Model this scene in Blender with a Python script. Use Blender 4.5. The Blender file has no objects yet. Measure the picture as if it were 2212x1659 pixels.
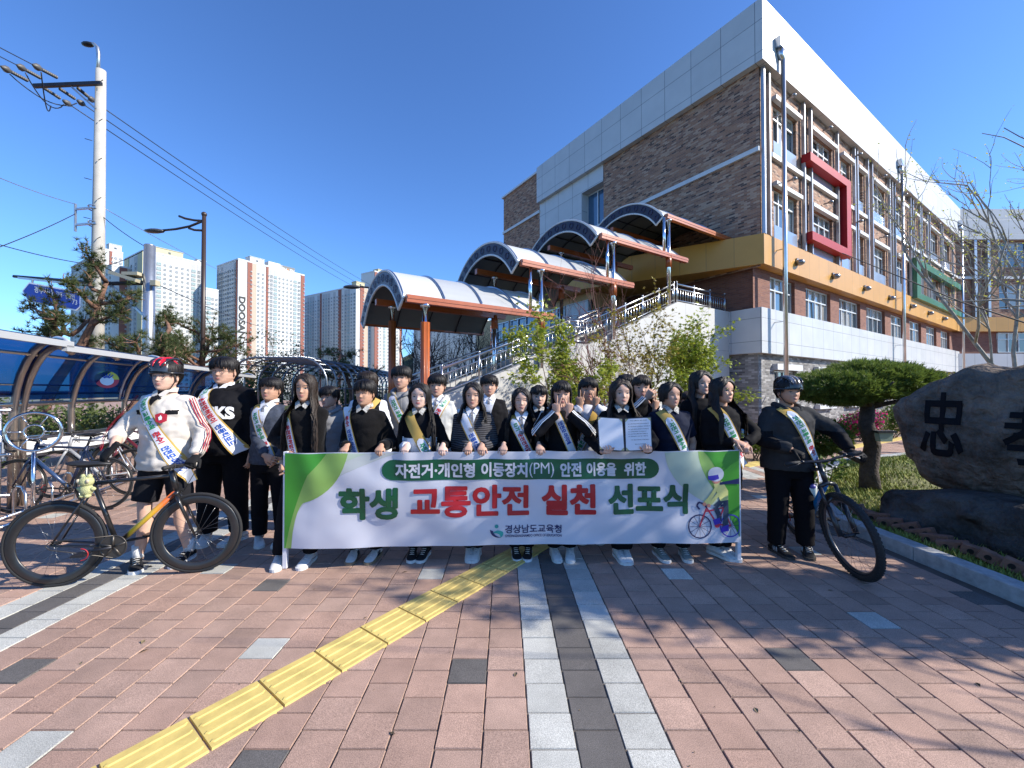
import bpy, bmesh, math, random
from mathutils import Vector, Matrix, noise
from mathutils.geometry import tessellate_polygon
R_ = math.radians
sc = bpy.context.scene
COL = sc.collection
# ---------------------------------------------------------------- camera, sky, sun, exposure
CAMZ = 1.55
PITCH = R_(0.84)
cd = bpy.data.cameras.new('camera'); cd.sensor_width = 36; cd.lens = 14.26; cd.clip_start = 0.05; cd.clip_end = 6000
cam = bpy.data.objects.new('camera', cd); COL.objects.link(cam)
cam.location = (0, 0, CAMZ); cam.rotation_euler = (math.pi/2 + PITCH, 0, 0)
sc.camera = cam
SUN_EL, SUN_AZ = R_(33), math.atan2(0.988, -0.15)     # azimuth measured clockwise from +Y
W = bpy.data.worlds.new('World'); sc.world = W; W.use_nodes = True
nt = W.node_tree; nt.nodes.clear()
sky = nt.nodes.new('ShaderNodeTexSky'); sky.sky_type = 'NISHITA'; sky.sun_disc = False
sky.sun_elevation = SUN_EL; sky.sun_rotation = SUN_AZ; sky.altitude = 100; sky.air_density = 1.0; sky.dust_density = 0.3; sky.ozone_density = 2.0
bg = nt.nodes.new('ShaderNodeBackground'); bg.inputs[1].default_value = 0.13
wo = nt.nodes.new('ShaderNodeOutputWorld')
geo = nt.nodes.new('ShaderNodeTexCoord'); sepx = nt.nodes.new('ShaderNodeSeparateXYZ'); nt.links.new(geo.outputs['Generated'], sepx.inputs[0])
crm = nt.nodes.new('ShaderNodeValToRGB'); nt.links.new(sepx.outputs[2], crm.inputs[0]); e_ = crm.color_ramp.elements      # clear spring air: bluer towards the horizon
e_[0].position = 0.0; e_[0].color = (0.40, 0.65, 1.0, 1); e_[1].position = .75; e_[1].color = (0.40, 0.60, .92, 1)
x_ = e_.new(.25); x_.color = (0.42, 0.66, 1.0, 1)
mxs = nt.nodes.new('ShaderNodeMix'); mxs.data_type = 'RGBA'; mxs.blend_type = 'MULTIPLY'; mxs.inputs[0].default_value = 1
nt.links.new(sky.outputs[0], mxs.inputs[6]); nt.links.new(crm.outputs[0], mxs.inputs[7]); nt.links.new(mxs.outputs[2], bg.inputs[0]); nt.links.new(bg.outputs[0], wo.inputs[0])
ld = bpy.data.lights.new('sun', 'SUN'); ld.energy = 3.9; ld.angle = R_(0.53); ld.color = (1, 0.93, 0.82)
sun = bpy.data.objects.new('sun', ld); COL.objects.link(sun)
sdir = Vector((math.sin(SUN_AZ)*math.cos(SUN_EL), math.cos(SUN_AZ)*math.cos(SUN_EL), math.sin(SUN_EL)))
sun.rotation_euler = sdir.to_track_quat('Z', 'Y').to_euler()
vs = sc.view_settings; vs.view_transform = 'Standard'; vs.look = 'None'; vs.exposure = 1.0; vs.gamma = 1
sc.cycles.use_denoising = True; sc.cycles.max_bounces = 6; sc.cycles.transparent_max_bounces = 12
sc.cycles.diffuse_bounces = 3; sc.cycles.caustics_reflective = False; sc.cycles.caustics_refractive = False
# ---------------------------------------------------------------- measuring helpers (photo measured on a 2212 x 1659 grid)
F_ = 876.0
def ray(px, py):
    x = (px-1106)/F_; z = (829.5-py)/F_; c, s = math.cos(PITCH), math.sin(PITCH)
    return Vector((x, c - z*s, s + z*c))
def at(px, py, Y):
    r = ray(px, py); return Vector((r.x/r.y*Y, Y, CAMZ + r.z/r.y*Y))
def gnd(px, py, z=0.0):
    r = ray(px, py); k = (z-CAMZ)/r.z; return Vector((r.x*k, r.y*k, z))
# ---------------------------------------------------------------- scene helpers
TS = bpy.data.scenes.new('work')
def evalmesh(ob):
    TS.collection.objects.link(ob); vl = TS.view_layers[0]; vl.update()
    me = bpy.data.meshes.new_from_object(ob.evaluated_get(vl.depsgraph)); TS.collection.objects.unlink(ob); return me
WL = {}
def thing(name, label, cat, loc=(0, 0, 0), rz=0, group=None):
    o = bpy.data.objects.new(name, None); COL.objects.link(o); o.location = loc; o.rotation_euler = (0, 0, rz)
    o['label'] = label; o['category'] = cat; o.empty_display_size = .1
    if group: o['group'] = group
    WL[o.name] = Vector(loc) if rz == 0 else Vector((0, 0, 0))
    return o
def tag(o, label, cat, group=None, kind=None):
    if label: o['label'] = label
    if cat: o['category'] = cat
    if group: o['group'] = group
    if kind: o['kind'] = kind
    return o
def copy_tree(o, parent=None):
    c = o.copy(); COL.objects.link(c)
    if parent: c.parent = parent
    for ch in list(o.children): copy_tree(ch, c)
    return c
class MB:
    def __init__(s): s.v = []; s.f = []; s.m = []; s.s = []; s.uv = []
    def add(s, vs, fs, mi=0, sm=False, uvs=None):
        b = len(s.v); s.v += [tuple(p) for p in vs]
        for k, f in enumerate(fs):
            s.f.append([b+i for i in f]); s.m.append(mi); s.s.append(sm); s.uv.append(uvs[k] if uvs else None)
        return s
    def join(s, o, M=None, mo=0):
        b = len(s.v); s.v += ([tuple(M @ Vector(p)) for p in o.v] if M else o.v)
        s.f += [[b+i for i in f] for f in o.f]; s.m += [m+mo for m in o.m]; s.s += o.s; s.uv += o.uv; return s
    def quad(s, a, b, c, d, mi=0, uv=None): return s.add([a, b, c, d], [(0, 1, 2, 3)], mi, False, [uv] if uv else None)
    def box(s, c, d, rz=0, mi=0, M=None, bev=0):
        x, y, z = d[0]/2, d[1]/2, d[2]/2
        P = [Vector((i, j, k)) for k in (-z, z) for i, j in ((-x, -y), (x, -y), (x, y), (-x, y))]
        if bev:
            P = []
            for k, e in ((-z, bev), (-z+bev, 0), (z-bev, 0), (z, bev)):
                P += [Vector((i, j, k)) for i, j in ((-x+e, -y+e), (x-e, -y+e), (x-e, y-e), (-x+e, y-e))]
            F = [(3, 2, 1, 0), (12, 13, 14, 15)] + [(r*4+i, r*4+(i+1) % 4, r*4+4+(i+1) % 4, r*4+4+i) for r in range(3) for i in range(4)]
        else: F = [(3, 2, 1, 0), (4, 5, 6, 7), (0, 1, 5, 4), (1, 2, 6, 5), (2, 3, 7, 6), (3, 0, 4, 7)]
        T = M or Matrix.Translation(c) @ Matrix.Rotation(rz, 4, 'Z')
        return s.add([T @ p for p in P], F, mi)
    def bar(s, a, b, w, h, up=(0, 0, 1), mi=0):     # box beam from a to b
        a, b = Vector(a), Vector(b); t = (b-a).normalized(); u = Vector(up); sd = t.cross(u)
        if sd.length < 1e-4: sd = t.cross(Vector((1, 0, 0)))
        sd.normalize(); u = sd.cross(t); P = []
        for p in (a, b):
            for i, j in ((-1, -1), (1, -1), (1, 1), (-1, 1)): P.append(p + sd*i*w/2 + u*j*h/2)
        return s.add(P, [(3, 2, 1, 0), (4, 5, 6, 7), (0, 1, 5, 4), (1, 2, 6, 5), (2, 3, 7, 6), (3, 0, 4, 7)], mi)
    def tube(s, pts, r, seg=8, mi=0, ref=None, cap=True, sm=True):
        pts = [Vector(p) for p in pts]; n = len(pts)
        if not isinstance(r, (list, tuple)): r = [r]*n
        T = [(pts[min(i+1, n-1)]-pts[max(i-1, 0)]).normalized() for i in range(n)]
        if ref is None:
            a = Vector((0, 0, 1)) if abs(T[0].z) < .9 else Vector((1, 0, 0))
        V = []; prev = None
        for i in range(n):
            t = T[i]
            if ref is not None: B = Vector(ref)
            else: B = a if prev is None else prev
            B = B - t*B.dot(t)
            if B.length < 1e-5: B = Vector((0, 1, 0)) - t*t.y
            B.normalize(); prev = B; A = t.cross(B)
            ra, rb = r[i] if isinstance(r[i], tuple) else (r[i], r[i])
            for k in range(seg):
                q = 2*math.pi*k/seg; V.append(pts[i] + A*math.cos(q)*ra + B*math.sin(q)*rb)
        Fc = [(i*seg+k, i*seg+(k+1) % seg, (i+1)*seg+(k+1) % seg, (i+1)*seg+k) for i in range(n-1) for k in range(seg)]
        if cap: Fc += [tuple(range(seg-1, -1, -1)), tuple((n-1)*seg+k for k in range(seg))]
        return s.add(V, Fc, mi, sm)
    def ball(s, c, r, mi=0, seg=10, rings=6, M=None):
        rx, ry, rz = r if isinstance(r, (list, tuple)) else (r, r, r); c = Vector(c); V = []; Fc = []
        for i in range(rings+1):
            ph = math.pi*i/rings
            for k in range(seg):
                q = 2*math.pi*k/seg; p = Vector((rx*math.sin(ph)*math.cos(q), ry*math.sin(ph)*math.sin(q), -rz*math.cos(ph)))
                V.append(c + (M @ p if M else p))
        Fc = [(i*seg+k, i*seg+(k+1) % seg, (i+1)*seg+(k+1) % seg, (i+1)*seg+k) for i in range(rings) for k in range(seg)]
        return s.add(V, Fc, mi, True)
    def ring(s, c, ax, R, r, seg=32, sub=6, mi=0, a0=0, a1=2*math.pi, up=None):
        c = Vector(c); ax = Vector(ax).normalized(); u = Vector(up) if up else (Vector((0, 0, 1)) if abs(ax.z) < .9 else Vector((1, 0, 0)))
        u = (u-ax*u.dot(ax)).normalized(); w = ax.cross(u); full = abs(a1-a0-2*math.pi) < 1e-6
        n = seg if full else seg+1; ra, rb = r if isinstance(r, tuple) else (r, r); V = []
        for i in range(n):
            q = a0+(a1-a0)*i/seg; d = u*math.cos(q)+w*math.sin(q)
            for k in range(sub):
                p = 2*math.pi*(k+.5)/sub; V.append(c+d*(R+ra*math.cos(p))+ax*rb*math.sin(p))
        Fc = [(i*sub+k, i*sub+(k+1) % sub, ((i+1) % n)*sub+(k+1) % sub, ((i+1) % n)*sub+k) for i in range(seg) for k in range(sub)]
        return s.add(V, Fc, mi, True)
    def prism(s, poly, o, ux, uy, dep, mi=0, sm=False):
        o, ux, uy, dep = Vector(o), Vector(ux), Vector(uy), Vector(dep); n = len(poly)
        P = [o+ux*a+uy*b for a, b in poly]; P += [p+dep for p in P]
        return s.add(P, [tuple(range(n-1, -1, -1)), tuple(range(n, 2*n))] + [(i, (i+1) % n, n+(i+1) % n, n+i) for i in range(n)], mi, sm)
    def text(s, body, box, mi=0, z=0.0, off=0.0, shear=0, rot=False):
        """flat text filling box=(x0,y0,x1,y1) of the XY plane at height z"""
        c = bpy.data.curves.new('t', 'FONT'); c.body = body; c.offset = off; c.shear = shear; c.resolution_u = 3
        o = bpy.data.objects.new('t', c); me = evalmesh(o)
        if not me.vertices: return s
        V = [v.co.copy() for v in me.vertices]; F = [tuple(p.vertices) for p in me.polygons]
        bpy.data.objects.remove(o); bpy.data.curves.remove(c); bpy.data.meshes.remove(me)
        if rot: V = [Vector((v.y, -v.x, 0)) for v in V]
        xs = [v.x for v in V]; ys = [v.y for v in V]; x0, y0, x1, y1 = box
        sx = (x1-x0)/max(1e-6, max(xs)-min(xs)); sy = (y1-y0)/max(1e-6, max(ys)-min(ys))
        return s.add([(x0+(v.x-min(xs))*sx, y0+(v.y-min(ys))*sy, z) for v in V], F, mi)
    def bold(s, body, box, mi=0, z=0.0, b=.01, off=.012, n=8):
        x0, y0, x1, y1 = box
        for k in range(n+1):
            q = 2*math.pi*k/n; dx, dy = (b*math.cos(q), b*math.sin(q)) if k < n else (0, 0)
            s.text(body, (x0+b+dx, y0+b+dy, x1-b+dx, y1-b+dy), mi, z+k*.00012, off)
        return s
    def poly(s, pts, mi=0, z=0.0): return s.add([(a, b, z) for a, b in pts], [tuple(range(len(pts)))], mi)
    def cut(s, dx, dy):                       # cut a flat layout along a grid so that it can be draped
        V = []; F = []; M_ = []; idx = {}
        def clip(P, ax, v, sg):
            out = []
            for i, a in enumerate(P):
                b = P[(i+1) % len(P)]; da, db = (a[ax]-v)*sg, (b[ax]-v)*sg
                if da >= 0: out.append(a)
                if (da > 0 and db < 0) or (da < 0 and db > 0): t = da/(da-db); out.append(tuple(a[k]+(b[k]-a[k])*t for k in range(3)))
            return out
        def slabs(P, ax, d):
            lo, hi = min(p[ax] for p in P), max(p[ax] for p in P); k0, k1 = math.floor(lo/d), math.floor(hi/d)
            if k0 == k1: return [P]
            return [q for q in (clip(clip(P, ax, k*d, 1), ax, (k+1)*d, -1) for k in range(k0, k1+1)) if len(q) > 2]
        for f, mi in zip(s.f, s.m):
            P = [s.v[i] for i in f]
            if len(P) == 3: T = [P]
            else: T = [[P[i] for i in t] for t in tessellate_polygon([[Vector(p) for p in P]])]
            for t in T:
                for q in slabs(t, 0, dx):
                    for r in slabs(q, 1, dy):
                        ar = sum(r[i][0]*r[(i+1) % len(r)][1]-r[(i+1) % len(r)][0]*r[i][1] for i in range(len(r)))
                        if ar < 0: r = r[::-1]
                        ids = []
                        for c in r:
                            key = (round(c[0], 6), round(c[1], 6), round(c[2], 5))
                            if key not in idx: idx[key] = len(V); V.append(tuple(c))
                            if not ids or ids[-1] != idx[key]: ids.append(idx[key])
                        if len(ids) > 2 and ids[0] == ids[-1]: ids.pop()
                        if len(ids) > 2: F.append(ids); M_.append(mi)
        s.v = V; s.f = F; s.m = M_; s.s = [False]*len(F); s.uv = [None]*len(F); return s
    def bm(s):
        bm = bmesh.new(); vv = [bm.verts.new(p) for p in s.v]
        for f, m in zip(s.f, s.m):
            try: g = bm.faces.new([vv[i] for i in f]); g.material_index = m
            except ValueError: pass
        bm.verts.index_update(); return bm
    def map(s, fn): s.v = [tuple(fn(*p)) for p in s.v]; return s
    def build(s, name, mats, parent=None, kind=None, smooth=None):
        if not isinstance(mats, (list, tuple)): mats = [mats]
        base = WL.get(parent.name, Vector((0, 0, 0))) if parent else Vector((0, 0, 0))
        me = bpy.data.meshes.new(name)
        V = s.v if base.length == 0 else [(p[0]-base.x, p[1]-base.y, p[2]-base.z) for p in s.v]
        me.from_pydata(V, [], s.f)
        for m in mats: me.materials.append(m)
        me.polygons.foreach_set('material_index', s.m)
        me.polygons.foreach_set('use_smooth', s.s if smooth is None else [smooth]*len(s.s))
        if any(u is not None for u in s.uv):
            L = me.uv_layers.new(name='uv'); k = 0; fl = []
            for f, u in zip(s.f, s.uv):
                for i in range(len(f)): fl += list(u[i]) if u else [0, 0]
            L.data.foreach_set('uv', fl)
        me.update(); o = bpy.data.objects.new(name, me); COL.objects.link(o)
        if parent: o.parent = parent; WL[o.name] = base
        else: WL[o.name] = base
        if kind: o['kind'] = kind
        return o
# ---------------------------------------------------------------- materials
MC = {}
def mat(name, col, rough=.6, metal=0, spec=.5, var=None, bump=None, coat=0, alpha=1, trans=0, emit=None, sheen=0):
    if name in MC: return MC[name]
    m = bpy.data.materials.new(name); m.use_nodes = True; n = m.node_tree; b = n.nodes['Principled BSDF']
    b.inputs['Base Color'].default_value = (*col, 1); b.inputs['Roughness'].default_value = rough; b.inputs['Metallic'].default_value = metal
    b.inputs['Specular IOR Level'].default_value = spec; b.inputs['Coat Weight'].default_value = coat; b.inputs['Alpha'].default_value = alpha
    b.inputs['Transmission Weight'].default_value = trans
    if sheen: b.inputs['Sheen Weight'].default_value = sheen
    if emit: b.inputs['Emission Color'].default_value = (*emit, 1); b.inputs['Emission Strength'].default_value = 1
    tc = None
    if var or bump:
        tc = n.nodes.new('ShaderNodeTexCoord')
    if var:                                    # (scale, amount[, second colour])
        nz = n.nodes.new('ShaderNodeTexNoise'); nz.inputs['Scale'].default_value = var[0]; nz.inputs['Detail'].default_value = 5; nz.inputs['Roughness'].default_value = .65
        n.links.new(tc.outputs['Object'], nz.inputs['Vector'])
        cr = n.nodes.new('ShaderNodeValToRGB'); cr.color_ramp.elements[0].position = .3; cr.color_ramp.elements[1].position = .7
        c2 = var[2] if len(var) > 2 else [min(1, c*(1+var[1])) for c in col]
        cr.color_ramp.elements[0].color = (*[c*(1-var[1]) for c in col], 1); cr.color_ramp.elements[1].color = (*c2, 1)
        n.links.new(nz.outputs[0], cr.inputs[0]); n.links.new(cr.outputs[0], b.inputs['Base Color'])
    if bump:                                   # (scale, strength)
        nz = n.nodes.new('ShaderNodeTexNoise'); nz.inputs['Scale'].default_value = bump[0]; nz.inputs['Detail'].default_value = 6
        n.links.new(tc.outputs['Object'], nz.inputs['Vector']); bp = n.nodes.new('ShaderNodeBump'); bp.inputs['Strength'].default_value = bump[1]
        bp.inputs['Distance'].default_value = bump[2] if len(bump) > 2 else .01
        n.links.new(nz.outputs[0], bp.inputs['Height']); n.links.new(bp.outputs[0], b.inputs['Normal'])
    MC[name] = m; return m
def brickmat(name, w, h, joint, cols, mortar, rough=.85, bumpd=.006, stain=.12, stag=.5):
    """running-bond masonry on uv (metres); every brick takes its own tone"""
    if name in MC: return MC[name]
    m = bpy.data.materials.new(name); m.use_nodes = True; n = m.node_tree; N = n.nodes; L = n.links; b = N['Principled BSDF']; b.inputs['Roughness'].default_value = rough
    def ma(op, a, c=None):
        q = N.new('ShaderNodeMath'); q.operation = op
        for i, x in enumerate((a, c)):
            if x is None: continue
            if isinstance(x, (int, float)): q.inputs[i].default_value = x
            else: L.new(x, q.inputs[i])
        return q.outputs[0]
    uv = N.new('ShaderNodeUVMap'); sp = N.new('ShaderNodeSeparateXYZ'); L.new(uv.outputs[0], sp.inputs[0])
    v = ma('DIVIDE', sp.outputs[1], h); row = ma('FLOOR', v); fv = ma('SUBTRACT', v, row)
    u = ma('ADD', ma('DIVIDE', sp.outputs[0], w), ma('MULTIPLY', ma('FLOORED_MODULO', row, 2), stag)); cell = ma('FLOOR', u); fu = ma('SUBTRACT', u, cell)
    cb = N.new('ShaderNodeCombineXYZ'); L.new(cell, cb.inputs[0]); L.new(row, cb.inputs[1])
    wn = N.new('ShaderNodeTexWhiteNoise'); wn.noise_dimensions = '3D'; L.new(cb.outputs[0], wn.inputs[0])
    cr = N.new('ShaderNodeValToRGB'); cr.color_ramp.interpolation = 'CONSTANT'; e = cr.color_ramp.elements
    for i, c in enumerate(cols):
        if i < 2: el = e[i]; el.position = i/len(cols)
        else: el = e.new(i/len(cols))
        el.color = (*c, 1)
    L.new(wn.outputs[0], cr.inputs[0])
    mu = ma('MINIMUM', ma('MULTIPLY', fu, w), ma('MULTIPLY', ma('SUBTRACT', 1, fu), w)); mv = ma('MINIMUM', ma('MULTIPLY', fv, h), ma('MULTIPLY', ma('SUBTRACT', 1, fv), h))
    mk = N.new('ShaderNodeMapRange'); L.new(ma('MINIMUM', mu, mv), mk.inputs[0]); mk.inputs[1].default_value = joint*.35; mk.inputs[2].default_value = joint*.65
    nz = N.new('ShaderNodeTexNoise'); nz.inputs['Scale'].default_value = 1.3; nz.inputs['Detail'].default_value = 8; L.new(uv.outputs[0], nz.inputs['Vector'])
    mx = N.new('ShaderNodeMix'); mx.data_type = 'RGBA'; L.new(mk.outputs[0], mx.inputs[0]); mx.inputs[6].default_value = (*mortar, 1); L.new(cr.outputs[0], mx.inputs[7])
    m2 = N.new('ShaderNodeMix'); m2.data_type = 'RGBA'; m2.blend_type = 'MULTIPLY'; m2.inputs[0].default_value = 1; L.new(mx.outputs[2], m2.inputs[6])
    r2 = N.new('ShaderNodeMapRange'); L.new(nz.outputs[0], r2.inputs[0]); r2.inputs[3].default_value = 1-stain*2; r2.inputs[4].default_value = 1+stain*2
    L.new(r2.outputs[0], m2.inputs[7]); L.new(m2.outputs[2], b.inputs['Base Color'])
    bp = N.new('ShaderNodeBump'); bp.inputs['Distance'].default_value = bumpd; bp.inputs['Strength'].default_value = .8
    L.new(ma('ADD', mk.outputs[0], ma('MULTIPLY', wn.outputs[0], .5)), bp.inputs['Height']); L.new(bp.outputs[0], b.inputs['Normal'])
    MC[name] = m; return m
def attrmat(name, rough=.85, speck=0, bump=None, attr='col'):
    if name in MC: return MC[name]
    m = bpy.data.materials.new(name); m.use_nodes = True; n = m.node_tree; N = n.nodes; L = n.links; b = N['Principled BSDF']; b.inputs['Roughness'].default_value = rough
    a = N.new('ShaderNodeAttribute'); a.attribute_name = attr; out = a.outputs['Color']; tc = N.new('ShaderNodeTexCoord')
    if speck:
        nz = N.new('ShaderNodeTexNoise'); nz.inputs['Scale'].default_value = 260; nz.inputs['Detail'].default_value = 3; L.new(tc.outputs['Object'], nz.inputs['Vector'])
        nz2 = N.new('ShaderNodeTexNoise'); nz2.inputs['Scale'].default_value = 3.1; nz2.inputs['Detail'].default_value = 7; nz2.inputs['Roughness'].default_value = .7; L.new(tc.outputs['Object'], nz2.inputs['Vector'])
        r1 = N.new('ShaderNodeMapRange'); L.new(nz.outputs[0], r1.inputs[0]); r1.inputs[1].default_value = .3; r1.inputs[2].default_value = .7; r1.inputs[3].default_value = 1-speck; r1.inputs[4].default_value = 1+speck
        r2 = N.new('ShaderNodeMapRange'); L.new(nz2.outputs[0], r2.inputs[0]); r2.inputs[1].default_value = .25; r2.inputs[2].default_value = .75; r2.inputs[3].default_value = .70; r2.inputs[4].default_value = 1.18
        mm = N.new('ShaderNodeMath'); mm.operation = 'MULTIPLY'; L.new(r1.outputs[0], mm.inputs[0]); L.new(r2.outputs[0], mm.inputs[1])
        mx = N.new('ShaderNodeMix'); mx.data_type = 'RGBA'; mx.blend_type = 'MULTIPLY'; mx.inputs[0].default_value = 1; L.new(out, mx.inputs[6]); L.new(mm.outputs[0], mx.inputs[7]); out = mx.outputs[2]
        bp = N.new('ShaderNodeBump'); bp.inputs['Strength'].default_value = .5; bp.inputs['Distance'].default_value = .002; L.new(nz.outputs[0], bp.inputs['Height']); L.new(bp.outputs[0], b.inputs['Normal'])
    L.new(out, b.inputs['Base Color']); MC[name] = m; return m
def set_attr(o, cols):       # one colour per face
    me = o.data; a = me.attributes.new('col', 'FLOAT_COLOR', 'FACE'); fl = []
    for c in cols: fl += [c[0], c[1], c[2], 1]
    a.data.foreach_set('color', fl)
steel = mat('brushed_steel', (.62, .63, .65), .28, 1, var=(3, .1))
chrome = mat('polished_steel', (.75, .76, .78), .12, 1)
darkm = mat('dark_metal', (.035, .035, .04), .4, .6)
blackp = mat('black_rubber', (.018, .018, .02), .75, bump=(60, .3))
whitep = mat('white_paint', (.78, .79, .8), .5, var=(2, .05))
# ================================================================ ground, paving, kerb, tactile strip
rnd = random.Random(7)
def mixc_(a, b, t): return tuple(x+(y-x)*t for x, y in zip(a, b))
UW, RL, KU, U0 = .2066, .197, .0188, .109
asph = mat('old_asphalt', (.075, .075, .08), .9, var=(.6, .25), bump=(90, .4, .003))
g = MB(); g.quad((-900, -60, -.05), (900, -60, -.05), (900, 1400, -.05), (-900, 1400, -.05)); g.build('ground', mat('far_ground', (.12, .13, .10), .95, var=(.05, .3)), kind='structure')
pbrick = brickmat('far_paving', .4134, .2066, .012, [(.36, .225, .165), (.38, .24, .175), (.33, .21, .155), (.37, .23, .17)], (.2, .16, .14), bumpd=.002)
g = MB(); S = 60
g.quad((-S, 14.5, -.012), (S, 14.5, -.012), (S, 60, -.012), (-S, 60, -.012), uv=[(14.5, S), (14.5, -S), (60, -S), (60, S)])
g.build('plaza', pbrick, kind='structure')
g = MB(); g.quad((-30, -6, -.006), (16, -6, -.006), (16, 14.5, -.006), (-30, 14.5, -.006)); g.build('paving_bed', mat('joint_sand', (.10, .082, .07), .95, var=(5, .3)), kind='structure')
def tile_of(px, py):
    p = gnd(px, py); u = p.x+KU*p.y; c = math.floor((u-U0)/UW); r = math.floor(p.y/RL - (.5 if c % 2 else 0)); return (c, r)
white, grey = (.47, .465, .42), (.118, .108, .10)
acc = {}
for px, py in ((545, 1417), (40, 1640), (930, 1250), (488, 1222), (1466, 1245), (1896, 1345), (1736, 1197), (109, 1119), (1330, 1090), (700, 1100), (1660, 1040), (1640, 1075)): acc[tile_of(px, py)] = white
for px, py in ((25, 1472), (535, 1650), (1007, 1454), (600, 1254), (1721, 1425), (2098, 1297), (273, 1077), (293, 1093), (1770, 1150)): acc[tile_of(px, py)] = grey
V, Fc, cols = [], [], []
bed = [(3.66, -6), (3.66, 4.7), (4.25, 5.9), (6.6, 8.4), (11.5, 10.3), (40, 10.3)]
def in_bed(x, y):
    for (xa, ya), (xb, yb) in zip(bed[:-1], bed[1:]):
        if ya <= y < yb: return x > xa+(xb-xa)*(y-ya)/(yb-ya)-.02
    return False
def tac(x, y):               # the strip of tactile blocks keeps its own bed
    dx, dy = x+1.71, y-1.691; al = dx*.594+dy*.804; ac = dx*.804-dy*.594
    return -.03 < ac < .33 and -3 < al < 3.15
for c in range(-88, 64):
    u = U0+c*UW
    stripe = white if c in (0, 2, -16, -18) else (grey if c in (1, -17) else None)
    for r in range(0, 74):
        y0 = (r+(.5 if c % 2 else 0))*RL; x0 = u-KU*y0
        if y0 < 1.15 or y0 > 14.4 or abs(x0) > 1.42*y0+1.2: continue
        if in_bed(x0, y0) or in_bed(x0+UW, y0) or (y0 < 3.4 and tac(x0+UW/2, y0+RL/2) and False): continue
        if y0 > 7 and c in (20, 21, 23): base = white
        else: base = acc.get((c, r)) or stripe
        if base is None:
            k = rnd.gauss(1, .075); t = rnd.random(); base = (.385*k, (.245+.014*t)*k, (.185+.016*t)*k)
        else: k = rnd.gauss(1, .05); base = tuple(q*k for q in base)
        gp = .0026; ch = .003; z = rnd.gauss(.0005, .0007); zt = [z+rnd.gauss(0, .0004) for _ in range(4)]
        xa, xb, ya, yb = x0+gp, x0+UW-gp, y0+gp, y0+RL-gp; b = len(V)
        V += [(xa, ya, -.008), (xb, ya, -.008), (xb, yb, -.008), (xa, yb, -.008), (xa+ch, ya+ch, zt[0]), (xb-ch, ya+ch, zt[1]), (xb-ch, yb-ch, zt[2]), (xa+ch, yb-ch, zt[3])]
        Fc += [(b+4, b+5, b+6, b+7)]+[(b+i, b+(i+1) % 4, b+4+(i+1) % 4, b+4+i) for i in range(4)]; cols += [base]*5
me = bpy.data.meshes.new('paving'); me.from_pydata(V, [], Fc); me.materials.append(attrmat('granite_block', .8, .42)); me.update()
pv = bpy.data.objects.new('paving', me); COL.objects.link(pv); pv['kind'] = 'structure'; set_attr(pv, cols)
# tactile strip: yellow blocks with four raised bars
def tactile(o, d, n, name, w=.3, far=False):
    d = Vector(d).normalized(); sd = Vector((d.y, -d.x, 0)); o = Vector(o); m = MB()
    for k in range(n):
        p = o+d*(.301*k)
        def P(a, b, z): return p+d*a+sd*b+Vector((0, 0, z))
        zz = rnd.gauss(.011, .0008)
        m.add([P(.003, .003, -.005), P(.298, .003, -.005), P(.298, .297, -.005), P(.003, .297, -.005), P(.006, .006, zz), P(.295, .006, zz), P(.295, .294, zz), P(.006, .294, zz)],
              [(7, 6, 5, 4)]+[(i, (i+1) % 4, 4+(i+1) % 4, 4+i) for i in range(4)])
        if far: continue
        for j in range(4):
            c = .045+.07*j; a0, a1 = .022, .278
            outl = [(a0-.004*0, c-.013), (a1, c-.013), (a1+.012, c), (a1, c+.013), (a0, c+.013), (a0-.012, c)]
            lo = [P(a, b, zz) for a, b in outl]; hi = [P(.15+(a-.15)*.97, c+(b-c)*.6, zz+.005) for a, b in outl]
            m.add(lo+hi, [tuple(range(11, 5, -1))]+[(i, (i+1) % 6, 6+(i+1) % 6, 6+i) for i in range(6)])
    ob = m.build(name, mat('tactile_yellow', (.60, .455, .14), .75, var=(6, .2), bump=(150, .3, .002)), kind='structure'); return ob
tactile((-1.71-.594*.9, 1.691-.804*.9, 0), (.594, .804, 0), 14, 'tactile_paving')
tactile((4.6, 8.4, 0), (.855, .518, 0), 34, 'tactile_paving', far=True)
# kerb of granite lengths and the planted bed behind it
kerbm = mat('granite_kerb', (.36, .37, .37), .8, var=(14, .25), bump=(120, .3, .003))
k = MB()
for (xa, ya), (xb, yb) in zip(bed[:-1], bed[1:]):
    L = math.hypot(xb-xa, yb-ya); n = max(1, round(L/1.0)); dx, dy = (xb-xa)/L, (yb-ya)/L
    for i in range(n):
        c = (xa+dx*(i+.5)*L/n+dy*.08, ya+dy*(i+.5)*L/n-dx*.08, .035)
        k.box(c, (L/n-.008, .15, .17), math.atan2(dy, dx), bev=.008)
k.build('kerb', kerbm, kind='structure')
soil = mat('bed_soil', (.14, .12, .06), .95, var=(4, .4, (.20, .21, .07)), bump=(40, .8, .02))
m = MB(); N = 60; X0, X1, Y0, Y1 = 3.74, 16, -2, 10.4
pts = {}
def bedx(y):
    for (xa, ya), (xb, yb) in zip(bed[:-1], bed[1:]):
        if ya <= y <= yb: return xa+(xb-xa)*(y-ya)/max(1e-6, yb-ya)
    return 11.5
for j in range(N+1):
    y = Y0+(10.28-Y0)*j/N; xa = bedx(y)+.14
    for i in range(N+1):
        x = xa+(18-xa)*(i/N)**1.6; h = .07+.05*noise.noise(Vector((x*.9, y*.9, 0)))+min(.06, .05*(x-xa)); m.v.append((x, y, h))
for j in range(N):
    for i in range(N): a = j*(N+1)+i; m.f.append([a, a+1, a+N+2, a+N+1]); m.m.append(0); m.s.append(True); m.uv.append(None)
m.build('grass_bed', soil, kind='structure')
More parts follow.
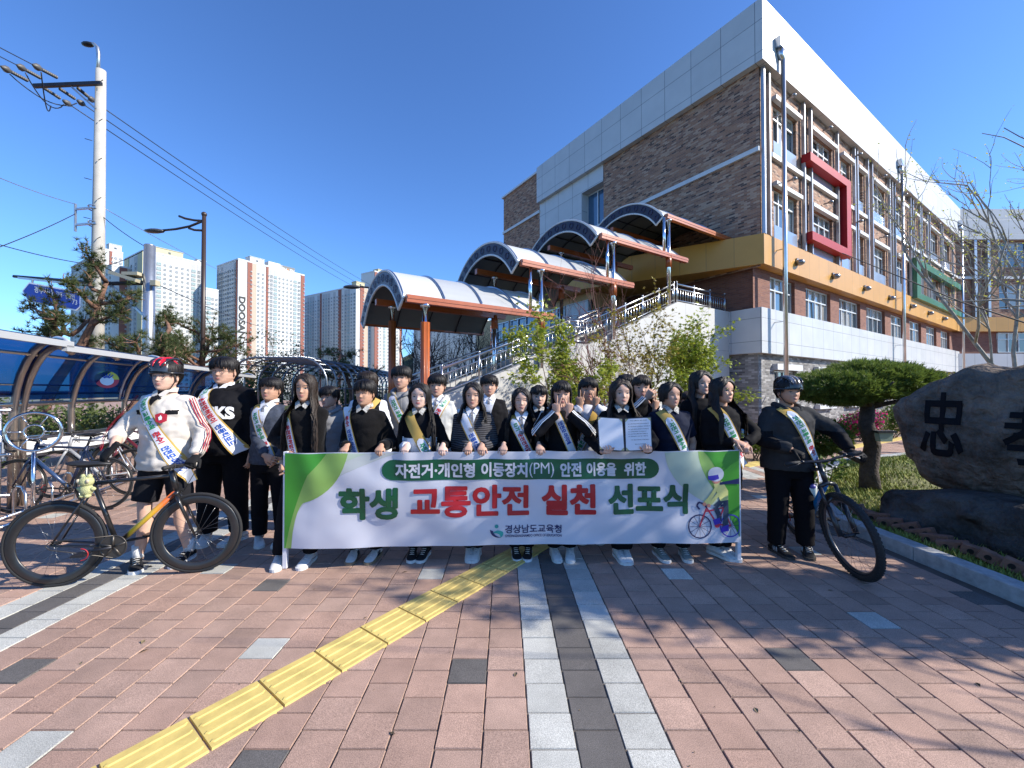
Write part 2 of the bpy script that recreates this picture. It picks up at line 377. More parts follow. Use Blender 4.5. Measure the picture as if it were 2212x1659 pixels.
def bed_h(x, y):
    xa = bedx(min(10.2, max(-2, y)))+.14; return .07+.05*noise.noise(Vector((x*.9, y*.9, 0)))+min(.06, max(0, .05*(x-xa)))
# grass blades
m = MB(); cols = []
for _ in range(60000):
    y = rnd.uniform(1.2, 9.8); x = bedx(y)+.16+abs(rnd.gauss(0, 1))*3.0*rnd.random()
    dens = noise.noise(Vector((x*1.7, y*1.7, 3)))
    if rnd.random() > .62+.7*dens: continue
    if y < 4.7 and x > 5.2 and y > 3: pass
    h = rnd.uniform(.015, .07); a = rnd.uniform(0, 6.28); w = rnd.uniform(.003, .006)*(1+y*.12); z = bed_h(x, y)-.004; lx, ly = math.cos(a)*h*.6, math.sin(a)*h*.6
    m.add([(x-w*math.sin(a), y+w*math.cos(a), z), (x+w*math.sin(a), y-w*math.cos(a), z), (x+lx, y+ly, z+h)], [(0, 1, 2)])
    t = rnd.random(); cols.append((.16+.20*t, .23+.12*t, .035+.04*t))
gr = m.build('grass', attrmat('grass_blade', .8)); set_attr(gr, cols); tag(gr, 'thin yellow green grass in the planted bed', 'grass', kind='stuff')

m = MB(); cols = []
for _ in range(150):
    y = 1.3+8*rnd.random()**1.5; x = rnd.uniform(-1.2*y, min(3.5, 1.2*y)); a = rnd.uniform(0, 6.28); w = rnd.choice([.004, .006, .008, .02])*rnd.uniform(.6, 1.3); c, s_ = math.cos(a)*w, math.sin(a)*w
    m.add([(x-c, y-s_, .003), (x+s_*.5, y-c*.5, .004+w*.3), (x+c, y+s_, .003), (x-s_*.5, y+c*.5, .004)], [(0, 1, 2, 3)]); t = rnd.random(); cols.append(mixc_((.05, .035, .02), (.22, .17, .09), t))
lt = m.build('leaf_litter', attrmat('grass_blade')); set_attr(lt, cols); tag(lt, 'bits of dry leaf and grit scattered over the paving', 'leaf litter', kind='stuff')
# ================================================================ school building
rnd = random.Random(11)
C0 = Vector((8.74, 14.2, 0)); dA = Vector((-.550, .835, 0)); dB = Vector((.835, .550, 0)); nA = -dB; nB = -dA
brown = brickmat('brown_brick', .22, .065, .010, [(.33, .165, .10), (.23, .12, .08), (.37, .20, .125), (.45, .29, .20), (.27, .15, .105), (.10, .06, .05), (.34, .175, .105), (.41, .26, .175)], (.33, .24, .18), bumpd=.008, stain=.1)
redb = brickmat('red_brick', .22, .07, .01, [(.21, .085, .055), (.24, .10, .065), (.18, .07, .05), (.22, .09, .06)], (.20, .14, .12), stain=.08)
greyb = brickmat('grey_brick', .22, .072, .011, [(.17, .165, .16), (.23, .22, .215), (.12, .115, .115), (.28, .275, .265), (.19, .185, .18), (.36, .35, .34)], (.22, .215, .21), stain=.1)
panel = brickmat('white_panel', 1.22, 1.11, .02, [(.52, .53, .53), (.505, .515, .515), (.53, .54, .54)], (.16, .17, .18), rough=.42, bumpd=.003, stain=.06, stag=0)
panel2 = brickmat('white_panel_low', 1.05, .82, .018, [(.50, .515, .52), (.49, .505, .51), (.51, .52, .53)], (.2, .21, .22), rough=.4, bumpd=.003, stain=.08, stag=0)
yellow = brickmat('ochre_panel', .92, 4, .014, [(.56, .285, .05), (.54, .275, .047), (.575, .295, .055)], (.25, .14, .04), rough=.38, bumpd=.002, stain=.06, stag=0)
trimw = mat('pale_trim', (.60, .61, .61), .5, var=(3, .06)); alum = mat('grey_aluminium', (.42, .43, .45), .35, .7, var=(2, .08)); framem = mat('window_aluminium', (.62, .64, .65), .4, .2)
glass = mat('window_glass', (.05, .075, .09), .04, spec=1, coat=.6); blind = mat('window_blind', (.33, .32, .29), .25, coat=1, var=(.8, .15)); glassb = mat('blue_glass', (.03, .09, .17), .05, spec=1, coat=.8)
spandrel = mat('blue_spandrel', (.30, .36, .45), .25, .2, coat=.5, var=(1.5, .1)); redp = mat('red_frame_paint', (.36, .012, .016), .5, coat=0, spec=.3, var=(2, .08)); greenp = mat('green_frame_paint', (.03, .16, .075), .35, coat=.3, var=(2, .08))
def PF(O, d, n): return lambda t, z, off=0.0: O + d*t + n*off + Vector((0, 0, z))
def wall(m, P, t0, t1, z0, z1, holes=(), off=0, mi=0, dep=.24, rmi=0, flip=False):
    ts = sorted({t0, t1, *[min(t1, max(t0, h[k])) for h in holes for k in (0, 1)]}); zs = sorted({z0, z1, *[min(z1, max(z0, h[k])) for h in holes for k in (2, 3)]})
    for a, b in zip(ts[:-1], ts[1:]):
        for c, d in zip(zs[:-1], zs[1:]):
            if any(h[0] <= (a+b)/2 <= h[1] and h[2] <= (c+d)/2 <= h[3] for h in holes): continue
            m.quad(P(a, c, off), P(b, c, off), P(b, d, off), P(a, d, off), mi, [(a, c), (b, c), (b, d), (a, d)])
    for h in holes:
        a, b, c, d = h[:4]
        for (p, q) in (((a, c), (b, c)), ((b, c), (b, d)), ((b, d), (a, d)), ((a, d), (a, c))):
            m.quad(P(*p, off), P(*q, off), P(*q, off-dep), P(*p, off-dep), rmi, [(p[0], p[1]), (q[0]+(0 if p[0] != q[0] else 0), q[1]), (q[0]+dep, q[1]), (p[0]+dep, p[1])])
def pbox(m, P, t0, t1, z0, z1, o0, o1, mi=0):
    q = [P(t, z, o) for o in (o0, o1) for z in (z0, z1) for t in (t0, t1)]
    uvw = lambda: None
    F = [((4, 5, 7, 6), [(t0, z0), (t1, z0), (t1, z1), (t0, z1)]), ((0, 2, 3, 1), [(t0, z0), (t0, z1), (t1, z1), (t1, z0)]), ((0, 4, 6, 2), [(o0, z0), (o1, z0), (o1, z1), (o0, z1)]),
         ((1, 3, 7, 5), [(o0, z0), (o0, z1), (o1, z1), (o1, z0)]), ((2, 6, 7, 3), [(t0, o0), (t0, o1), (t1, o1), (t1, o0)]), ((0, 1, 5, 4), [(t0, o0), (t1, o0), (t1, o1), (t0, o1)])]
    m.add(q, [f for f, _ in F], mi, False, [u for _, u in F])
def window(P, par, t0, t1, z0, z1, off, cols=3, transom=.62, blue=False, name='window', sc_=.05):
    """one window: its panes, with the frame as a sub-part"""
    g = MB(); f = MB(); w = (t1-t0)/cols; zt = z0+(z1-z0)*transom if transom else None
    zr = [(z0, zt), (zt, z1)] if zt else [(z0, z1)]
    for i in range(cols):
        for k, (a, b) in enumerate(zr):
            mi = 0 if rnd.random() < .45 else 1
            if blue: mi = 2
            oo = off + rnd.uniform(-.012, .012); g.quad(P(t0+i*w, a, oo), P(t0+(i+1)*w, a, oo), P(t0+(i+1)*w, b, oo+rnd.uniform(-.01, .01)), P(t0+i*w, b, oo), mi)
    win = g.build(name, [glass, blind, glassb], par)
    for i in range(cols+1): pbox(f, P, max(t0, t0+i*w-sc_/2), min(t1, t0+i*w+sc_/2), z0, z1, off+.01, off+.07)
    for z in ([z0, zt, z1-sc_] if zt else [z0, z1-sc_]): pbox(f, P, t0, t1, z, z+sc_, off+.012, off+.075)
    f.build('window_frame', framem, win); return win
school = thing('school_building', 'four storey school block of brown brick with white parapet and ochre band, stairway in front', 'school building', C0)
PB = PF(C0, dB, nB); PA = PF(C0, dA, nA); LB, LA = 30.5, 16.95
# openings of the long bright face
w2 = [(1.25, 3.3), (4.3, 6.85), (7.85, 10.55), (11.4, 14.3), (15.3, 17.7), (18.9, 21.4), (22.6, 25.2), (26.4, 29)]
h2 = [(a, b, 4.5, 5.86) for a, b in w2]
wu = [(1.05, 2.95, 3), (4.2, 6.45, 4), (7.45, 8.5, 2), (9.35, 10.25, 2), (11.4, 13.5, 3), (15.2, 17.1, 3), (18.5, 19.3, 2), (20.3, 21.1, 2), (22.2, 24.5, 3), (25.6, 27.9, 3)]
h3 = [(a, b, 7.62, 9.0) for a, b, _ in wu]; h4 = [(a, b, 10.75, 12.15) for a, b, _ in wu]
wb = [(1.4, 3.2), (5, 6.6), (8.4, 10), (12, 13.6), (15.5, 17.1), (19.4, 21)]; hb = [(a, b, .95, 2.28) for a, b in wb]
m = MB()
wall(m, PB, 0, LB, 7.04, 13.1, h3+h4, -.02); wall(m, PA, 0, 7.45, 5.9, 13.1, [], 0)
wall(m, PA, 12.75, LA, 2.5, 15.0, [], .0)
wall(m, PF(PA(LA, 0), dB, dA), 0, 30, 0, 15.0)
m.build('brown_brick_wall', brown, school)
m = MB(); wall(m, PB, 0, LB, 4.46, 6.0, h2, -.26); wall(m, PA, .26, LA, 4.0, 6.3, [], -.24); m.build('red_brick_wall', redb, school)
m = MB(); wall(m, PB, 0.2, LB, 0, 2.9, hb, -.2); wall(m, PA, .2, LA, 0, 2.9, [], -.2); m.build('grey_brick_wall', greyb, school)
m = MB(); pbox(m, PB, -.001, LB, 2.86, 4.47, -.6, .02); pbox(m, PA, .0, LA, 2.863, 4.468, -.6, .015); m.build('white_band', panel2, school)
m = MB(); pbox(m, PB, -.2, LB, 13.0, 15.18, -.9, .26); pbox(m, PA, -.255, 12.75, 13.003, 15.177, -.8, .26); wall(m, PA, 9.03, 12.75, 5.9, 13.003, [], .02); wall(m, PA, 7.45, 9.03, 12.15, 13.003, [], .02); wall(m, PA, 7.45, 9.03, 5.9, 8.0, [], .02)
m.quad(PA(9.03, 8, .02), PA(9.03, 12.15, .02), PA(9.03, 12.15, -.6), PA(9.03, 8, -.6), 0, [(0, 8), (0, 12), (.6, 12), (.6, 8)])
m.quad(PA(7.45, 8, .0), PA(7.45, 12.15, .0), PA(7.45, 12.15, -.6), PA(7.45, 8, -.6), 0, [(0, 8), (0, 12), (.6, 12), (.6, 8)])
m.quad(PA(7.45, 12.15, .0), PA(9.03, 12.15, .0), PA(9.03, 12.15, -.6), PA(7.45, 12.15, -.6), 0, [(0, 8), (0, 12), (.6, 12), (.6, 8)])
m.build('white_parapet', panel, school)
m = MB(); P0 = PB(0, 0); m.add([PB(0, 13.05, -.3), PB(LB, 13.05, -.3), PB(LB, 13.05, -16), PB(0, 13.05, -16)], [(0, 1, 2, 3)]); m.build('roof', mat('roof_grey', (.3, .3, .3), .8), school)
m = MB()   # ochre band: along the bright face, and a wedge that swings out over the entrance
pbox(m, PB, 0.0, LB, 5.97, 7.04, -.5, .12)
dY = Vector((-.848, .530, 0)); nY = Vector((-.530, -.848, 0)); PY = PF(C0+nB*.12, dY, nY)
wall(m, PY, 0, 8.6, 5.97, 7.04, [], 0); e = PY(8.6, 0); a = PA(11.5, 0, 0)
for z in (5.97, 7.04): m.quad(PY(0, z), PY(8.6, z), Vector((a.x, a.y, z)), PA(0, z, 0), 0, [(.1, .1), (.8, .1), (.8, .3), (.1, .3)])
m.quad(PY(8.6, 5.97), PY(8.6, 7.04), Vector((a.x, a.y, 7.04)), Vector((a.x, a.y, 5.97)), 0, [(.1, .1), (.1, .9), (.8, .9), (.8, .1)])
m.build('ochre_band', yellow, school)
for q in ((-.02, 7.45, 9.98, 10.14, 0, .1), (12.75, LA, 12.45, 12.62, 0, .1), (12.76, LA+.1, 15.0, 15.12, -.3, .12)): m = MB(); pbox(m, PA, *q); m.build('string_course', trimw, school)
for a, b in w2: window(PB, school, a, b, 4.5, 5.86, -.46, 3 if b-a < 2.2 else 4)
for i, (a, b, c) in enumerate(wu):
    for z0, z1 in ((7.62, 9.0), (10.75, 12.15)):
        window(PB, school, a, b, z0, z1, -.2, c, .66)
        m = MB(); pbox(m, PB, a-.12, b+.12, z1+.0, z1+.15, .0, .16); m.build('lintel', trimw, school)
    for q in (7.04, 10.16): m = MB(); wall(m, PB, a+.01, b-.01, q, q+.58, [], -.01); m.build('spandrel_panel', spandrel, school)
for a, b in ((.6, 6.9), (7.0, 8.8), (9.1, 10.6), (11.1, 14), (14.6, 18.2), (18.4, 21.3), (21.5, 29.8)): m = MB(); pbox(m, PB, a, b, 9.98, 10.15, -.02, .1); m.build('sill_course', trimw, school)
for t in (.12, .5, 3.35, 4.0, 6.75, 8.78, 9.1, 10.55, 11.15, 13.85, 14.3, 14.75, 17.7, 18.2, 19.7, 20.0, 21.4, 21.9, 24.9, 25.3, 28.3):
    m = MB(); pbox(m, PB, t-.045, t+.045, 7.04, 13.0, .02, .14); m.build('steel_fin', alum, school)
for a, b in wb:
    window(PB, school, a, b, .95, 2.28, -.4, 3, .6); m = MB(); pbox(m, PB, a-.15, b+.15, 2.3, 2.52, -.25, -.02); m.build('lintel', trimw, school); m = MB(); pbox(m, PB, a-.1, b+.1, .75, .94, -.25, .0); m.build('sill', trimw, school)
def fprism(P, rects, o0, o1, name, mt):
    m = MB()
    for r in rects: pbox(m, P, *r, o0, o1)
    return m.build(name, mt, school)
fprism(PB, [(3.3, 7.0, 10.55, 10.88), (3.4, 7.0, 7.45, 7.78), (7.0, 7.5, 7.45, 10.88)], .02, .34, 'red_frame', redp)
fprism(PB, [(18.55, 29.6, 8.95, 9.35), (18.55, 29.6, 6.95, 7.3), (17.75, 18.55, 6.95, 9.35)], .02, .34, 'green_frame', greenp)
window(PA, school, 7.47, 9.01, 8.2, 12.1, -.45, 2, .52, blue=True)
# lamps on the ochre band and small spotlights over the lintels
for t in (2.55, 6.0, 9.8, 13.5, 17.4, 21.2, 24.9):
    m = MB(); c = PB(t, 6.42, .22); m.ball(c, (.17, .17, .12), 0, 12, 8); m.box(PB(t, 6.48, .13), (.2, .08, .2), math.atan2(dB.y, dB.x)); m.build('wall_lamp', mat('lamp_grey', (.25, .25, .26), .3, .8), school)
for t in (2.0, 5.4, 8.9, 12.4, 16, 20.6, 23.4, 26.6):
    for z in (9.45, 12.6):
        m = MB(); m.box(PB(t, z, .12), (.05, .2, .05), math.atan2(dB.y, dB.x)); m.ball(PB(t, z, .28), (.1, .1, .07)); m.build('spotlight', mat('lamp_grey', 0), school)
# rain pipes
for t, zt in ((.95, 13.9), (14.9, 13.9), (29.4, 13.9)):
    m = MB(); m.tube([PB(t, 0.02, .38), PB(t, zt-.5, .38)], .075, 12); m.tube([PB(t, zt-.5, .38), PB(t-.12, zt-.15, .30)], [.075, .16], 10)
    m.box(PB(t-.12, zt+.05, .3), (.42, .3, .36), math.atan2(dB.y, dB.x))
    for z in (1.5, 4, 6.6, 9, 11.5): m.bar(PB(t, z, .38), PB(t, z, .02), .03, .03)
    m.build('rain_pipe', steel, school)
# entrance hall below the ochre wedge
tan = mat('tan_render', (.47, .30, .13), .6, var=(2, .06)); m = MB()
PE = PF(C0+nA*2.2, dA, nA)
wall(m, PE, 15.0, 16.9, 0, 5.95); wall(m, PE, 6, 15.0, 0, 3.9); wall(m, PE, 6, 15, 5.6, 5.95); wall(m, PF(PE(6, 0), dB, nB), 0, 2.2, 0, 5.95)
m.build('entrance_wall', tan, school)
for a, b in ((12.9, 14.9), (10.4, 12.7), (7.9, 9.6)): window(PE, school, a, b, 3.95, 5.6, -.05, 3, .7, blue=True, name='glass_door')
for q in ((6.2, 7.7), (9.7, 10.3)): m = MB(); pbox(m, PE, *q, 3.9, 5.6, -.1, .12); m.build('grey_pier', panel, school)
# ---------------------------------------------------------------- outside stairway
Q = Vector((8.12, 15.14, 0))
def S(s, w, z): return Q - dB*s + dA*w + Vector((0, 0, z))
prof = [(0, 4.48), (3.115, 4.48), (7.185, 2.81), (7.8, 2.81), (11.41, 1.44), (14.2, .38)]
def zs(s):
    for (a, x), (b, y) in zip(prof[:-1], prof[1:]):
        if a <= s <= b: return x+(y-x)*(s-a)/(b-a)
    return .38
stair = thing('stairway', 'outside stairway with white panelled side walls climbing to the school entrance', 'stairs', S(7, 0, 0))
whitewall = brickmat('stair_panel', 1.35, 1.5, .014, [(.50, .495, .475), (.49, .485, .465)], (.3, .3, .29), rough=.6, bumpd=.002, stain=.05, stag=0)
for w0, w1, nm in ((0, .22, 'side_wall'), (2.4, 2.62, 'side_wall')):
    m = MB(); pts = [(s, z) for s, z in prof]
    if w0: pts = [(3.115, 4.3)] + [(s, z-.15) for s, z in prof[2:]]
    for (a, x), (b, y) in zip(pts[:-1], pts[1:]):
        for w in (w0, w1): m.quad(S(a, w, 0), S(b, w, 0), S(b, w, y), S(a, w, x), 0, [(a, 0), (b, 0), (b, y), (a, x)])
        m.quad(S(a, w0, x), S(b, w0, y), S(b, w1, y), S(a, w1, x), 0, [(a, .1), (b, .1), (b, .3), (a, .3)])
    a, x = pts[-1]; m.quad(S(a, w0, 0), S(a, w1, 0), S(a, w1, x), S(a, w0, x)); m.build(nm, whitewall, stair)
m = MB(); n = 26
for i in range(n):
    s0 = 3.115+(14.2-3.115)*i/n; s1 = 3.115+(14.2-3.115)*(i+1)/n; z = zs((s0+s1)/2)-.28
    m.add([S(s0, .22, 0), S(s1, .22, 0), S(s1, 2.4, 0), S(s0, 2.4, 0), S(s0, .22, z), S(s1, .22, z), S(s1, 2.4, z), S(s0, 2.4, z)], [(4, 5, 6, 7), (1, 2, 6, 5), (0, 1, 5, 4)])
m.add([S(-.0, .22, 4.2), S(3.115, .22, 4.2), S(3.115, 6.5, 4.2), S(0, 6.5, 4.2), S(0, .22, 3.9), S(3.115, .22, 3.9), S(3.115, 6.5, 3.9), S(0, 6.5, 3.9)], [(0, 1, 2, 3), (4, 5, 6, 7), (1, 2, 6, 5)])
m.build('steps', mat('granite_step', (.33, .33, .32), .7, var=(8, .15)), stair)
def railing(lbl, pts, group='steel railings of the outside stairway'):
    rl = thing('railing', lbl, 'railing', pts[0], group=group); up = Vector((0, 0, 1)); top = MB(); bal = MB()
    for a, b in zip(pts[:-1], pts[1:]):
        L = (b-a).length; n = max(1, round(L/.95)); top.tube([a+up*.62, b+up*.62], .03, 8); top.tube([a+up*.47, b+up*.47], .018, 6); top.tube([a+up*.08, b+up*.08], .018, 6)
        for i in range(n+1):
            p = a+(b-a)*i/n; q = MB(); q.tube([p, p+up*.66], .026, 8); q.ball(p+up*.68, .032); q.build('post', steel, rl)
        k = max(2, round(L/.14))
        for i in range(k):
            p = a+(b-a)*(i+.5)/k; bal.tube([p+up*.08, p+up*.47], .009, 5)
    top.build('rail', steel, rl); bal.build('bars', steel, rl)
railing('steel railing climbing along the outer edge of the white stairway', [S(11.5, .1, zs(11.5)), S(7.8, .1, 2.81), S(7.185, .1, 2.81), S(3.2, .1, 4.46)])
railing('short level steel railing on the landing beside the red brick wall', [S(3.05, .1, 4.48), S(.1, .1, 4.48)])
railing('steel railing on the far side of the stairway, seen below the first canopies', [S(11.9, 2.5, zs(11.9)-.15), S(7.8, 2.5, 2.66), S(7.185, 2.5, 2.66), S(3.4, 2.5, 4.25)])
railing('dark steel railing on the upper landing in front of the glass doors', [S(3.1, 2.7, 4.2), S(3.1, 6.3, 4.2)])
# ---------------------------------------------------------------- four barrel canopies
roofw = brickmat('canopy_sheet', 20, 1.0, .03, [(.62, .63, .62), (.42, .43, .43), (.55, .56, .55), (.66, .67, .66)], (.5, .5, .5), rough=.35, bumpd=.002, stain=.05, stag=0)
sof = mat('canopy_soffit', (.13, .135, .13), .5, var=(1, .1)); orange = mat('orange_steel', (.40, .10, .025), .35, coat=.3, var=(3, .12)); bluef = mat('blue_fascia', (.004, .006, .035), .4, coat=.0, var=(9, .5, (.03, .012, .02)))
ringb = mat('blue_ring', (.008, .010, .085), .4)
def canopy(s0, s1, z, label, post_s, post_z0, nposts=True):
    cn = thing('canopy', label, 'canopy', S((s0+s1)/2, 0, 0), group='arched canopies over the stairway'); c, h = 3.55, .95; Rr = ((c/2)**2+h*h)/(2*h); half = math.asin(c/2/Rr); N = 22
    arc = lambda r, k: (c/2-.03 + r*math.sin(-half+2*half*k/N), z+h-Rr+r*math.cos(-half+2*half*k/N))
    out = MB(); inn = MB(); M_ = max(2, round((s0-s1)/.9))
    for i in range(M_):
        a, b = s0+(s1-s0)*i/M_, s0+(s1-s0)*(i+1)/M_
        for k in range(N):
            (w0, z0), (w1, z1) = arc(Rr, k), arc(Rr, k+1); out.add([S(a, w0, z0), S(b, w0, z0), S(b, w1, z1), S(a, w1, z1)], [(0, 1, 2, 3)], 0, True, [[(k, i+.1), (k, i+.9), (k+1, i+.9), (k+1, i+.1)]])
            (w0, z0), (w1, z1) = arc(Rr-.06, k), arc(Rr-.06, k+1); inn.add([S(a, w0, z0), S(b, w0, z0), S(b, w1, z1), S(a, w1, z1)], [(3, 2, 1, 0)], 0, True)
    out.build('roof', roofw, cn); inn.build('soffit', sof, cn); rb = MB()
    for i in range(M_+1):
        a = s0+(s1-s0)*i/M_; rb.tube([S(a, *arc(Rr+.012, k)) for k in range(N+1)], .028, 5, 0); rb.tube([S(a, *arc(Rr-.09, k)) for k in range(N+1)], .02, 5, 1)
    for k in (4, 9, 14, 18): rb.tube([S(s0, *arc(Rr-.09, k)), S(s1, *arc(Rr-.09, k))], .022, 5, 1)
    rb.build('ribs', [steel, darkm], cn)
    fa = MB()
    for k in range(N):
        q = [S(s0+e, *arc(r, j)) for e in (0, .03) for r, j in ((Rr, k), (Rr, k+1), (Rr-.33, k+1), (Rr-.33, k))]
        fa.add(q, [(0, 1, 2, 3), (7, 6, 5, 4)], 0)
    for r in (Rr, Rr-.33): fa.tube([S(s0+.02, *arc(r, k)) for k in range(N+1)], .03, 6, 1)
    for k in (0, N): fa.tube([S(s0+.02, *arc(Rr, k)), S(s0+.02, *arc(Rr-.33, k))], .03, 6, 1)
    for j in range(11): k = 1+j*2; w, zz = arc(Rr-.165, k); fa.ring(S(s0+.045, w, zz), dB, .08, .008, 14, 4, 2)
    fa.build('fascia', [bluef, trimw, ringb], cn)
    for w, zz in ((-.1, z), (c-.02, z), (2.2, z+.34)):
        b = MB(); b.bar(S(s0-.02, w, zz), S(s1-.1, w, zz), .13, .15); b.bar(S(s0-.03, w, zz+.02), S(s1-.11, w, zz+.02), .15, .05); b.build('beam', orange, cn)
    if post_s is not None:
        for w, zt in ((-.08, z-.07), (2.2, z+.28)):
            p = MB(); b0 = 0 if w > 0 else post_z0; p.tube([S(post_s, w, b0), S(post_s, w, zt)], .062, 12); p.tube([S(post_s, w, zt-.06), S(post_s, w, zt)], .1, 12); po = p.build('post', chrome, cn)
            p = MB(); t0 = max(b0+.0, zt-2.0) if post_s < 9 else 0.02; t1 = zt-(.38 if post_s > 11 else 1.15)
            p.tube([S(post_s, w, t0+ (.45 if post_s < 9 else 0)), S(post_s, w, t1)], .088, 12)
            for q in range(8): a = q*math.pi/4; o = Vector((math.cos(a)*.088, math.sin(a)*.088, 0)); p.tube([S(post_s, w, t0+(.45 if post_s < 9 else 0))+o, S(post_s, w, t1)+o], .011, 4)
            p.build('sleeve', orange, po)
    return cn
canopy(12.4, 8.65, 3.42, 'lowest arched canopy with blue ringed fascia on orange posts', 11.96, .6)
canopy(9.55, 5.6, 4.65, 'second arched canopy up the stairway, its pale roof in full sun', 8.9, 2.1)
canopy(6.85, 2.9, 5.87, 'third arched canopy up the stairway, below the topmost one', 6.29, 3.0)
canopy(3.9, -.1, 7.12, 'topmost arched canopy, running into the ochre band of the school', 3.72, 4.3)
for s, z0, z1, lb in ((9.25, 3.5, 4.58, 'lowest'), (6.55, 4.72, 5.8, 'second'), (3.98, 5.94, 7.05, 'third')):
    m = MB(); m.tube([S(s, -.1, z0), S(s, -.1, z1)], .045, 10); o = m.build('strut', chrome); tag(o, 'polished steel strut standing on the edge beam of the %s canopy' % lb, 'strut', 'struts between the canopies')
# ---------------------------------------------------------------- second wing of the school, far right
C1 = PB(30.0, 0); wing = thing('school_wing', 'shaded school wing at the far end with red frame behind the bare tree', 'school building', C1)
PW = PF(C1, Vector((1, 0, 0)), Vector((0, -1, 0))); m = MB(); ww = [(3.2, 5.6), (7.4, 9.4), (12, 14.4)]
hh = [(a, b, z, z+1.9) for a, b in ww for z in (7.7, 10.9)]
wall(m, PW, -.5, 22, 7.04, 13, hh, 0); m.build('brown_brick_wall', brown, wing)
m = MB(); h5 = [(a, b, 4.4, 5.9) for a, b in ww]; wall(m, PW, -.5, 22, 4.2, 6, h5, -.2); m.build('red_brick_wall', redb, wing)
for q in ((0, 4.3, -.5, .05), (12.9, 15.2, -.5, .3)): m = MB(); pbox(m, PW, -.5, 22, *q); m.build('white_band', panel, wing)
m = MB(); pbox(m, PW, -.5, 22, 5.97, 7.04, -.5, .15); m.build('ochre_band', yellow, wing)
for a, b, c, d in hh+h5: window(PW, wing, a, b, c, d, -.2, 3, .66)
for t in (1.2, 2.2, 6.2, 10.2, 11.2, 15): m = MB(); pbox(m, PW, t-.1, t+.1, 7.04, 12.9, .02, .25); m.build('steel_fin', alum, wing)
m = MB(); pbox(m, PW, 0, 22, 9.95, 10.15, 0, .12); m.build('sill_course', trimw, wing)
m = MB(); pbox(m, PW, 6.6, 10.0, 12.2, 12.7, .02, .5); pbox(m, PW, 9.6, 10.3, 9.9, 12.7, .02, .5); pbox(m, PW, 6.6, 10, 9.6, 10.05, .02, .5); m.build('red_frame', redp, wing)
# ================================================================ apartment towers, hill
rnd = random.Random(5)
twhite = mat('tower_white', (.58, .59, .59), .8, var=(.05, .05)); tred = mat('tower_red', (.25, .095, .07), .8); tbeige = mat('tower_beige', (.46, .36, .28), .8); tgrey = mat('tower_grey', (.42, .42, .42), .8); tcream = mat('tower_cream', (.50, .46, .30), .8)
tglass = mat('tower_glass', (.045, .06, .07), .25, spec=.8); tframe = mat('tower_frame', (.5, .52, .52), .6); tgreen = mat('tower_green_glass', (.16, .27, .26), .2, spec=.8)
dr = Vector((.53, .848, 0)).normalized(); dl = Vector((-dr.y, dr.x, 0))
def win_mesh(w, h, k):
    m = MB(); m.box((0, 0, 0), (w, .16, h), 0, 0)
    n = 3 if k == 'W' else 2
    for i in range(n+1): m.box((-w/2+w*i/n, -.1, 0), (.16, .08, h+.1), 0, 1)
    m.box((0, -.1, -h*.18), (w, .08, .14), 0, 1); m.box((0, -.14, -h/2-.06), (w+.25, .2, .14), 0, 1)
    o = m.build('window', [tgreen if k == 'W' else tglass, tframe]); me = o.data; bpy.data.objects.remove(o); return me
WM = {'W': win_mesh(2.2, 1.5, 'W'), 'w': win_mesh(1.5, 1.5, 'w'), 'n': win_mesh(1.15, 1.05, 'n')}
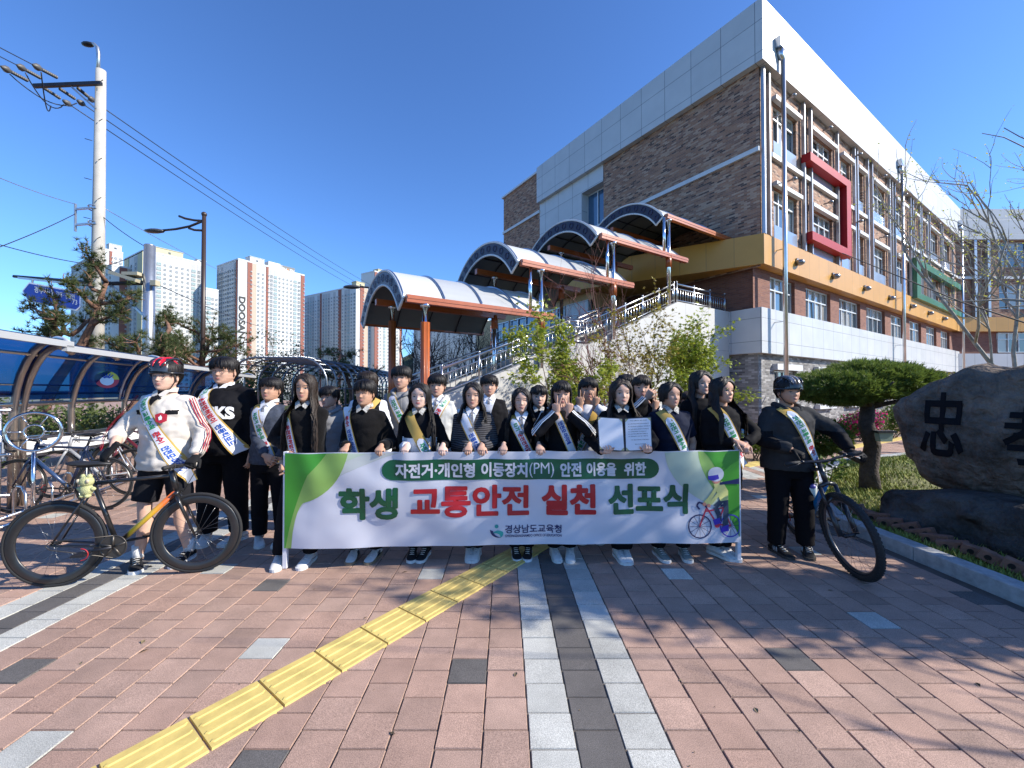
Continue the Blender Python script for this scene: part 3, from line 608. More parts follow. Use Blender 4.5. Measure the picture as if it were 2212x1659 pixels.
def tower(label, pxc, yt, H, pxr, pxl, pr, pl, roofs=(), setb=None, sign=False):
    k = (841.5-yt)/876; Y = (H-1.55)/k; cx = (pxc-1106)/876*Y; C = Vector((cx, Y, 0))
    def length(d, px): r = (px-1106)/876; return (r*C.y-C.x)/(d.x-r*d.y)
    Lr, Ll = length(dr, pxr), length(dl, pxl); nr = Vector((dr.y, -dr.x, 0)); nl = Vector((-dl.y, dl.x, 0)); nl = -dr
    T = thing('apartment_tower', label, 'apartment tower', C, group='apartment towers beyond the road')
    base = C+dr*Lr/2+dl*Ll/2; m = MB(); a = math.atan2(dr.y, dr.x)
    m.add([C+Vector((0, 0, -1)), C+dr*Lr+Vector((0, 0, -1)), C+dr*Lr+dl*Ll+Vector((0, 0, -1)), C+dl*Ll+Vector((0, 0, -1))]+[p+Vector((0, 0, H)) for p in (C, C+dr*Lr, C+dr*Lr+dl*Ll, C+dl*Ll)],
          [(0, 1, 5, 4), (1, 2, 6, 5), (2, 3, 7, 6), (3, 0, 4, 7), (4, 5, 6, 7)]); 
    for d, L in ((dr, Lr), (dl, Ll)): m.box(C+d*L/2+Vector((0, 0, H+.5)), (L, .5, 1.0), math.atan2(d.y, d.x))
    m.build('wall', twhite, T); fh = 2.85; nf = int((H-3)/fh); wins = []
    for pat, d, n, L, rz in ((pr, dr, nr, Lr, math.atan2(dr.y, dr.x)), (pl, dl, nl, Ll, math.atan2(dl.y, dl.x)+math.pi)):
        bw = L/len(pat); i = 0
        while i < len(pat):
            ch = pat[i]; j = i
            while j+1 < len(pat) and pat[j+1] == ch and ch in 'RBGY': j += 1
            if ch in 'RBGYr':
                s = MB(); p = C+d*((i+j+1)/2*bw)+n*.15+Vector((0, 0, H/2)); wd = (j-i+1)*bw*(.55 if ch == 'r' else 1)
                s.box(p, (wd, .5, H), math.atan2(d.y, d.x)); s.build('coloured_strip', {'R': tred, 'r': tred, 'B': tbeige, 'G': tgrey, 'Y': tcream}[ch], T)
                if ch in 'Rr':
                    s = MB()
                    for f in range(nf): s.box(C+d*((j+.78)*bw)+n*.55+Vector((0, 0, 2.6+f*fh)), (.9, .5, .8), math.atan2(d.y, d.x))
                    for f in range(nf): s.box(C+d*((j+.78)*bw)+n*.85+Vector((0, 0, 2.6+f*fh)), (.5, .1, .4), math.atan2(d.y, d.x), 1)
                    s = s.build('air_conditioner_shelf', [tframe, tglass], T); s['kind'] = 'stuff'
            elif ch in 'Wwn':
                if ch == 'W' or (ch == 'w' and i % 2): s = MB(); s.box(C+d*((i+.5)*bw)+n*.02+Vector((0, 0, H/2-.6)), (bw*.8, .2, H-1.2), math.atan2(d.y, d.x)); s.build('grey_strip', tgrey, T)
                for f in range(nf): wins.append((C+d*((i+.5)*bw)+n*.2+Vector((0, 0, 2.6+f*fh)), rz, ch))
            i = j+1
    wins.sort(key=lambda w: -w[0].z)
    for p, rz, ch in wins[:100]:
        o = bpy.data.objects.new('window', WM[ch]); COL.objects.link(o); o.parent = T; o.location = p-C; o.rotation_euler = (0, 0, rz)
    if len(wins) > 100:
        s = MB()
        for p, rz, ch in wins[100:]:
            Mx = Matrix.Translation(p) @ Matrix.Rotation(rz, 4, 'Z'); me = WM[ch]
            s.add([Mx @ v.co for v in me.vertices], [tuple(q.vertices) for q in me.polygons]); s.m[-len(me.polygons):] = [q.material_index + (2 if ch == 'W' else 0) for q in me.polygons]
        o = s.build('windows', [tglass, tframe, tgreen, tframe], T); o['kind'] = 'stuff'
    for t, w, hh, mt in roofs:
        s = MB(); s.box(C+dr*t+dl*(4)+Vector((0, 0, H+hh/2)), (w, 6, hh), math.atan2(dr.y, dr.x)); s.box(C+dr*t+dl*(4)+Vector((0, 0, H+hh+.15)), (w+.6, 6.6, .3), math.atan2(dr.y, dr.x)); s.build('roof_hut', mt, T)
        s = MB(); s.box(C+dr*t+dl*1+nr*.05+Vector((0, 0, H+hh*.55)), (1.2, .15, 1.2), math.atan2(dr.y, dr.x)); s.build('window', tglass, T)
    return T, C, Lr, Ll, nr
def place_text(m, body, org, ux, uy, nn, w, h, mi=0, **kw):
    t = MB(); t.text(body, (0, 0, w, h), mi, **kw); t.map(lambda x, y, z: Vector(org)+ux*x+uy*y+nn*z); m.join(t)
up = Vector((0, 0, 1))
T5, C5, L5, _, n5 = tower('tall white apartment tower with big black vertical lettering and a lit roof sign', 512, 559, 85.4, 656, 466, '..RBnnrwWnnnnWwR', 'rwnnwnnwww', [(12, 9, 4.5, twhite)])
m = MB(); place_text(m, 'DOOSAN', C5+dr*.5+n5*.35+up*62, -up, dr, n5, 27, 4.0, 0, off=.03)
m.map(lambda x, y, z: (x, y, z)); m.build('lettering', mat('black_letter', (.02, .02, .02), .6), T5)
m = MB(); m.box(C5+dr*23+dl*3+up*(85.4+2.2), (8, 5, 4.4), math.atan2(dr.y, dr.x)); m.build('roof_hut', twhite, T5)
m = MB(); m.box(C5+dr*32+dl*1.5+up*(85.4+2.0), (11.5, .5, 4.4), math.atan2(dr.y, dr.x)); sg = m.build('roof_sign', mat('sign_grey', (.12, .13, .13), .5), T5)
m = MB(); o_ = C5+dr*26.6+dl*1.2+n5*.02+up*85.9
place_text(m, 'THE', o_+up*2.6, dr, up, n5, 2.2, .8, 0, off=.02); place_text(m, 'ZEN', o_, dr, up, n5, 5.0, 2.2, 0, off=.02); place_text(m, 'I', o_+dr*5.6, dr, up, n5, .4, 2.2, 1, off=.02); place_text(m, 'I', o_+dr*6.4, dr, up, n5, .4, 2.2, 1, off=.02); place_text(m, 'TH', o_+dr*7.4, dr, up, n5, 3.2, 2.2, 0, off=.02)
m.build('lettering', [mat('white_letter', (.75, .75, .75), .6), mat('orange_letter', (.75, .22, .03), .6)], sg)
tower('white apartment tower with cream roof hut behind the steel mast pole', 306, 540, 85.4, 433, 266, '.wWnnnnnWw', 'YwwY', [(13, 14, 4.5, tcream), (30, 5, 2.5, twhite)])
tower('apartment tower with red and beige strips, cream upper block, left of the mast pole', 238, 572, 78, 303, 212, '..RRBBnn', 'wnnw', [(20, 7, 9, tcream)])
tower('stepped white tower right behind the concrete utility pole', 219, 537, 92, 262, 150, '.rnn', 'wnnwwnnw', [(6, 6, 5, twhite)])
tower('long white tower row with red strips, between the lettered tower and the lowest canopy', 768, 617, 85.4, 868, 657, '.RBnrWnnnWwnr', 'wnWwnRnwnwWwrwnwWww', [(5, 8, 4.5, tcream)])
tower('tall grey sided tower rising behind the tower row beside the canopy fascia', 808, 585, 100, 850, 779, 'RnWnn', '....', [(9, 9, 3.5, tcream)])
tower('shaded pale tower seen below the lowest canopy, behind the bare trees', 1046, 690, 70, 1130, 893, 'RBnnWw', 'wnnWnnwwnnWnnw')
tower('low white apartment block between the two tall towers, behind the brown lamp', 436, 622, 62, 470, 428, 'wWnn', 'ww')
hl = MB(); n = 40
for j in range(13):
    for i in range(n+1):
        x = -260+i*13; y = 420+j*28; h = 70*math.exp(-((x+90)/95)**2)*math.exp(-((j-6)/4.5)**2)+30*math.exp(-((x-80)/130)**2)*math.exp(-((j-6)/4.5)**2); hl.v.append((x, y, h*(1+.25*noise.noise(Vector((x*.03, y*.03, 0))))+4*noise.noise(Vector((x*.11, y*.11, 1)))-2))
for j in range(12):
    for i in range(n): a = j*(n+1)+i; hl.f.append([a, a+1, a+n+2, a+n+1]); hl.m.append(0); hl.s.append(True); hl.uv.append(None)
hl.build('hill', mat('hill_forest', (.05, .075, .03), .95, var=(.12, .5, (.10, .11, .045)), bump=(.35, 1, 3)), kind='structure')
# ================================================================ poles, lamps, wires, road sign
conc = mat('pole_concrete', (.42, .40, .36), .85, var=(2.5, .12), bump=(25, .3, .004)); galv = mat('galvanised_steel', (.48, .5, .52), .35, .85, var=(4, .12)); wirem = mat('wire_black', (.02, .02, .025), .5); brownm = mat('brown_paint', (.045, .028, .022), .4)
p1 = thing('utility_pole', 'tall concrete utility pole with cross arm and a small lamp on its top', 'utility pole', (-13.12, 12.8, 0))
m = MB(); m.tube([(-13.12, 12.8, 0), (-13.12, 12.8, 6), (-13.12, 12.8, 11.75)], [.19, .16, .125], 18); m.build('pole', conc, p1)
m = MB()
for k in range(14): z = 3.2+k*.62; s = 1 if k % 2 else -1; m.tube([(-13.12+s*.1, 12.66, z), (-13.12+s*.27, 12.6, z+.03)], .011, 5)
m.build('climbing_step', darkm, p1)
m = MB(); m.bar(at(74, 186, 12.6), at(219, 180, 12.6), .09, .1); m.build('cross_arm', darkm, p1)
m = MB(); m.bar(at(155, 188, 12.6), at(207, 235, 12.62), .03, .05); m.build('brace', galv, p1)
m = MB(); m.tube([at(212, 158, 12.75), at(213, 118, 12.75), at(211, 103, 12.75), at(204, 96, 12.75), at(192, 94, 12.75)], .05, 8); m.ball(at(190, 96, 12.75), (.2, .1, .07), 1); m.build('lamp_arm', [galv, darkm], p1)
m = MB(); m.bar(at(163, 440, 12.6), at(163, 500, 12.6), .06, .03)
for y in (452, 486): m.bar(at(163, y, 12.6), at(208, y-4, 12.65), .05, .06); m.ring(at(208, y-4, 12.8), (0, 0, 1), .18, .02, 20); m.ring(at(208, y+2, 12.8), (0, 0, 1), .18, .02, 20)
m.build('bracket', galv, p1)
m = MB(); lo = [((3, 144), (65, 177)), ((37, 141), (92, 171)), ((71, 140), (128, 170)), ((95, 190), (155, 229)), ((131, 193), (184, 228)), ((170, 192), (203, 219))]
for k, ((x0, y0), (x1, y1)) in enumerate(lo):
    Y0, Y1 = (11.6, 12.5) if k < 3 else (12.7, 13.8); a, b = at(x0, y0, Y0), at(x1, y1, Y1)
    N = 8
    for i in range(N): p = a+(b-a)*(.35*(k < 3)+.6*i/N); q = a+(b-a)*(.35*(k < 3)+.6*(i+.5)/N); m.tube([p, q], [.055, .03], 8)
    e = a if k < 3 else b; m.tube([e, e+(b-a)*.16*(1 if k < 3 else -1), e+(b-a)*.3*(1 if k < 3 else -1)], [.03, .1, .05], 8)
    m.build('insulator', mat('insulator_grey', (.10, .095, .09), .5), p1); m = MB()
def wire(pts, lbl, r=.012, sag=0, mt=None, n=14):
    m = MB(); P = []
    for a, b in zip(pts[:-1], pts[1:]):
        for i in range(n): t = i/n; p = a+(b-a)*t; P.append(p-up*sag*4*t*(1-t))
    P.append(pts[-1]); m.tube(P, r, 5); return tag(m.build('wire', mt or wirem), lbl, 'wire', 'overhead wires by the road')
for k, (yl, pr_, ry, fx, fy) in enumerate(((102, (203, 219), 232, 850, 640), (122, (184, 228), 257, 838, 644), (143, (155, 229), 277, 828, 650))):
    lx = (71, 37, 3)[k]; ly = (140, 141, 144)[k]
    nm = ('topmost', 'middle', 'lowest')[k]
    wire([at(-60, yl-30, 9.5), at(lx, ly, 11.6)], nm+' of three wires entering at the top left corner', .014)
    wire([at(pr_[0], pr_[1], 13.8), at(fx, fy, 62)], nm+' of three wires running down from the pole towards the canopies', .017, .55, n=30)
    a = at(lx+18, ly+16, 11.8); b = at(110+k*28, 229-k*3, 13.4); m = MB(); P = []
    for i in range(13): t = i/12; p = a+(b-a)*t; p.z -= (.62-.1*k)*math.sin(math.pi*t)**.8*(.6+.4*t); P.append(p)
    m.tube(P, .016, 5); m.build('jumper_cable', wirem, p1)
wire([at(-40, 368, 9), at(163, 441, 12.6)], 'thin pale cable from the left edge to the bracket of the concrete pole', .011, .05, galv)
wire([at(-40, 548, 9), at(163, 462, 12.6)], 'dark cable rising from the pine to the bracket of the concrete pole', .011, .05)
wire([at(222, 468, 12.8), at(318, 535, 13)], 'short cable from the concrete pole down to the top of the steel mast', .012, .05)
wire([at(325, 532, 13), at(225, 575, 12.9), at(-30, 520, 10)], 'cable from the steel mast past the concrete pole to the left edge', .012, .08)
wire([at(222, 575, 12.8), at(335, 612, 13), at(560, 705, 30), at(800, 760, 55)], 'long cable crossing in front of the white towers', .016, .1)
wire([at(222, 448, 12.8), at(560, 620, 30), at(790, 740, 60)], 'thin cable sloping across the lettered tower', .012, .2, galv)
m = MB(); m.tube([at(203, 470, 12.7), at(200, 520, 12.7), at(203, 640, 12.7)], .02, 6); m.build('down_cable', mat('cable_blue', (.02, .03, .12), .5), p1)
p2 = thing('mast_pole', 'thick galvanised steel mast pole carrying the blue road sign arm', 'pole', (-11.67, 13, 0))
m = MB(); m.tube([(-11.67, 13, 0), (-11.67, 13, 6.2)], [.17, .15], 20); m.ball((-11.67, 13, 6.2), (.15, .15, .05)); m.build('pole', galv, p2)
m = MB(); m.tube([at(318, 611, 13), at(222, 613, 13), at(30, 597, 12.8)], [.07, .06, .045], 10); m.build('mast_arm', darkm, p2)
m = MB(); m.bar(at(318, 688, 13), at(238, 614, 13), .06, .06); m.build('brace', galv, p2)
m = MB(); m.box(at(276, 600, 12.9), (.9, .4, .1), .2, M=Matrix.Translation(at(276, 600, 12.9)) @ Matrix.Rotation(.3, 4, 'Y')); m.box(at(292, 594, 12.9), (.5, .4, .1)); m.box(at(335, 612, 12.9), (.18, .18, .16)); m.build('traffic_camera', mat('camera_cream', (.45, .40, .28), .5), p2)
rs = thing('road_sign', 'blue direction sign with white border hanging behind the pine tree', 'road sign', at(110, 640, 12.7))
a, b = at(48, 628, 12.7), at(175, 652, 12.7); ux = (b-a); Ls = ux.length; ux.normalize(); uz = Vector((0, 0, 1)); hx = .62
def sgn(d, off, mt, nm, par, th=.03):
    m = MB(); m.prism([(d, 0), (.22+d*.3, -hx/2+d), (Ls-.15, -hx/2+d), (Ls-d, -hx/4), (Ls-d, hx/4), (Ls-.15, hx/2-d), (.22+d*.3, hx/2-d)], a+Vector((0, -off, 0)), ux, uz, (0, th, 0)); return m.build(nm, mt, par)
pl = sgn(0, 0, whitep, 'sign_plate', rs); sgn(.045, .006, mat('sign_blue', (.012, .045, .35), .4), 'sign_field', rs, .01)
m = MB(); place_text(m, '경주시내', a+ux*.4+uz*.02-Vector((0, .012, 0)), ux, uz, Vector((0, -1, 0)), .6, .2, 0, off=.02); place_text(m, '김해 · 삼랑진', a+ux*1.1+uz*.02-Vector((0, .012, 0)), ux, uz, Vector((0, -1, 0)), .6, .17, 0, off=.01)
place_text(m, '73', a+ux*1.62-uz*.12-Vector((0, .012, 0)), ux, uz, Vector((0, -1, 0)), .16, .15, 0); m.build('lettering', whitep, pl)
m = MB(); m.bar(at(40, 600, 12.75), at(180, 616, 12.75), .05, .06)
for x in (70, 150): m.bar(at(x, 604, 12.73), at(x, 634, 12.73), .04, .04)
m.build('hanger', galv, rs)
def street_lamp(x, y, h, lbl, arms):
    o = thing('street_lamp', lbl, 'street lamp', (x, y, 0)); m = MB(); m.tube([(x, y, 0), (x, y, h)], [.1, .07], 14); m.ball((x, y, h+.07), .1); m.build('pole', brownm, o)
    for a in arms: m = MB(); m.tube(a, .045, 8); m.build('arm', brownm, o)
    e = arms[0][-1]; m = MB(); m.ball(e+Vector((-.3, 0, -.02)), (.42, .16, .09)); m.build('lamp_head', mat('lamp_dark', (.06, .06, .065), .3), o)
street_lamp(-12.22, 16, 8.45, 'brown street lamp with curved double arm in front of the towers', [[at(437, 478, 16), at(425, 483, 16), at(410, 489, 16), at(380, 495, 16), at(350, 498, 16)], [at(437, 477, 16), at(420, 476, 16), at(400, 472, 16), at(387, 467, 16)], [at(437, 498, 16), at(420, 497, 16), at(408, 493, 16)]])
street_lamp(-5.4, 18.2, 6.6, 'brown street lamp hidden behind the lowest canopy, its head over the tower roofs', [[at(846, 640, 18.2), at(830, 636, 18.2), at(800, 622, 18.2), at(775, 619, 18.2)]])
# ================================================================ curved steel trellis tunnel
tr = thing('trellis_tunnel', 'long empty trellis tunnel of bent steel tubes behind the students', 'trellis tunnel', (-9, 15, 0)); dT = Vector((-.05, 1, 0)).normalized(); sT = Vector((dT.y, -dT.x, 0)); O = Vector((-10.9, 15.6, 0)); Wt, Ht, rt = 3.7, 2.8, 1.0
def hoop(k): 
    o = O+dT*k; P = [o, o+up*(Ht-rt)]
    for i in range(1, 7): a = math.pi/2*i/6; P.append(o+sT*(rt-rt*math.cos(a))+up*(Ht-rt+rt*math.sin(a)))
    for i in range(7): a = math.pi/2*i/6; P.append(o+sT*(Wt-rt+rt*math.sin(a))+up*(Ht-rt+rt*math.cos(a)))
    return P+[o+sT*Wt]
tm = mat('trellis_steel', (.22, .24, .27), .3, .8)
for k in range(24):
    m = MB(); m.tube(hoop(k*1.0), .045, 8); m.build('hoop', tm, tr)
H0, H1 = hoop(0), hoop(23)
for i in range(3, 13):
    m = MB(); m.tube([H0[i]+up*.05, H1[i]+up*.05], .026, 6); m.build('purlin', tm, tr)
for i in range(9): m = MB(); p = H0[7]+(H0[8]-H0[7])*(i+.5)/9+up*.06; m.tube([p, p+dT*23], .024, 6); m.build('purlin', tm, tr)
for z in (.9, 1.6): m = MB(); m.tube([O+up*z, O+up*z+dT*23], .022, 6); m.tube([O+sT*Wt+up*z, O+sT*Wt+up*z+dT*23], .022, 6); m.build('purlin', tm, tr)
# ================================================================ cycle shelter with blue roof
def blue_sheet():
    m = mat('blue_sheet', (.006, .04, .15), .12, spec=.45, var=(1.1, .35)); n = m.node_tree; N = n.nodes; t = N.new('ShaderNodeBsdfTransparent'); t.inputs[0].default_value = (.028, .13, .34, 1); tl = N.new('ShaderNodeBsdfTranslucent'); tl.inputs[0].default_value = (.01, .09, .32, 1)
    a = N.new('ShaderNodeMixShader'); a.inputs[0].default_value = .22; b = N.new('ShaderNodeMixShader'); b.inputs[0].default_value = .50
    n.links.new(N['Principled BSDF'].outputs[0], a.inputs[1]); n.links.new(tl.outputs[0], a.inputs[2]); n.links.new(a.outputs[0], b.inputs[1]); n.links.new(t.outputs[0], b.inputs[2]); n.links.new(b.outputs[0], N['Material Output'].inputs[0]); return m
sh = thing('cycle_shelter', 'steel cycle shelter with curved blue roof at the left edge', 'cycle shelter', (-6.5, 6, 0)); fd = Vector((-.33, .944, 0)); cv = Vector((-1.2, .53, 0)); F0 = Vector((-5.07, 4.0, 0))
bl = blue_sheet(); brs = mat('warm_steel', (.50, .46, .40), .3, .9)
def SP(q, a): return F0+fd*q+cv*(a)
arcP = [(-.04, 2.10), (.08, 2.16), (.22, 2.19), (.38, 2.17), (.54, 2.10), (.70, 1.97), (.84, 1.80), (.93, 1.62), (.98, 1.46)]
mods = [(-1.6, .98), (.86, 3.3), (3.2, 6.3), (6.2, 9.3)]
for i, (a, b) in enumerate(mods):
    dz = -.045*i; m = MB(); n = 6
    for k in range(n):
        for (c0, z0), (c1, z1) in zip(arcP[:-1], arcP[1:]):
            q0, q1 = a+(b-a)*k/n, a+(b-a)*(k+1)/n; m.add([SP(q0, c0)+up*(z0+dz), SP(q1, c0)+up*(z0+dz), SP(q1, c1)+up*(z1+dz), SP(q0, c1)+up*(z1+dz)], [(0, 1, 2, 3)], 0, True)
    m.build('roof_sheet', bl, sh)
    m = MB(); m.bar(SP(a, -.06)+up*(2.09+dz), SP(b, -.06)+up*(2.095+dz), .05, .07); m.build('gutter', mat('gutter_white', (.55, .56, .57), .35, .3), sh)
    for q in (a, b): m = MB(); m.tube([SP(q, c)+up*(z+dz+.012) for c, z in arcP], .022, 6); m.build('edge_trim', mat('gutter_white', 0), sh)
for q in (-.4, .85, 1.0, 1.95, 3.4, 4.9, 6.4, 7.9, 9.2):
    dz = -.045*sum(q > a+.05 for a, _ in mods[1:]); m = MB(); m.tube([SP(q, 1)]+[SP(q, 1)+up*1.3]+[SP(q, c)+up*(z-.045+dz) for c, z in arcP[::-1][1:]], .042, 10); m.build('rib', brs, sh)
for c, z, r in ((.99, 1.5, .02), (1.0, 1.36, .03), (.94, 1.62, .012), (.6, 2.0, .02)): m = MB(); m.tube([SP(-1.6, c)+up*z, SP(9.2, c)+up*z], r, 8); m.build('rail', brs, sh)
# sign board of the shelter
sb = thing('shelter_sign', 'long white sign board with Korean lettering inside the cycle shelter', 'sign board', SP(1, 1)); a = Vector((-6.62, 5.3, .66)); b = Vector((-6.98, 7.75, .64)); ux = b-a; Lb = ux.length; ux.normalize(); nn = Vector((ux.y, -ux.x, 0))
m = MB(); m.prism([(0, 0), (Lb, 0), (Lb, .22), (0, .22)], a, ux, up, -nn*.03); pl = m.build('board', mat('sign_white', (.72, .72, .72), .4), sb)
m = MB(); m.bar(a+up*.235, b+up*.235, .05, .04, mi=0); m.bar(a-up*.015, b-up*.015, .05, .04, mi=0); m.build('board_frame', steel, pl)
m = MB()
for i, ch in enumerate('자전거보관대'): place_text(m, ch, a+ux*(.98+.255*i)+up*.06+nn*.004, ux, up, nn, .115, .115, 0, off=.008)
m.build('lettering', mat('black_letter', 0), pl)
m = MB(); c = Vector((-5.88, 5.0, 1.035)); ax = Vector((.55, -.83, 0)); 
m.ring(c, ax, .235, .02, 32, 8); m.ring(c, ax, .085, .01, 20, 6); u_ = Vector((0, 0, 1)); w_ = ax.normalized().cross(u_)
for k in range(6): q = k*math.pi/3+.5; d = u_*math.cos(q)+w_*math.sin(q); m.tube([c+d*.085, c+d*.235], .008, 6)
rg = m.build('wheel_ornament', chrome); tag(rg, 'polished steel wheel shaped ornament standing at the near end of the cycle shelter', 'ornament')
m.tube([c-up*.25, c-up*1.035], .02, 8); rg.data = m.build('tmp', chrome).data; bpy.data.objects.remove(bpy.data.objects['tmp'])
# round sticker on the blue sheet
st = MB(); cS = SP(2.62, .80)+up*1.72; nS = Vector((.75, -.58, .25)).normalized(); e1 = Vector((.60, .78, 0)).normalized(); e2 = nS.cross(e1)*-1
e2 = e2 if e2.z > 0 else -e2
def disk(c, r, n, mi, off, a0=0, a1=6.2832, r0=0):
    P = [c+nS*off+(e1*math.cos(a0+(a1-a0)*i/n)+e2*math.sin(a0+(a1-a0)*i/n))*r for i in range(n+1)]
    Pi = [c+nS*off+(e1*math.cos(a0+(a1-a0)*i/n)+e2*math.sin(a0+(a1-a0)*i/n))*r0 for i in range(n+1)]
    st.add(P+Pi, [(i, i+1, n+2+i, n+1+i) for i in range(n)], mi)
disk(cS, .15, 20, 0, .03, 0, math.pi); disk(cS, .15, 20, 1, .03, math.pi, 2*math.pi); disk(cS-e2*.02, .085, 24, 2, .034)
for k in range(5): q = math.pi*(.25+.125*k); d = e1*math.cos(q)+e2*math.sin(q); w = e1*math.sin(q)-e2*math.cos(q); st.add([cS+nS*.037+d*.03-w*.009, cS+nS*.037+d*.03+w*.009, cS+nS*.037+d*.11+w*.009, cS+nS*.037+d*.11-w*.009], [(0, 1, 2, 3)], 3)
st.build('sticker', [mat('sticker_yellow', (.75, .6, .03), .4), mat('sticker_red', (.6, .02, .03), .4), whitep, mat('sign_blue', 0)], sh)
# cycle racks: low steel loops
RK = ['nearest', 'second', 'third', 'fourth', 'fifth', 'sixth', 'seventh', 'eighth', 'ninth', 'tenth', 'eleventh', 'twelfth', 'farthest']
for k in range(13):
    m = MB(); p = SP(.2+k*.42, .35); m.tube([p, p+up*.32, p+up*.4+cv*.08, p+up*.4+cv*.18, p+up*.32+cv*.26, p+cv*.26], .014, 6)
    tag(m.build('rack_loop', steel), 'bent steel wheel stand under the cycle shelter, %s in its row from the camera' % RK[k], 'cycle rack', 'wheel stands under the cycle shelter')
for c in (.35, .61): m = MB(); m.tube([SP(-.2, c)+up*.05, SP(5.6, c)+up*.05], .018, 6); tag(m.build('rack_rail', steel), 'low steel floor rail of the cycle rack, %s one' % ('inner' if c > .5 else 'outer'), 'rail', 'floor rails of the cycle rack')
sf = thing('steel_fence', 'shiny steel tube fence panel at the left edge below the blue roof', 'fence', (-6.3, 4.9, 0))
for k in range(6):
    m = MB(); p = Vector((-7.0+k*.14, 4.75+k*.05, 0)); m.tube([p, p+up*1.35], .016, 6); m.build('bar', steel, sf)
for z in (.25, .75, 1.3): m = MB(); m.tube([(-7.3, 4.65, z), (-6.2, 5.03, z)], .022, 6); m.build('rail', steel, sf)
# ================================================================ trees, shrubs, flowers
rnd = random.Random(23)
def rv(r=1): return Vector((rnd.gauss(0, r), rnd.gauss(0, r), rnd.gauss(0, r)))
def limb(m, p, d, L, r0, r1, wob=.15, n=5, mi=0, lift=0, seg=6):
    pts = [p.copy()]; d = d.normalized(); q = p.copy()
    for i in range(n): d = (d+rv(wob)+Vector((0, 0, lift))).normalized(); q = q+d*L/n; pts.append(q.copy())
    m.tube(pts, [r0+(r1-r0)*i/n for i in range(n+1)], seg, mi); return pts, d
class Leaves:
    def __init__(s): s.m = MB(); s.c = []
    def leaf(s, p, nrm, sz, col, star=False):
        nrm = nrm.normalized(); a = nrm.cross(rv()).normalized(); b = nrm.cross(a)
        if star:
            P = [p]; k = 5
            for i in range(2*k): q = math.pi*i/k; r = sz*(1 if i % 2 == 0 else .42); P.append(p+a*math.cos(q)*r+b*math.sin(q)*r-nrm*r*.25)
            s.m.add(P, [(0, 1+i, 1+(i+1) % (2*k)) for i in range(2*k)]); s.c += [col]*(2*k)
        else:
            s.m.add([p-a*sz, p+b*sz*.5, p+a*sz, p-b*sz*.5], [(0, 1, 2, 3)]); s.c.append(col)
    def needle(s, p, d, L, w, col):
        a = d.cross(rv()).normalized()*w; s.m.add([p-a, p+a, p+d*L], [(0, 1, 2)]); s.c.append(col)
    def build(s, name, par, mname='leaf', rough=.6):
        o = s.m.build(name, leafmat, par); set_attr(o, s.c); return o
leafmat = attrmat('leaf', .6)
lb = leafmat.node_tree.nodes['Principled BSDF']; lb.inputs['Subsurface Weight'].default_value = 0
_n = leafmat.node_tree; _tr = _n.nodes.new('ShaderNodeBsdfTranslucent'); _ms = _n.nodes.new('ShaderNodeMixShader'); _ms.inputs[0].default_value = .38
_at = [q for q in _n.nodes if q.type == 'ATTRIBUTE'][0]; _n.links.new(_at.outputs['Color'], _tr.inputs[0]); _n.links.new(lb.outputs[0], _ms.inputs[1]); _n.links.new(_tr.outputs[0], _ms.inputs[2]); _n.links.new(_ms.outputs[0], _n.nodes['Material Output'].inputs[0])
def mixc(a, b, t): return tuple(x+(y-x)*t for x, y in zip(a, b))
barkred = mat('pine_bark', (.20, .10, .065), .9, var=(9, .4, (.27, .15, .10)), bump=(40, 1, .02)); bark = mat('grey_bark', (.16, .13, .10), .9, var=(8, .35), bump=(40, .8, .01)); barkpale = mat('pale_bark', (.30, .27, .23), .8, var=(7, .4), bump=(30, .6, .008)); barkd = mat('dark_bark', (.075, .055, .045), .9, var=(10, .4), bump=(35, 1, .02)); barkm = mat('maple_bark', (.13, .085, .06), .8, var=(8, .3)); barkr = mat('red_twigs', (.16, .055, .045), .7, var=(8, .3))
def pine(x, y, z0, H, spread, lbl, seed, lean=(0, 0), nb=11, tuft=.2, grp=None, dens=1.0):
    global rnd; rnd = random.Random(seed); o = thing('pine_tree', lbl, 'pine tree', (x, y, 0), group=grp); m = MB(); lf = Leaves(); base = Vector((x, y, 0))
    pts, d = limb(m, base, Vector((lean[0], lean[1], 1)), H*.86, .15, .05, .10, 8, seg=10); tips = []
    for k in range(nb):
        i = 3+int((len(pts)-4)*k/nb) if k < nb-1 else len(pts)-1; a = k*2.4+rnd.random(); p = pts[min(i, len(pts)-1)]+(pts[min(i+1, len(pts)-1)]-pts[min(i, len(pts)-1)])*rnd.random()
        if p.z < z0: p = p+up*(z0-p.z)
        L = spread*(1-.45*(p.z/H))*rnd.uniform(.75, 1.15); b, bd = limb(m, p, Vector((math.cos(a), math.sin(a), rnd.uniform(-.05, .5))), L, .06, .022, .22, 5, lift=.04)
        for q in b[2:]:
            for _ in range(3):
                c, cd_ = limb(m, q, bd+rv(.6)+up*.25, L*rnd.uniform(.2, .42), .018, .007, .3, 3, lift=.1, seg=4); tips += c[1:]
    for t in tips:
        if rnd.random() > dens: continue
        for _ in range(2):
            c = t+rv(tuft*.45); cc = rnd.random()
            for _ in range(30):
                v = (rv()+up*.7).normalized(); lf.needle(c, v, tuft*rnd.uniform(.5, 1.0), .0065, mixc((.035, .06, .018), (.13, .15, .045), cc*.6+rnd.random()*.4))
    m.build('trunk', barkred, o); lf.build('needles', o); return o
pine(-12.2, 10.4, 3.0, 5.5, 1.5, 'red barked garden pine with bent limbs, in front of the blue road sign', 3, (.0, 0), tuft=.17, dens=.75)
pine(-9.3, 9.6, 2.2, 3.9, 1.15, 'small pine beside the concrete pole, tufts hanging over the shelter roof', 8, (-.05, 0), nb=7, tuft=.2, dens=.5)
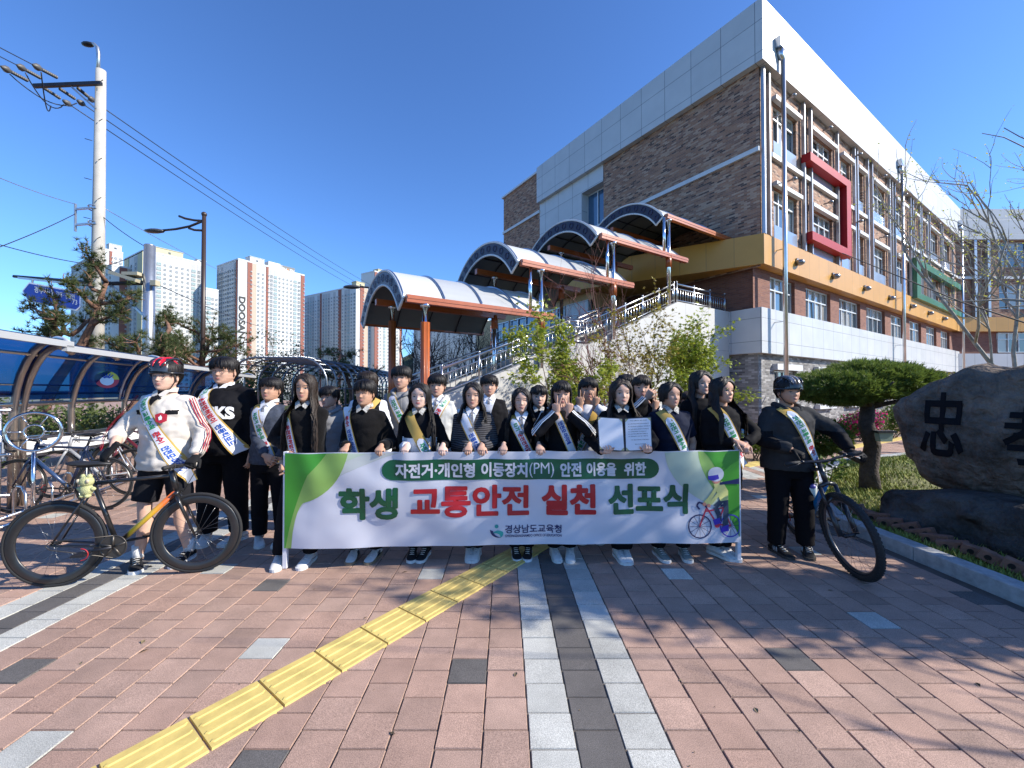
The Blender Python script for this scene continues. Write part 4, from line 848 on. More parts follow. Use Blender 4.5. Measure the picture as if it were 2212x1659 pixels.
pine(-11.9, 15.5, 2.4, 4.5, 2.2, 'spreading pine in front of the white towers, by the brown lamp', 12, (.05, 0), nb=14, tuft=.22, dens=.8)
pine(-8.7, 22, 2, 4.2, 1.9, 'dark pine behind the trellis tunnel', 15, nb=10, tuft=.24, dens=.6)
def shrub(c, r, lbl, n, c1, c2, cat='shrub', sz=.05, grp=None, flowers=None, name='shrub', fill=.75):
    o = thing(name, lbl, cat, (c[0], c[1], 0), group=grp); lf = Leaves(); m = MB(); c = Vector(c)
    for k in range(6): limb(m, Vector((c.x+rnd.gauss(0, .05), c.y+rnd.gauss(0, .05), 0)), Vector((rnd.gauss(0, .4), rnd.gauss(0, .4), 1)), c.z+r[2]*.6, .014, .005, .12, 4, seg=4)
    lobes = [(rv(.35), rnd.uniform(.45, .75)) for _ in range(9)]
    for _ in range(n):
        lo, lr = rnd.choice(lobes); v = rv().normalized(); rr = lr*rnd.uniform(fill, 1.05)
        p = Vector(((lo.x+v.x*rr)*r[0], (lo.y+v.y*rr)*r[1], (lo.z*.7+v.z*rr)*r[2]))+c
        if p.z < .03: continue
        t = rnd.random()
        if flowers and rnd.random() < flowers[1]: lf.leaf(p, v+rv(.4), sz*1.1, flowers[0])
        else: lf.leaf(p, v+rv(.5), sz*rnd.uniform(.6, 1.2), mixc(c1, c2, t))
    m.build('stems', bark, o); lf.build('leaves', o); return o
# hedge and bushes behind the cycle shelter
for k, (x, y, r, l) in enumerate(((-9.0, 6.6, .9, 'nearest the left edge'), (-9.3, 8.6, 1.0, 'behind the sign board'), (-9.6, 10.6, .9, 'beyond the sign board'), (-9.4, 12.4, .95, 'behind the helmeted boy'), (-10.9, 13.5, 1.0, 'below the mast pole'), (-12.5, 19, 1.3, 'behind the boy in the hoodie'), (-9.2, 26, 1.6, 'far behind the trellis tunnel'))):
    shrub((x, y, .75 if k < 5 else 1.2), (r, r, .7 if k < 5 else 1.3), 'green clipped bush '+l, 2600, (.03, .055, .015), (.13, .17, .04), sz=.05 if k < 5 else .09, grp='bushes behind the cycle shelter')
def bare(x, y, H, lbl, seed, mt, nst=3, leaves=None, spread=.5, r0=.05, depth=3, sz=.05, star=False, nleaf=3, name='tree', cat='tree', grp=None, br=4, base_z=0.0, vase=.35, lowest=.25, tipl=None):
    global rnd; rnd = random.Random(seed); o = thing(name, lbl, cat, (x, y, base_z), group=grp); m = MB(); lf = Leaves() if leaves else None
    def grow(p, d, L, r, lev):
        pts, dd = limb(m, p, d, L, r, r*.45, .13, 5, seg=6 if lev < 2 else 4, lift=.05)
        if lf and lev >= depth-1:
            for q in pts[1:]:
                for _ in range(nleaf):
                    t = rnd.random(); lf.leaf(q+rv(sz*1.3), up*.8+rv(.5), sz*rnd.uniform(.55, 1.15), mixc(leaves[0], leaves[1], t), star)
        if lev < depth:
            for k in range(br):
                i = rnd.randint(max(1, int(len(pts)*lowest)), len(pts)-1); v = (dd*.8+rv(spread)+up*.15).normalized(); grow(pts[i], v, L*rnd.uniform(.42, .68), r*.5, lev+1)
    for k in range(nst):
        a = 6.28*k/nst+rnd.random(); grow(Vector((x+math.cos(a)*.06*nst/3, y+math.sin(a)*.06, base_z)), Vector((math.cos(a)*vase, math.sin(a)*vase, 1)), H*.62*rnd.uniform(.8, 1.1), r0, 0)
    m.build('trunk', mt, o)
    if lf: lf.build('leaves', o)
    return o
G1, G2 = (.20, .28, .03), (.48, .50, .07)
ml = dict(nst=2, sz=.060, star=True, vase=.16, r0=.02, spread=.45, depth=3, br=4)
bare(1.0, 8.5, 3.2, 'fresh green maple with star leaves, left most of the group by the stairway wall', 31, barkm, leaves=(G1, G2), nleaf=4, name='maple_tree', cat='maple tree', **ml)
bare(1.5, 8.9, 2.8, 'slim bright green maple between the leafy maple and the bare red one', 37, barkm, leaves=(G1, G2), nleaf=4, name='maple_tree', cat='maple tree', **ml)
bare(2.3, 9.2, 4.5, 'leafless small tree with reddish twigs reaching the landing rail', 41, barkr, nst=4, spread=.5, depth=3, vase=.22, r0=.022, name='red_twig_tree', br=5)
bare(3.0, 9.6, 3.6, 'small maple with bronze green new leaves before the white wall', 43, barkm, leaves=((.20, .15, .03), (.38, .33, .06)), nleaf=3, name='maple_tree', cat='maple tree', **{**ml, 'sz': .05})
bare(4.05, 10.3, 3.5, 'bright green maple at the landing end of the white wall', 47, barkm, leaves=(G1, (.38, .42, .05)), nleaf=4, name='maple_tree', cat='maple tree', **ml)
bare(4.9, 10.9, 2.5, 'low green maple under the white band, nearest the grey brick corner', 53, barkm, leaves=(G1, (.36, .40, .05)), nleaf=4, name='maple_tree', cat='maple tree', **ml)
bare(-3.0, 19, 5.4, 'dark leafless tree behind the lower flight of the stairway', 61, barkd, nst=3, spread=.55, depth=3, br=6, vase=.3, r0=.08)
bare(-1.2, 21, 5.6, 'leafless tree with dense twigs nearest the tan entrance wall', 63, barkd, nst=4, spread=.55, depth=3, br=6, vase=.3, r0=.07)
bare(-5.2, 24, 5.0, 'leafless tree between the two lowest canopy posts', 67, barkd, nst=2, spread=.55, depth=3, br=6, vase=.3, r0=.08)
bare(-13.5, 24, 4.2, 'thinly leaved tree behind the start of the trellis tunnel', 71, barkd, nst=3, leaves=((.06, .07, .02), (.13, .13, .05)), nleaf=1, spread=.6, depth=3, br=5, sz=.09)
bare(-17, 28, 4.6, 'thinly leaved tree below the lettered tower', 73, barkd, nst=3, leaves=((.06, .07, .02), (.13, .13, .05)), nleaf=1, spread=.6, depth=3, br=5, sz=.09)
bare(11.9, 9.3, 7.4, 'tall bare magnolia with pale trunks and a few yellow green buds, behind the boulder', 83, barkpale, nst=4, leaves=((.42, .45, .05), (.55, .55, .10)), nleaf=1, spread=.34, depth=3, br=4, vase=.22, r0=.06, sz=.035, name='magnolia_tree', cat='magnolia tree', lowest=.35)
# the bare trees standing out of view on the right throw the long branch shadows over the paving
for k, (x, y, h, nb) in enumerate(((6.3, .9, 4.2, 4), (7.6, 2.3, 4.6, 4), (8.4, 3.4, 5.2, 5), (5.5, -.2, 3.4, 4))):
    bare(x, y, h, 'bare magnolia tree outside the right edge, number %s from the front' % ('two', 'three', 'four', 'one')[k], 90+k, barkpale, nst=3, spread=.45, depth=2, br=nb, vase=.38, r0=.045, lowest=.3, name='magnolia_tree', cat='magnolia tree')
# cloud-pruned pine beside the boy with the mountain bike
rnd = random.Random(101)
cp = thing('cloud_pine', 'flat topped pruned pine between the boy with the mountain bike and the boulder', 'pine tree', (5.15, 5.85, 0)); m = MB(); lf = Leaves(); B = Vector((5.15, 5.85, .05)); crown = Vector((5.02, 5.85, 1.60))
pts = [B, B+Vector((-.02, 0, .35)), B+Vector((.04, 0, .7)), B+Vector((-.05, 0, 1.0)), B+Vector((-.02, 0, 1.3))]; m.tube(pts, [.135, .11, .10, .095, .085], 12)
for k in range(9): a = k*.7; limb(m, pts[-1]-up*.05, Vector((math.cos(a), math.sin(a)*.8, .35)), rnd.uniform(.5, .8), .045, .012, .15, 4)
bl_, _ = limb(m, B+up*.42, Vector((-1, .1, .35)), .6, .045, .02, .1, 4)
def blob(cen, rx, ry, rz, n, hi, lo, flat=.0):
    for _ in range(n):
        v = rv().normalized(); bump_ = 1+.16*noise.noise(Vector((v.x*3.2, v.y*3.2, v.z*2+7)))+.16*noise.noise(Vector((v.x*8, v.y*8, v.z*6))); rr = bump_*(rnd.uniform(.86, 1.0) if rnd.random() < .8 else rnd.uniform(.5, .9))
        if v.z < -.3: rr *= .8
        p = cen+Vector((v.x*rx*rr, v.y*ry*rr, v.z*rz*rr)); cc = noise.noise(p*9)*.5+.5; nd = (v+rv(.35)+up*.35).normalized()
        for _ in range(5): lf.needle(p+rv(.008), (nd+rv(.3)).normalized(), rnd.uniform(.035, .07), .0055, mixc(lo, hi, min(1, max(0, cc*.8+rnd.random()*.3))))
blob(crown+Vector((-.28, 0, -.04)), .72, .62, .27, 9000, (.21, .28, .05), (.04, .075, .014)); blob(crown+Vector((.36, .05, .06)), .62, .6, .27, 8000, (.21, .28, .05), (.04, .075, .014)); blob(crown+Vector((.05, 0, .12)), .55, .5, .24, 5000, (.22, .29, .055), (.04, .075, .014))
blob(bl_[-1]+Vector((-.12, 0, .14)), .36, .34, .26, 4200, (.18, .24, .04), (.035, .065, .012))
m.build('trunk', barkd, cp); lf.build('needles', cp)
rnd = random.Random(7)
o = thing('solar_lamp', 'small solar lamp strapped to the trunk of the flat topped pine', 'lamp', (5.15, 5.7, .9)); m = MB(); m.box((5.18, 5.66, .97), (.26, .12, .03)); m.build('solar_cell', darkm, o); m = MB(); m.prism([(-.1, 0), (-.08, -.12), (.08, -.12), (.1, 0)], (5.18, 5.7, .955), (1, 0, 0), up, (0, -.08, 0)); m.build('lamp_glass', mat('lamp_clear', (.25, .33, .28), .15, coat=1), o)
shrub((4.75, 6.6, .5), (.5, .45, .42), 'green bush behind the boy with the mountain bike', 2600, (.04, .07, .015), (.15, .24, .04), sz=.04)
shrub((5.35, 8.9, .42), (.45, .4, .32), 'light green azalea beside the pine trunk', 1800, (.10, .17, .03), (.26, .36, .06), sz=.04)
shrub((10.6, 12.3, .5), (.7, .5, .45), 'flowering azalea bush with magenta blossoms by the grey wall', 2600, (.05, .09, .02), (.12, .2, .05), sz=.05, flowers=((.55, .03, .2), .35))
shrub((12.4, 13.2, .6), (.6, .5, .55), 'round green bush right of the magenta azalea', 2200, (.06, .12, .02), (.2, .28, .06), sz=.05)
shrub((8.6, 7.8, 1.6), (1.3, .6, .35), 'low bush with orange green young leaves showing over the boulder', 2200, (.22, .14, .03), (.28, .28, .05), sz=.04)
shrub((13.2, 11.5, .6), (.8, .6, .5), 'dark green bush behind the boulder, by the far wall', 1800, (.04, .08, .015), (.12, .18, .04), sz=.06)
bp = mat('blue_plastic', (.02, .16, .42), .4)
def planter(x, y, lbl, fc, grp='blue flower pots along the school wall'):
    o = thing('flower_pot', lbl, 'flower pot', (x, y, 0), group=grp); m = MB(); m.add([Vector((x+i*w, y+j*d, z)) for z, w, d in ((0, .26, .13), (.26, .32, .17)) for i, j in ((-1, -1), (1, -1), (1, 1), (-1, 1))], [(3, 2, 1, 0), (4, 5, 6, 7), (0, 1, 5, 4), (1, 2, 6, 5), (2, 3, 7, 6), (3, 0, 4, 7)]); m.ring((x, y, .26), up, .01, .004, 4)
    m.build('pot', bp, o); lf = Leaves()
    for _ in range(420):
        v = rv(); lf.leaf(Vector((x+v.x*.13, y+v.y*.08, .33+abs(v.z)*.07)), rv()+up, .03, fc if rnd.random() < .5 else (.06, .13, .03))
    lf.build('flowers', o)
for k, (px, py) in enumerate(((1846, 905), (1872, 902), (1906, 901), (1932, 898), (1958, 897))):
    p = gnd(px, py+9); planter(p.x, p.y, 'blue flower pot with magenta flowers, %s from the pine trunk' % ('hidden partly by', 'first right', 'second right', 'third right', 'fourth right')[k], (.6, .03, .25))
p = gnd(1618, 945); planter(p.x, p.y, 'blue flower pot with red flowers behind the girl in glasses', (.6, .04, .04))
# ================================================================ boulder with carved characters
rnd = random.Random(3)
stone = mat('boulder_stone', (.095, .072, .056), .95, spec=.15, var=(3.2, .6, (.23, .185, .15)), bump=(9, 1.0, .14)); darkst = mat('plinth_stone', (.05, .046, .044), .95, spec=.2, var=(2.5, .6, (.12, .108, .098)), bump=(8, 1.0, .14))
def rock(outline, Y, th, name, mt, seed, par, amp=.04, k=0.0, foot=0.0):
    """a rounded rock standing on a line turned by slope k; the outline is its widest section, domed front and back"""
    X0 = None; pl = []
    for x, y in outline:
        r = ray(x, y); q = r.x/r.y
        if X0 is None: X0 = q*Y
        yy = (Y-k*X0)/(1-k*q); pl.append(((q*yy-X0)*math.sqrt(1+k*k), CAMZ+r.z/r.y*yy))
    tx = Vector((1, k, 0)).normalized(); nn = Vector((tx.y, -tx.x, 0)); O_ = Vector((X0, Y, 0))
    cx = sum(p[0] for p in pl)/len(pl); cz = sum(p[1] for p in pl)/len(pl); Q = []
    for (a, b), (c, d) in zip(pl, pl[1:]+pl[:1]):
        n = max(1, int(math.hypot(c-a, d-b)/.07)); Q += [(a+(c-a)*i/n, b+(d-b)*i/n) for i in range(n)]
    m = MB(); n = len(Q); R = 16
    for side in (-1, 1):
        b0 = len(m.v)
        for j in range(R+1):
            t = j/R; s_ = 1-t; off = th/2*math.sqrt(max(0, 1-s_**5))
            for (x, z) in Q:
                X, Z = cx+(x-cx)*s_, cz+(z-cz)*s_; v = Vector((X*1.6, Z*1.6, side*3+seed)); h = amp*(noise.noise(v)+.5*noise.noise(v*2.7)+.28*noise.noise(v*6))*min(1, t*5)
                p = O_+tx*X-nn*side*(off+h); p.z = Z; m.v.append(tuple(p))
        for j in range(R):
            for i in range(n): a, b = b0+j*n+i, b0+j*n+(i+1) % n; f = [a, b, b+n, a+n]; m.f.append(f if side < 0 else f[::-1]); m.m.append(0); m.s.append(True); m.uv.append(None)
    bm = m.bm(); bmesh.ops.remove_doubles(bm, verts=bm.verts, dist=.0005)
    me = bpy.data.meshes.new(name); bm.to_mesh(me); bm.free(); me.materials.append(mt)
    for p in me.polygons: p.use_smooth = True
    o = bpy.data.objects.new(name, me); COL.objects.link(o)
    if par: o.parent = par
    return o, O_, tx, nn
kx = lambda pts: [((3000+x/1.659)/1.8228, (1400+y/1.659)/1.8228) for x, y in pts]
bo = thing('boulder', 'huge dark standing boulder with carved black characters on its face', 'boulder', (0, 0, 0))
main, rO, rT, rN = rock(kx([(895, 330), (960, 265), (1010, 250), (1060, 212), (1150, 160), (1250, 130), (1380, 62), (1480, 48), (1560, 70), (1640, 78), (1712, 60), (1900, 30), (2150, 80), (2300, 250), (2350, 500), (2300, 900), (2100, 990), (1712, 990), (1560, 960), (1400, 925), (1250, 888), (1160, 852), (1080, 790), (1040, 700), (985, 660), (970, 600), (940, 480), (905, 400)]), 4.95, .85, 'stone', stone, 4, bo, .085, -2.4)
base = thing('boulder_plinth', 'rough black rock plinth lying under the boulder', 'rock', (0, 0, 0))
rock(kx([(808, 915), (845, 872), (1000, 878), (1120, 872), (1230, 868), (1400, 885), (1560, 905), (1712, 940), (2000, 980), (2350, 1080), (2400, 1300), (2350, 1600), (1950, 1480), (1712, 1400), (1400, 1310), (1200, 1250), (1000, 1175), (860, 1095), (815, 1010)]), 4.75, .8, 'stone', darkst, 9, base, .15, -3.2)
ch = mat('carved_black', (.004, .004, .006), .7, spec=.15)
rP = rO+rN*.40
def stone_char(body, box):
    t = MB(); x0, y0, x1, y1 = box; q = []
    for px_, py_ in kx([(x0, y1), (x1, y0)]):
        r = ray(px_, py_); r = r/r.y; yy = (rP.y*rT.x-rT.y*rP.x)/(rT.x-rT.y*r.x); p = Vector((r.x*yy, yy, 0)); q.append(((p-rP).dot(rT), CAMZ+r.z*yy))
    (ax, az), (bx, bz_) = q; t.bold(body, (ax, az, bx, bz_), 0, 0, .003, .010, 5); t.cut(.05, .05); n = len(t.v); e = {}
    for f in t.f:
        for i, a in enumerate(f): b = f[(i+1) % len(f)]; e[(a, b)] = e.get((a, b), 0)+1
    side = [(a, b) for (a, b) in e if (b, a) not in e]; t.v += [(x, y, -.05) for x, y, z in t.v]; k = len(side); t.f += [[a, n+a, n+b, b] for a, b in side]; t.m += [0]*k; t.s += [False]*k; t.uv += [None]*k
    def mp(x, y, z):
        o_ = rP+rT*x; o_.z = y; hit, loc, nr, idx = main.ray_cast(o_+rN*2, -rN); return (loc if hit else o_+rN*.4)+rN*(.012+z)
    return t.map(mp)
bpy.context.view_layer.update()
for cch, bx_ in (('忠', (1045, 240, 1335, 640)), ('孝', (1600, 330, 1900, 700))): stone_char(cch, bx_).build('carved_character', ch, bo)
# clay edging bricks, hollow, leaning along the kerb
clay = mat('clay_brick', (.24, .115, .075), .9, var=(14, .3), bump=(60, .6, .005)); hole = mat('brick_hole', (.02, .015, .012), 1)
def mk_brick(i, x, y, rz, tl):
    o = thing('edging_brick', 'x', 'brick', (x, y, bed_h(x, y)), rz, 'hollow clay bricks edging the bed'); m = MB(); T = Matrix.Translation((0, 0, .045)) @ Matrix.Rotation(tl, 4, 'Y')
    hx_, hy_, hz_ = .105, .05, .05; r = .021
    m.box((0, 0, 0), (.21, .095, .09), M=T, bev=.006)
    for s in (-.05, .05): m.ring(T @ Vector((s, -.049, 0)), T.to_3x3() @ Vector((0, 1, 0)), .018, .005, 12, 4, 1); m.prism([(math.cos(q*.6283)*.018, math.sin(q*.6283)*.018) for q in range(10)], T @ Vector((s, -.0485, 0)), T.to_3x3() @ Vector((1, 0, 0)), T.to_3x3() @ Vector((0, 0, 1)), T.to_3x3() @ Vector((0, -.001, 0)), 1)
    m.build('body', [clay, hole], o); return o
ords = ['first', 'second', 'third', 'fourth', 'fifth', 'sixth', 'seventh', 'eighth', 'ninth', 'tenth', 'eleventh', 'twelfth', 'thirteenth', 'fourteenth', 'fifteenth', 'sixteenth', 'seventeenth', 'eighteenth', 'nineteenth']
for k in range(19):
    y = 2.25+k*.162; x = 3.98+.006*k
    o = mk_brick(k, x+rnd.gauss(0, .015), y, R_(-50+rnd.gauss(0, 9)), R_(rnd.choice([18, -22, 12, -10, 25])))
    o['label'] = 'hollow clay brick leaning in the bed edging, %s counted from the camera' % ords[k]

# unseen evergreens added beyond the right edge to put the group in broken shade
for k, (x, y, zc, rx, rz_, n, lb_) in enumerate(((7.3, 2.25, 3.5, .62, 3.3, 13000, 'tall narrow evergreen added for shade outside the right edge, near side of the boulder'), (5.75, 2.75, 1.1, .6, .85, 3800, 'rounded evergreen bush added for shade outside the right edge, near end of the boulder'), (6.6, 1.75, 1.0, .55, .7, 2200, 'low evergreen bush added for shade outside the right edge, nearest the camera'))):
    shrub((x, y, zc), (rx, rx*.9, rz_), lb_, n, (.03, .06, .015), (.10, .16, .03), sz=.06, name='evergreen', cat='evergreen', fill=.3)
# ================================================================ people
skinm = mat('skin', (.56, .33, .235), .6, spec=.25, var=(22, .10), bump=(120, .35, .002)); skinp = mat('skin_pale', (.68, .46, .37), .6, spec=.25, var=(22, .08), bump=(120, .3, .002)); skin2 = mat('skin_tan', (.50, .285, .19), .6, spec=.25, var=(22, .10), bump=(120, .35, .002)); skin3 = mat('skin_light', (.61, .385, .29), .6, spec=.25, var=(22, .10), bump=(120, .35, .002)); lipm = mat('lips', (.44, .17, .14), .5); lipp = mat('lips_pale', (.50, .16, .14), .4)
eyew = mat('eye_white', (.40, .36, .33), .4); eyed = mat('eye_dark', (.012, .009, .008), .2); browm = mat('eyebrow', (.035, .025, .02), .8)
def hairmat(name, col, rough=.5):
    m = mat(name, col, rough, spec=.32); n = m.node_tree; N = n.nodes; tc = N.new('ShaderNodeTexCoord'); mp = N.new('ShaderNodeMapping'); mp.inputs['Scale'].default_value = (260, 260, 9); nz = N.new('ShaderNodeTexNoise'); nz.inputs['Scale'].default_value = 1; nz.inputs['Detail'].default_value = 3
    n.links.new(tc.outputs['Object'], mp.inputs[0]); n.links.new(mp.outputs[0], nz.inputs['Vector']); cr = N.new('ShaderNodeValToRGB'); cr.color_ramp.elements[0].position = .35; cr.color_ramp.elements[1].position = .72; cr.color_ramp.elements[0].color = (*[c*.6 for c in col], 1); cr.color_ramp.elements[1].color = (*[c*1.6+.002 for c in col], 1)
    n.links.new(nz.outputs[0], cr.inputs[0]); n.links.new(cr.outputs[0], N['Principled BSDF'].inputs['Base Color']); bp = N.new('ShaderNodeBump'); bp.inputs['Strength'].default_value = .9; bp.inputs['Distance'].default_value = .004; n.links.new(nz.outputs[0], bp.inputs['Height']); n.links.new(bp.outputs[0], N['Principled BSDF'].inputs['Normal']); return m
hair_b = hairmat('hair_black', (.010, .008, .008)); hair_br = hairmat('hair_dark_brown', (.022, .014, .010))
def cloth(name, col, rough=.9, var=.12, bump=.3, scale=180, sheen=0): return mat(name, col, rough, spec=.12, var=(4, var), bump=(scale, bump, .003), sheen=sheen)
def lerp(a, b, t): return a+(b-a)*t
def prof_(tab, z):
    if z <= tab[0][0]: return tab[0][1:]
    for p, q in zip(tab[:-1], tab[1:]):
        if p[0] <= z <= q[0]: t = (z-p[0])/(q[0]-p[0]); t = t*t*(3-2*t)*.4+t*.6; return [lerp(a, b, t) for a, b in zip(p[1:], q[1:])]
    return tab[-1][1:]
HEAD = [(0, .020, .070, .006), (.012, .036, .084, .022), (.03, .050, .088, .045), (.055, .061, .087, .064), (.085, .0685, .087, .080), (.115, .0725, .085, .090), (.145, .0735, .089, .094), (.175, .068, .083, .090), (.198, .054, .066, .074), (.215, .034, .042, .048), (.225, .002, .002, .004)]
def head_pt(a, z, off=0, wd=1.0, face=True):
    """a=0 is the front; returns a point with x lateral, -y front"""
    w, f, b = prof_(HEAD, z); w *= wd; c, s = math.cos(a), math.sin(a); e = .86
    sx = math.copysign(abs(s)**e, s); cy = math.copysign(abs(c)**e, c); x = (w+off)*sx; y = -(f+off)*cy if c > 0 else -(b+off)*cy
    if face and c > .2:
        g = lambda x0, z0, sx_, sz_: math.exp(-((x-x0)/sx_)**2-((z-z0)/sz_)**2)
        y -= .015*g(0, .080, .0095, .010)+.008*g(0, .095, .009, .020)+.006*(g(.0115, .077, .006, .006)+g(-.0115, .077, .006, .006))
        y += .0065*(g(.031, .108, .015, .010)+g(-.031, .108, .015, .010)); y -= .003*(g(.03, .124, .018, .006)+g(-.03, .124, .018, .006))
        y -= .0055*g(0, .0525, .019, .0055)+.006*g(0, .0435, .016, .0055); y += .004*g(0, .0482, .02, .0022)
        y += .004*g(0, .032, .02, .006); y -= .005*g(0, .013, .018, .010); y -= .004*(g(.042, .075, .018, .02)+g(-.042, .075, .018, .02))
    return Vector((x, y, z))
def surf_y(x, z, wd=1.0, off=0):
    best = None
    lo, hi = -1.35, 1.35
    for _ in range(26):
        mid = (lo+hi)/2
        if head_pt(mid, z, off, wd).x < x: lo = mid
        else: hi = mid
    return head_pt(lo, z, off, wd).y
def make_head(wd=1.0, open_=.5, pale=False, brow=.0, sad=0):
    """material slots: 0 skin 1 lips 2 eye white 3 dark 4 brow"""
    m = MB(); A = 56; zs_ = [.225*(1-math.cos(math.pi*i/34))/2 for i in range(35)]
    zs_ = sorted(set([round(z, 5) for z in zs_]+[.04+.004*i for i in range(6)]+[.072, .078, .084, .1, .105, .11])); n = len(zs_)
    an = [math.pi*(lambda u: u*.55+.45*u**3)(-1+2*i/A) for i in range(A)]
    for z in zs_:
        for a in an: m.v.append(tuple(head_pt(a, z, 0, wd)))
    for j in range(n-1):
        for i in range(A):
            f = [j*A+i, j*A+(i+1) % A, (j+1)*A+(i+1) % A, (j+1)*A+i]; c = sum((Vector(m.v[k]) for k in f), Vector())/4
            lip = c.y < -.05 and (c.x/.0215)**2+((c.z-.048)/.0085)**2 < 1
            m.f.append(f); m.m.append(1 if lip else 0); m.s.append(True); m.uv.append(None)
    m.f.append(list(range(A-1, -1, -1))); m.m.append(0); m.s.append(True); m.uv.append(None)
    for s in (-1, 1):
        ex, ez, ew, eh = s*.0315*wd, .108, .0155, .0026+.0052*open_; N = 14
        def patch(hw, hu, hl, mi, off, cx=ex, cz=ez, tilt=0.0):
            P = []
            for i in range(N):
                q = 2*math.pi*i/N; x = cx+math.cos(q)*hw; z = cz+(math.sin(q)*(hu if math.sin(q) > 0 else hl))+tilt*(x-cx)*s; P.append(Vector((x, surf_y(x, z, wd)-off, z)))
            c0 = Vector((cx, surf_y(cx, cz, wd)-off-.001, cz)); m.add(P+[c0], [(i, (i+1) % N, N) for i in range(N)], mi, True)
        if open_ > .12: patch(ew, eh, eh*.8, 2, .0012, tilt=.08); patch(.0078, min(.0074, eh*1.05), min(.007, eh*.9), 3, .002)
        # lid line and brow as thin strips
        for (x0, x1, z0, arch, th, mi, off) in ((ex-ew*1.08, ex+ew*1.08, ez+eh*.62, .0026, .0015 if open_ > .12 else .0017, 3, .0024), (ex-.017, ex+.019, .1285+brow, .0035, .0024, 4, .0018)):
            K = 8; V = []
            for i in range(K+1):
                t = i/K; x = x0+(x1-x0)*t; z = z0+arch*math.sin(math.pi*t)+(.0015*(t if s > 0 else 1-t)); w = th*(.5+.5*math.sin(math.pi*(.15+.8*(t if s < 0 else 1-t))))
                for d in (-w, w): V.append(Vector((x, surf_y(x, z+d, wd)-off, z+d)))
            m.add(V, [(2*i, 2*i+2, 2*i+3, 2*i+1) for i in range(K)], mi)
        x, z = s*.0075, .0725; m.ball((x, surf_y(x, z, wd)+.0005, z), (.0028, .002, .0018), 1, 8, 4)
        # ear
        e = MB(); e.ring((0, 0, 0), (1, 0, 0), .020, (.0055, .006), 14, 6); e.ball((0, 0, 0), (.006, .014, .022)); ex2 = prof_(HEAD, .10)[0]*wd
        m.join(e, Matrix.Translation((s*(ex2+.004), .006, .102)) @ Matrix.Rotation(s*.35, 4, 'Z') @ Matrix.Diagonal((1, .75, 1.35, 1)))
    return m
HD = {}
def head(wd, open_, brow=0):
    k = (round(wd, 2), round(open_, 2), brow)
    if k not in HD: HD[k] = make_head(wd, open_, brow=brow)
    return HD[k]
# ---------------------------------------------------------------- hair
def hair_cap(m, wd, off, front, side=.085, back=.015, rr=None, a0=.9, aw=.65):
    A, N = 40, 16; top = .225; V = []
    for j in range(N+1):
        for i in range(A+1):
            a = math.pi*(-1+2*i/A); aa = abs(a); t_ = min(1, max(0, (aa-a0)/aw)); zl = lerp(front, side, t_) if aa < 1.5 else lerp(side, back, min(1, (aa-1.5)/.9))
            z = zl+(top-zl)*(1-(1-j/N)**1.35); p = head_pt(a, min(z, .2249), 0, wd, False); k = off*(.35 if j == 0 else 1)*(1+.12*noise.noise(Vector((a*3, z*30, 1))))
            n = Vector((p.x/.07, p.y/.09, (z-.10)/.12*1.0)).normalized(); V.append(p+n*k)
    m.add(V, [(j*(A+1)+i, j*(A+1)+i+1, (j+1)*(A+1)+i+1, (j+1)*(A+1)+i) for j in range(N) for i in range(A)], 0, True)
def ribbon(m, P, w, nrm=None, mi=0):
    V = []; n = len(P)
    for i, p in enumerate(P):
        t = (P[min(i+1, n-1)]-P[max(i-1, 0)]); o = Vector((p.x, p.y, 0)); o = o.normalized() if o.length > 1e-4 else Vector((0, -1, 0))
        if nrm: o = nrm
        s_ = t.cross(o); s_ = s_.normalized() if s_.length > 1e-6 else Vector((1, 0, 0)); ww = w*(1 if i < n-2 else (.75 if i == n-2 else .12)); V += [p-s_*ww+o*0, p+o*w*.35, p+s_*ww]
    m.add(V, [(3*i+k, 3*i+3+k, 3*i+4+k, 3*i+1+k) for i in range(n-1) for k in (0, 1)], mi, True)
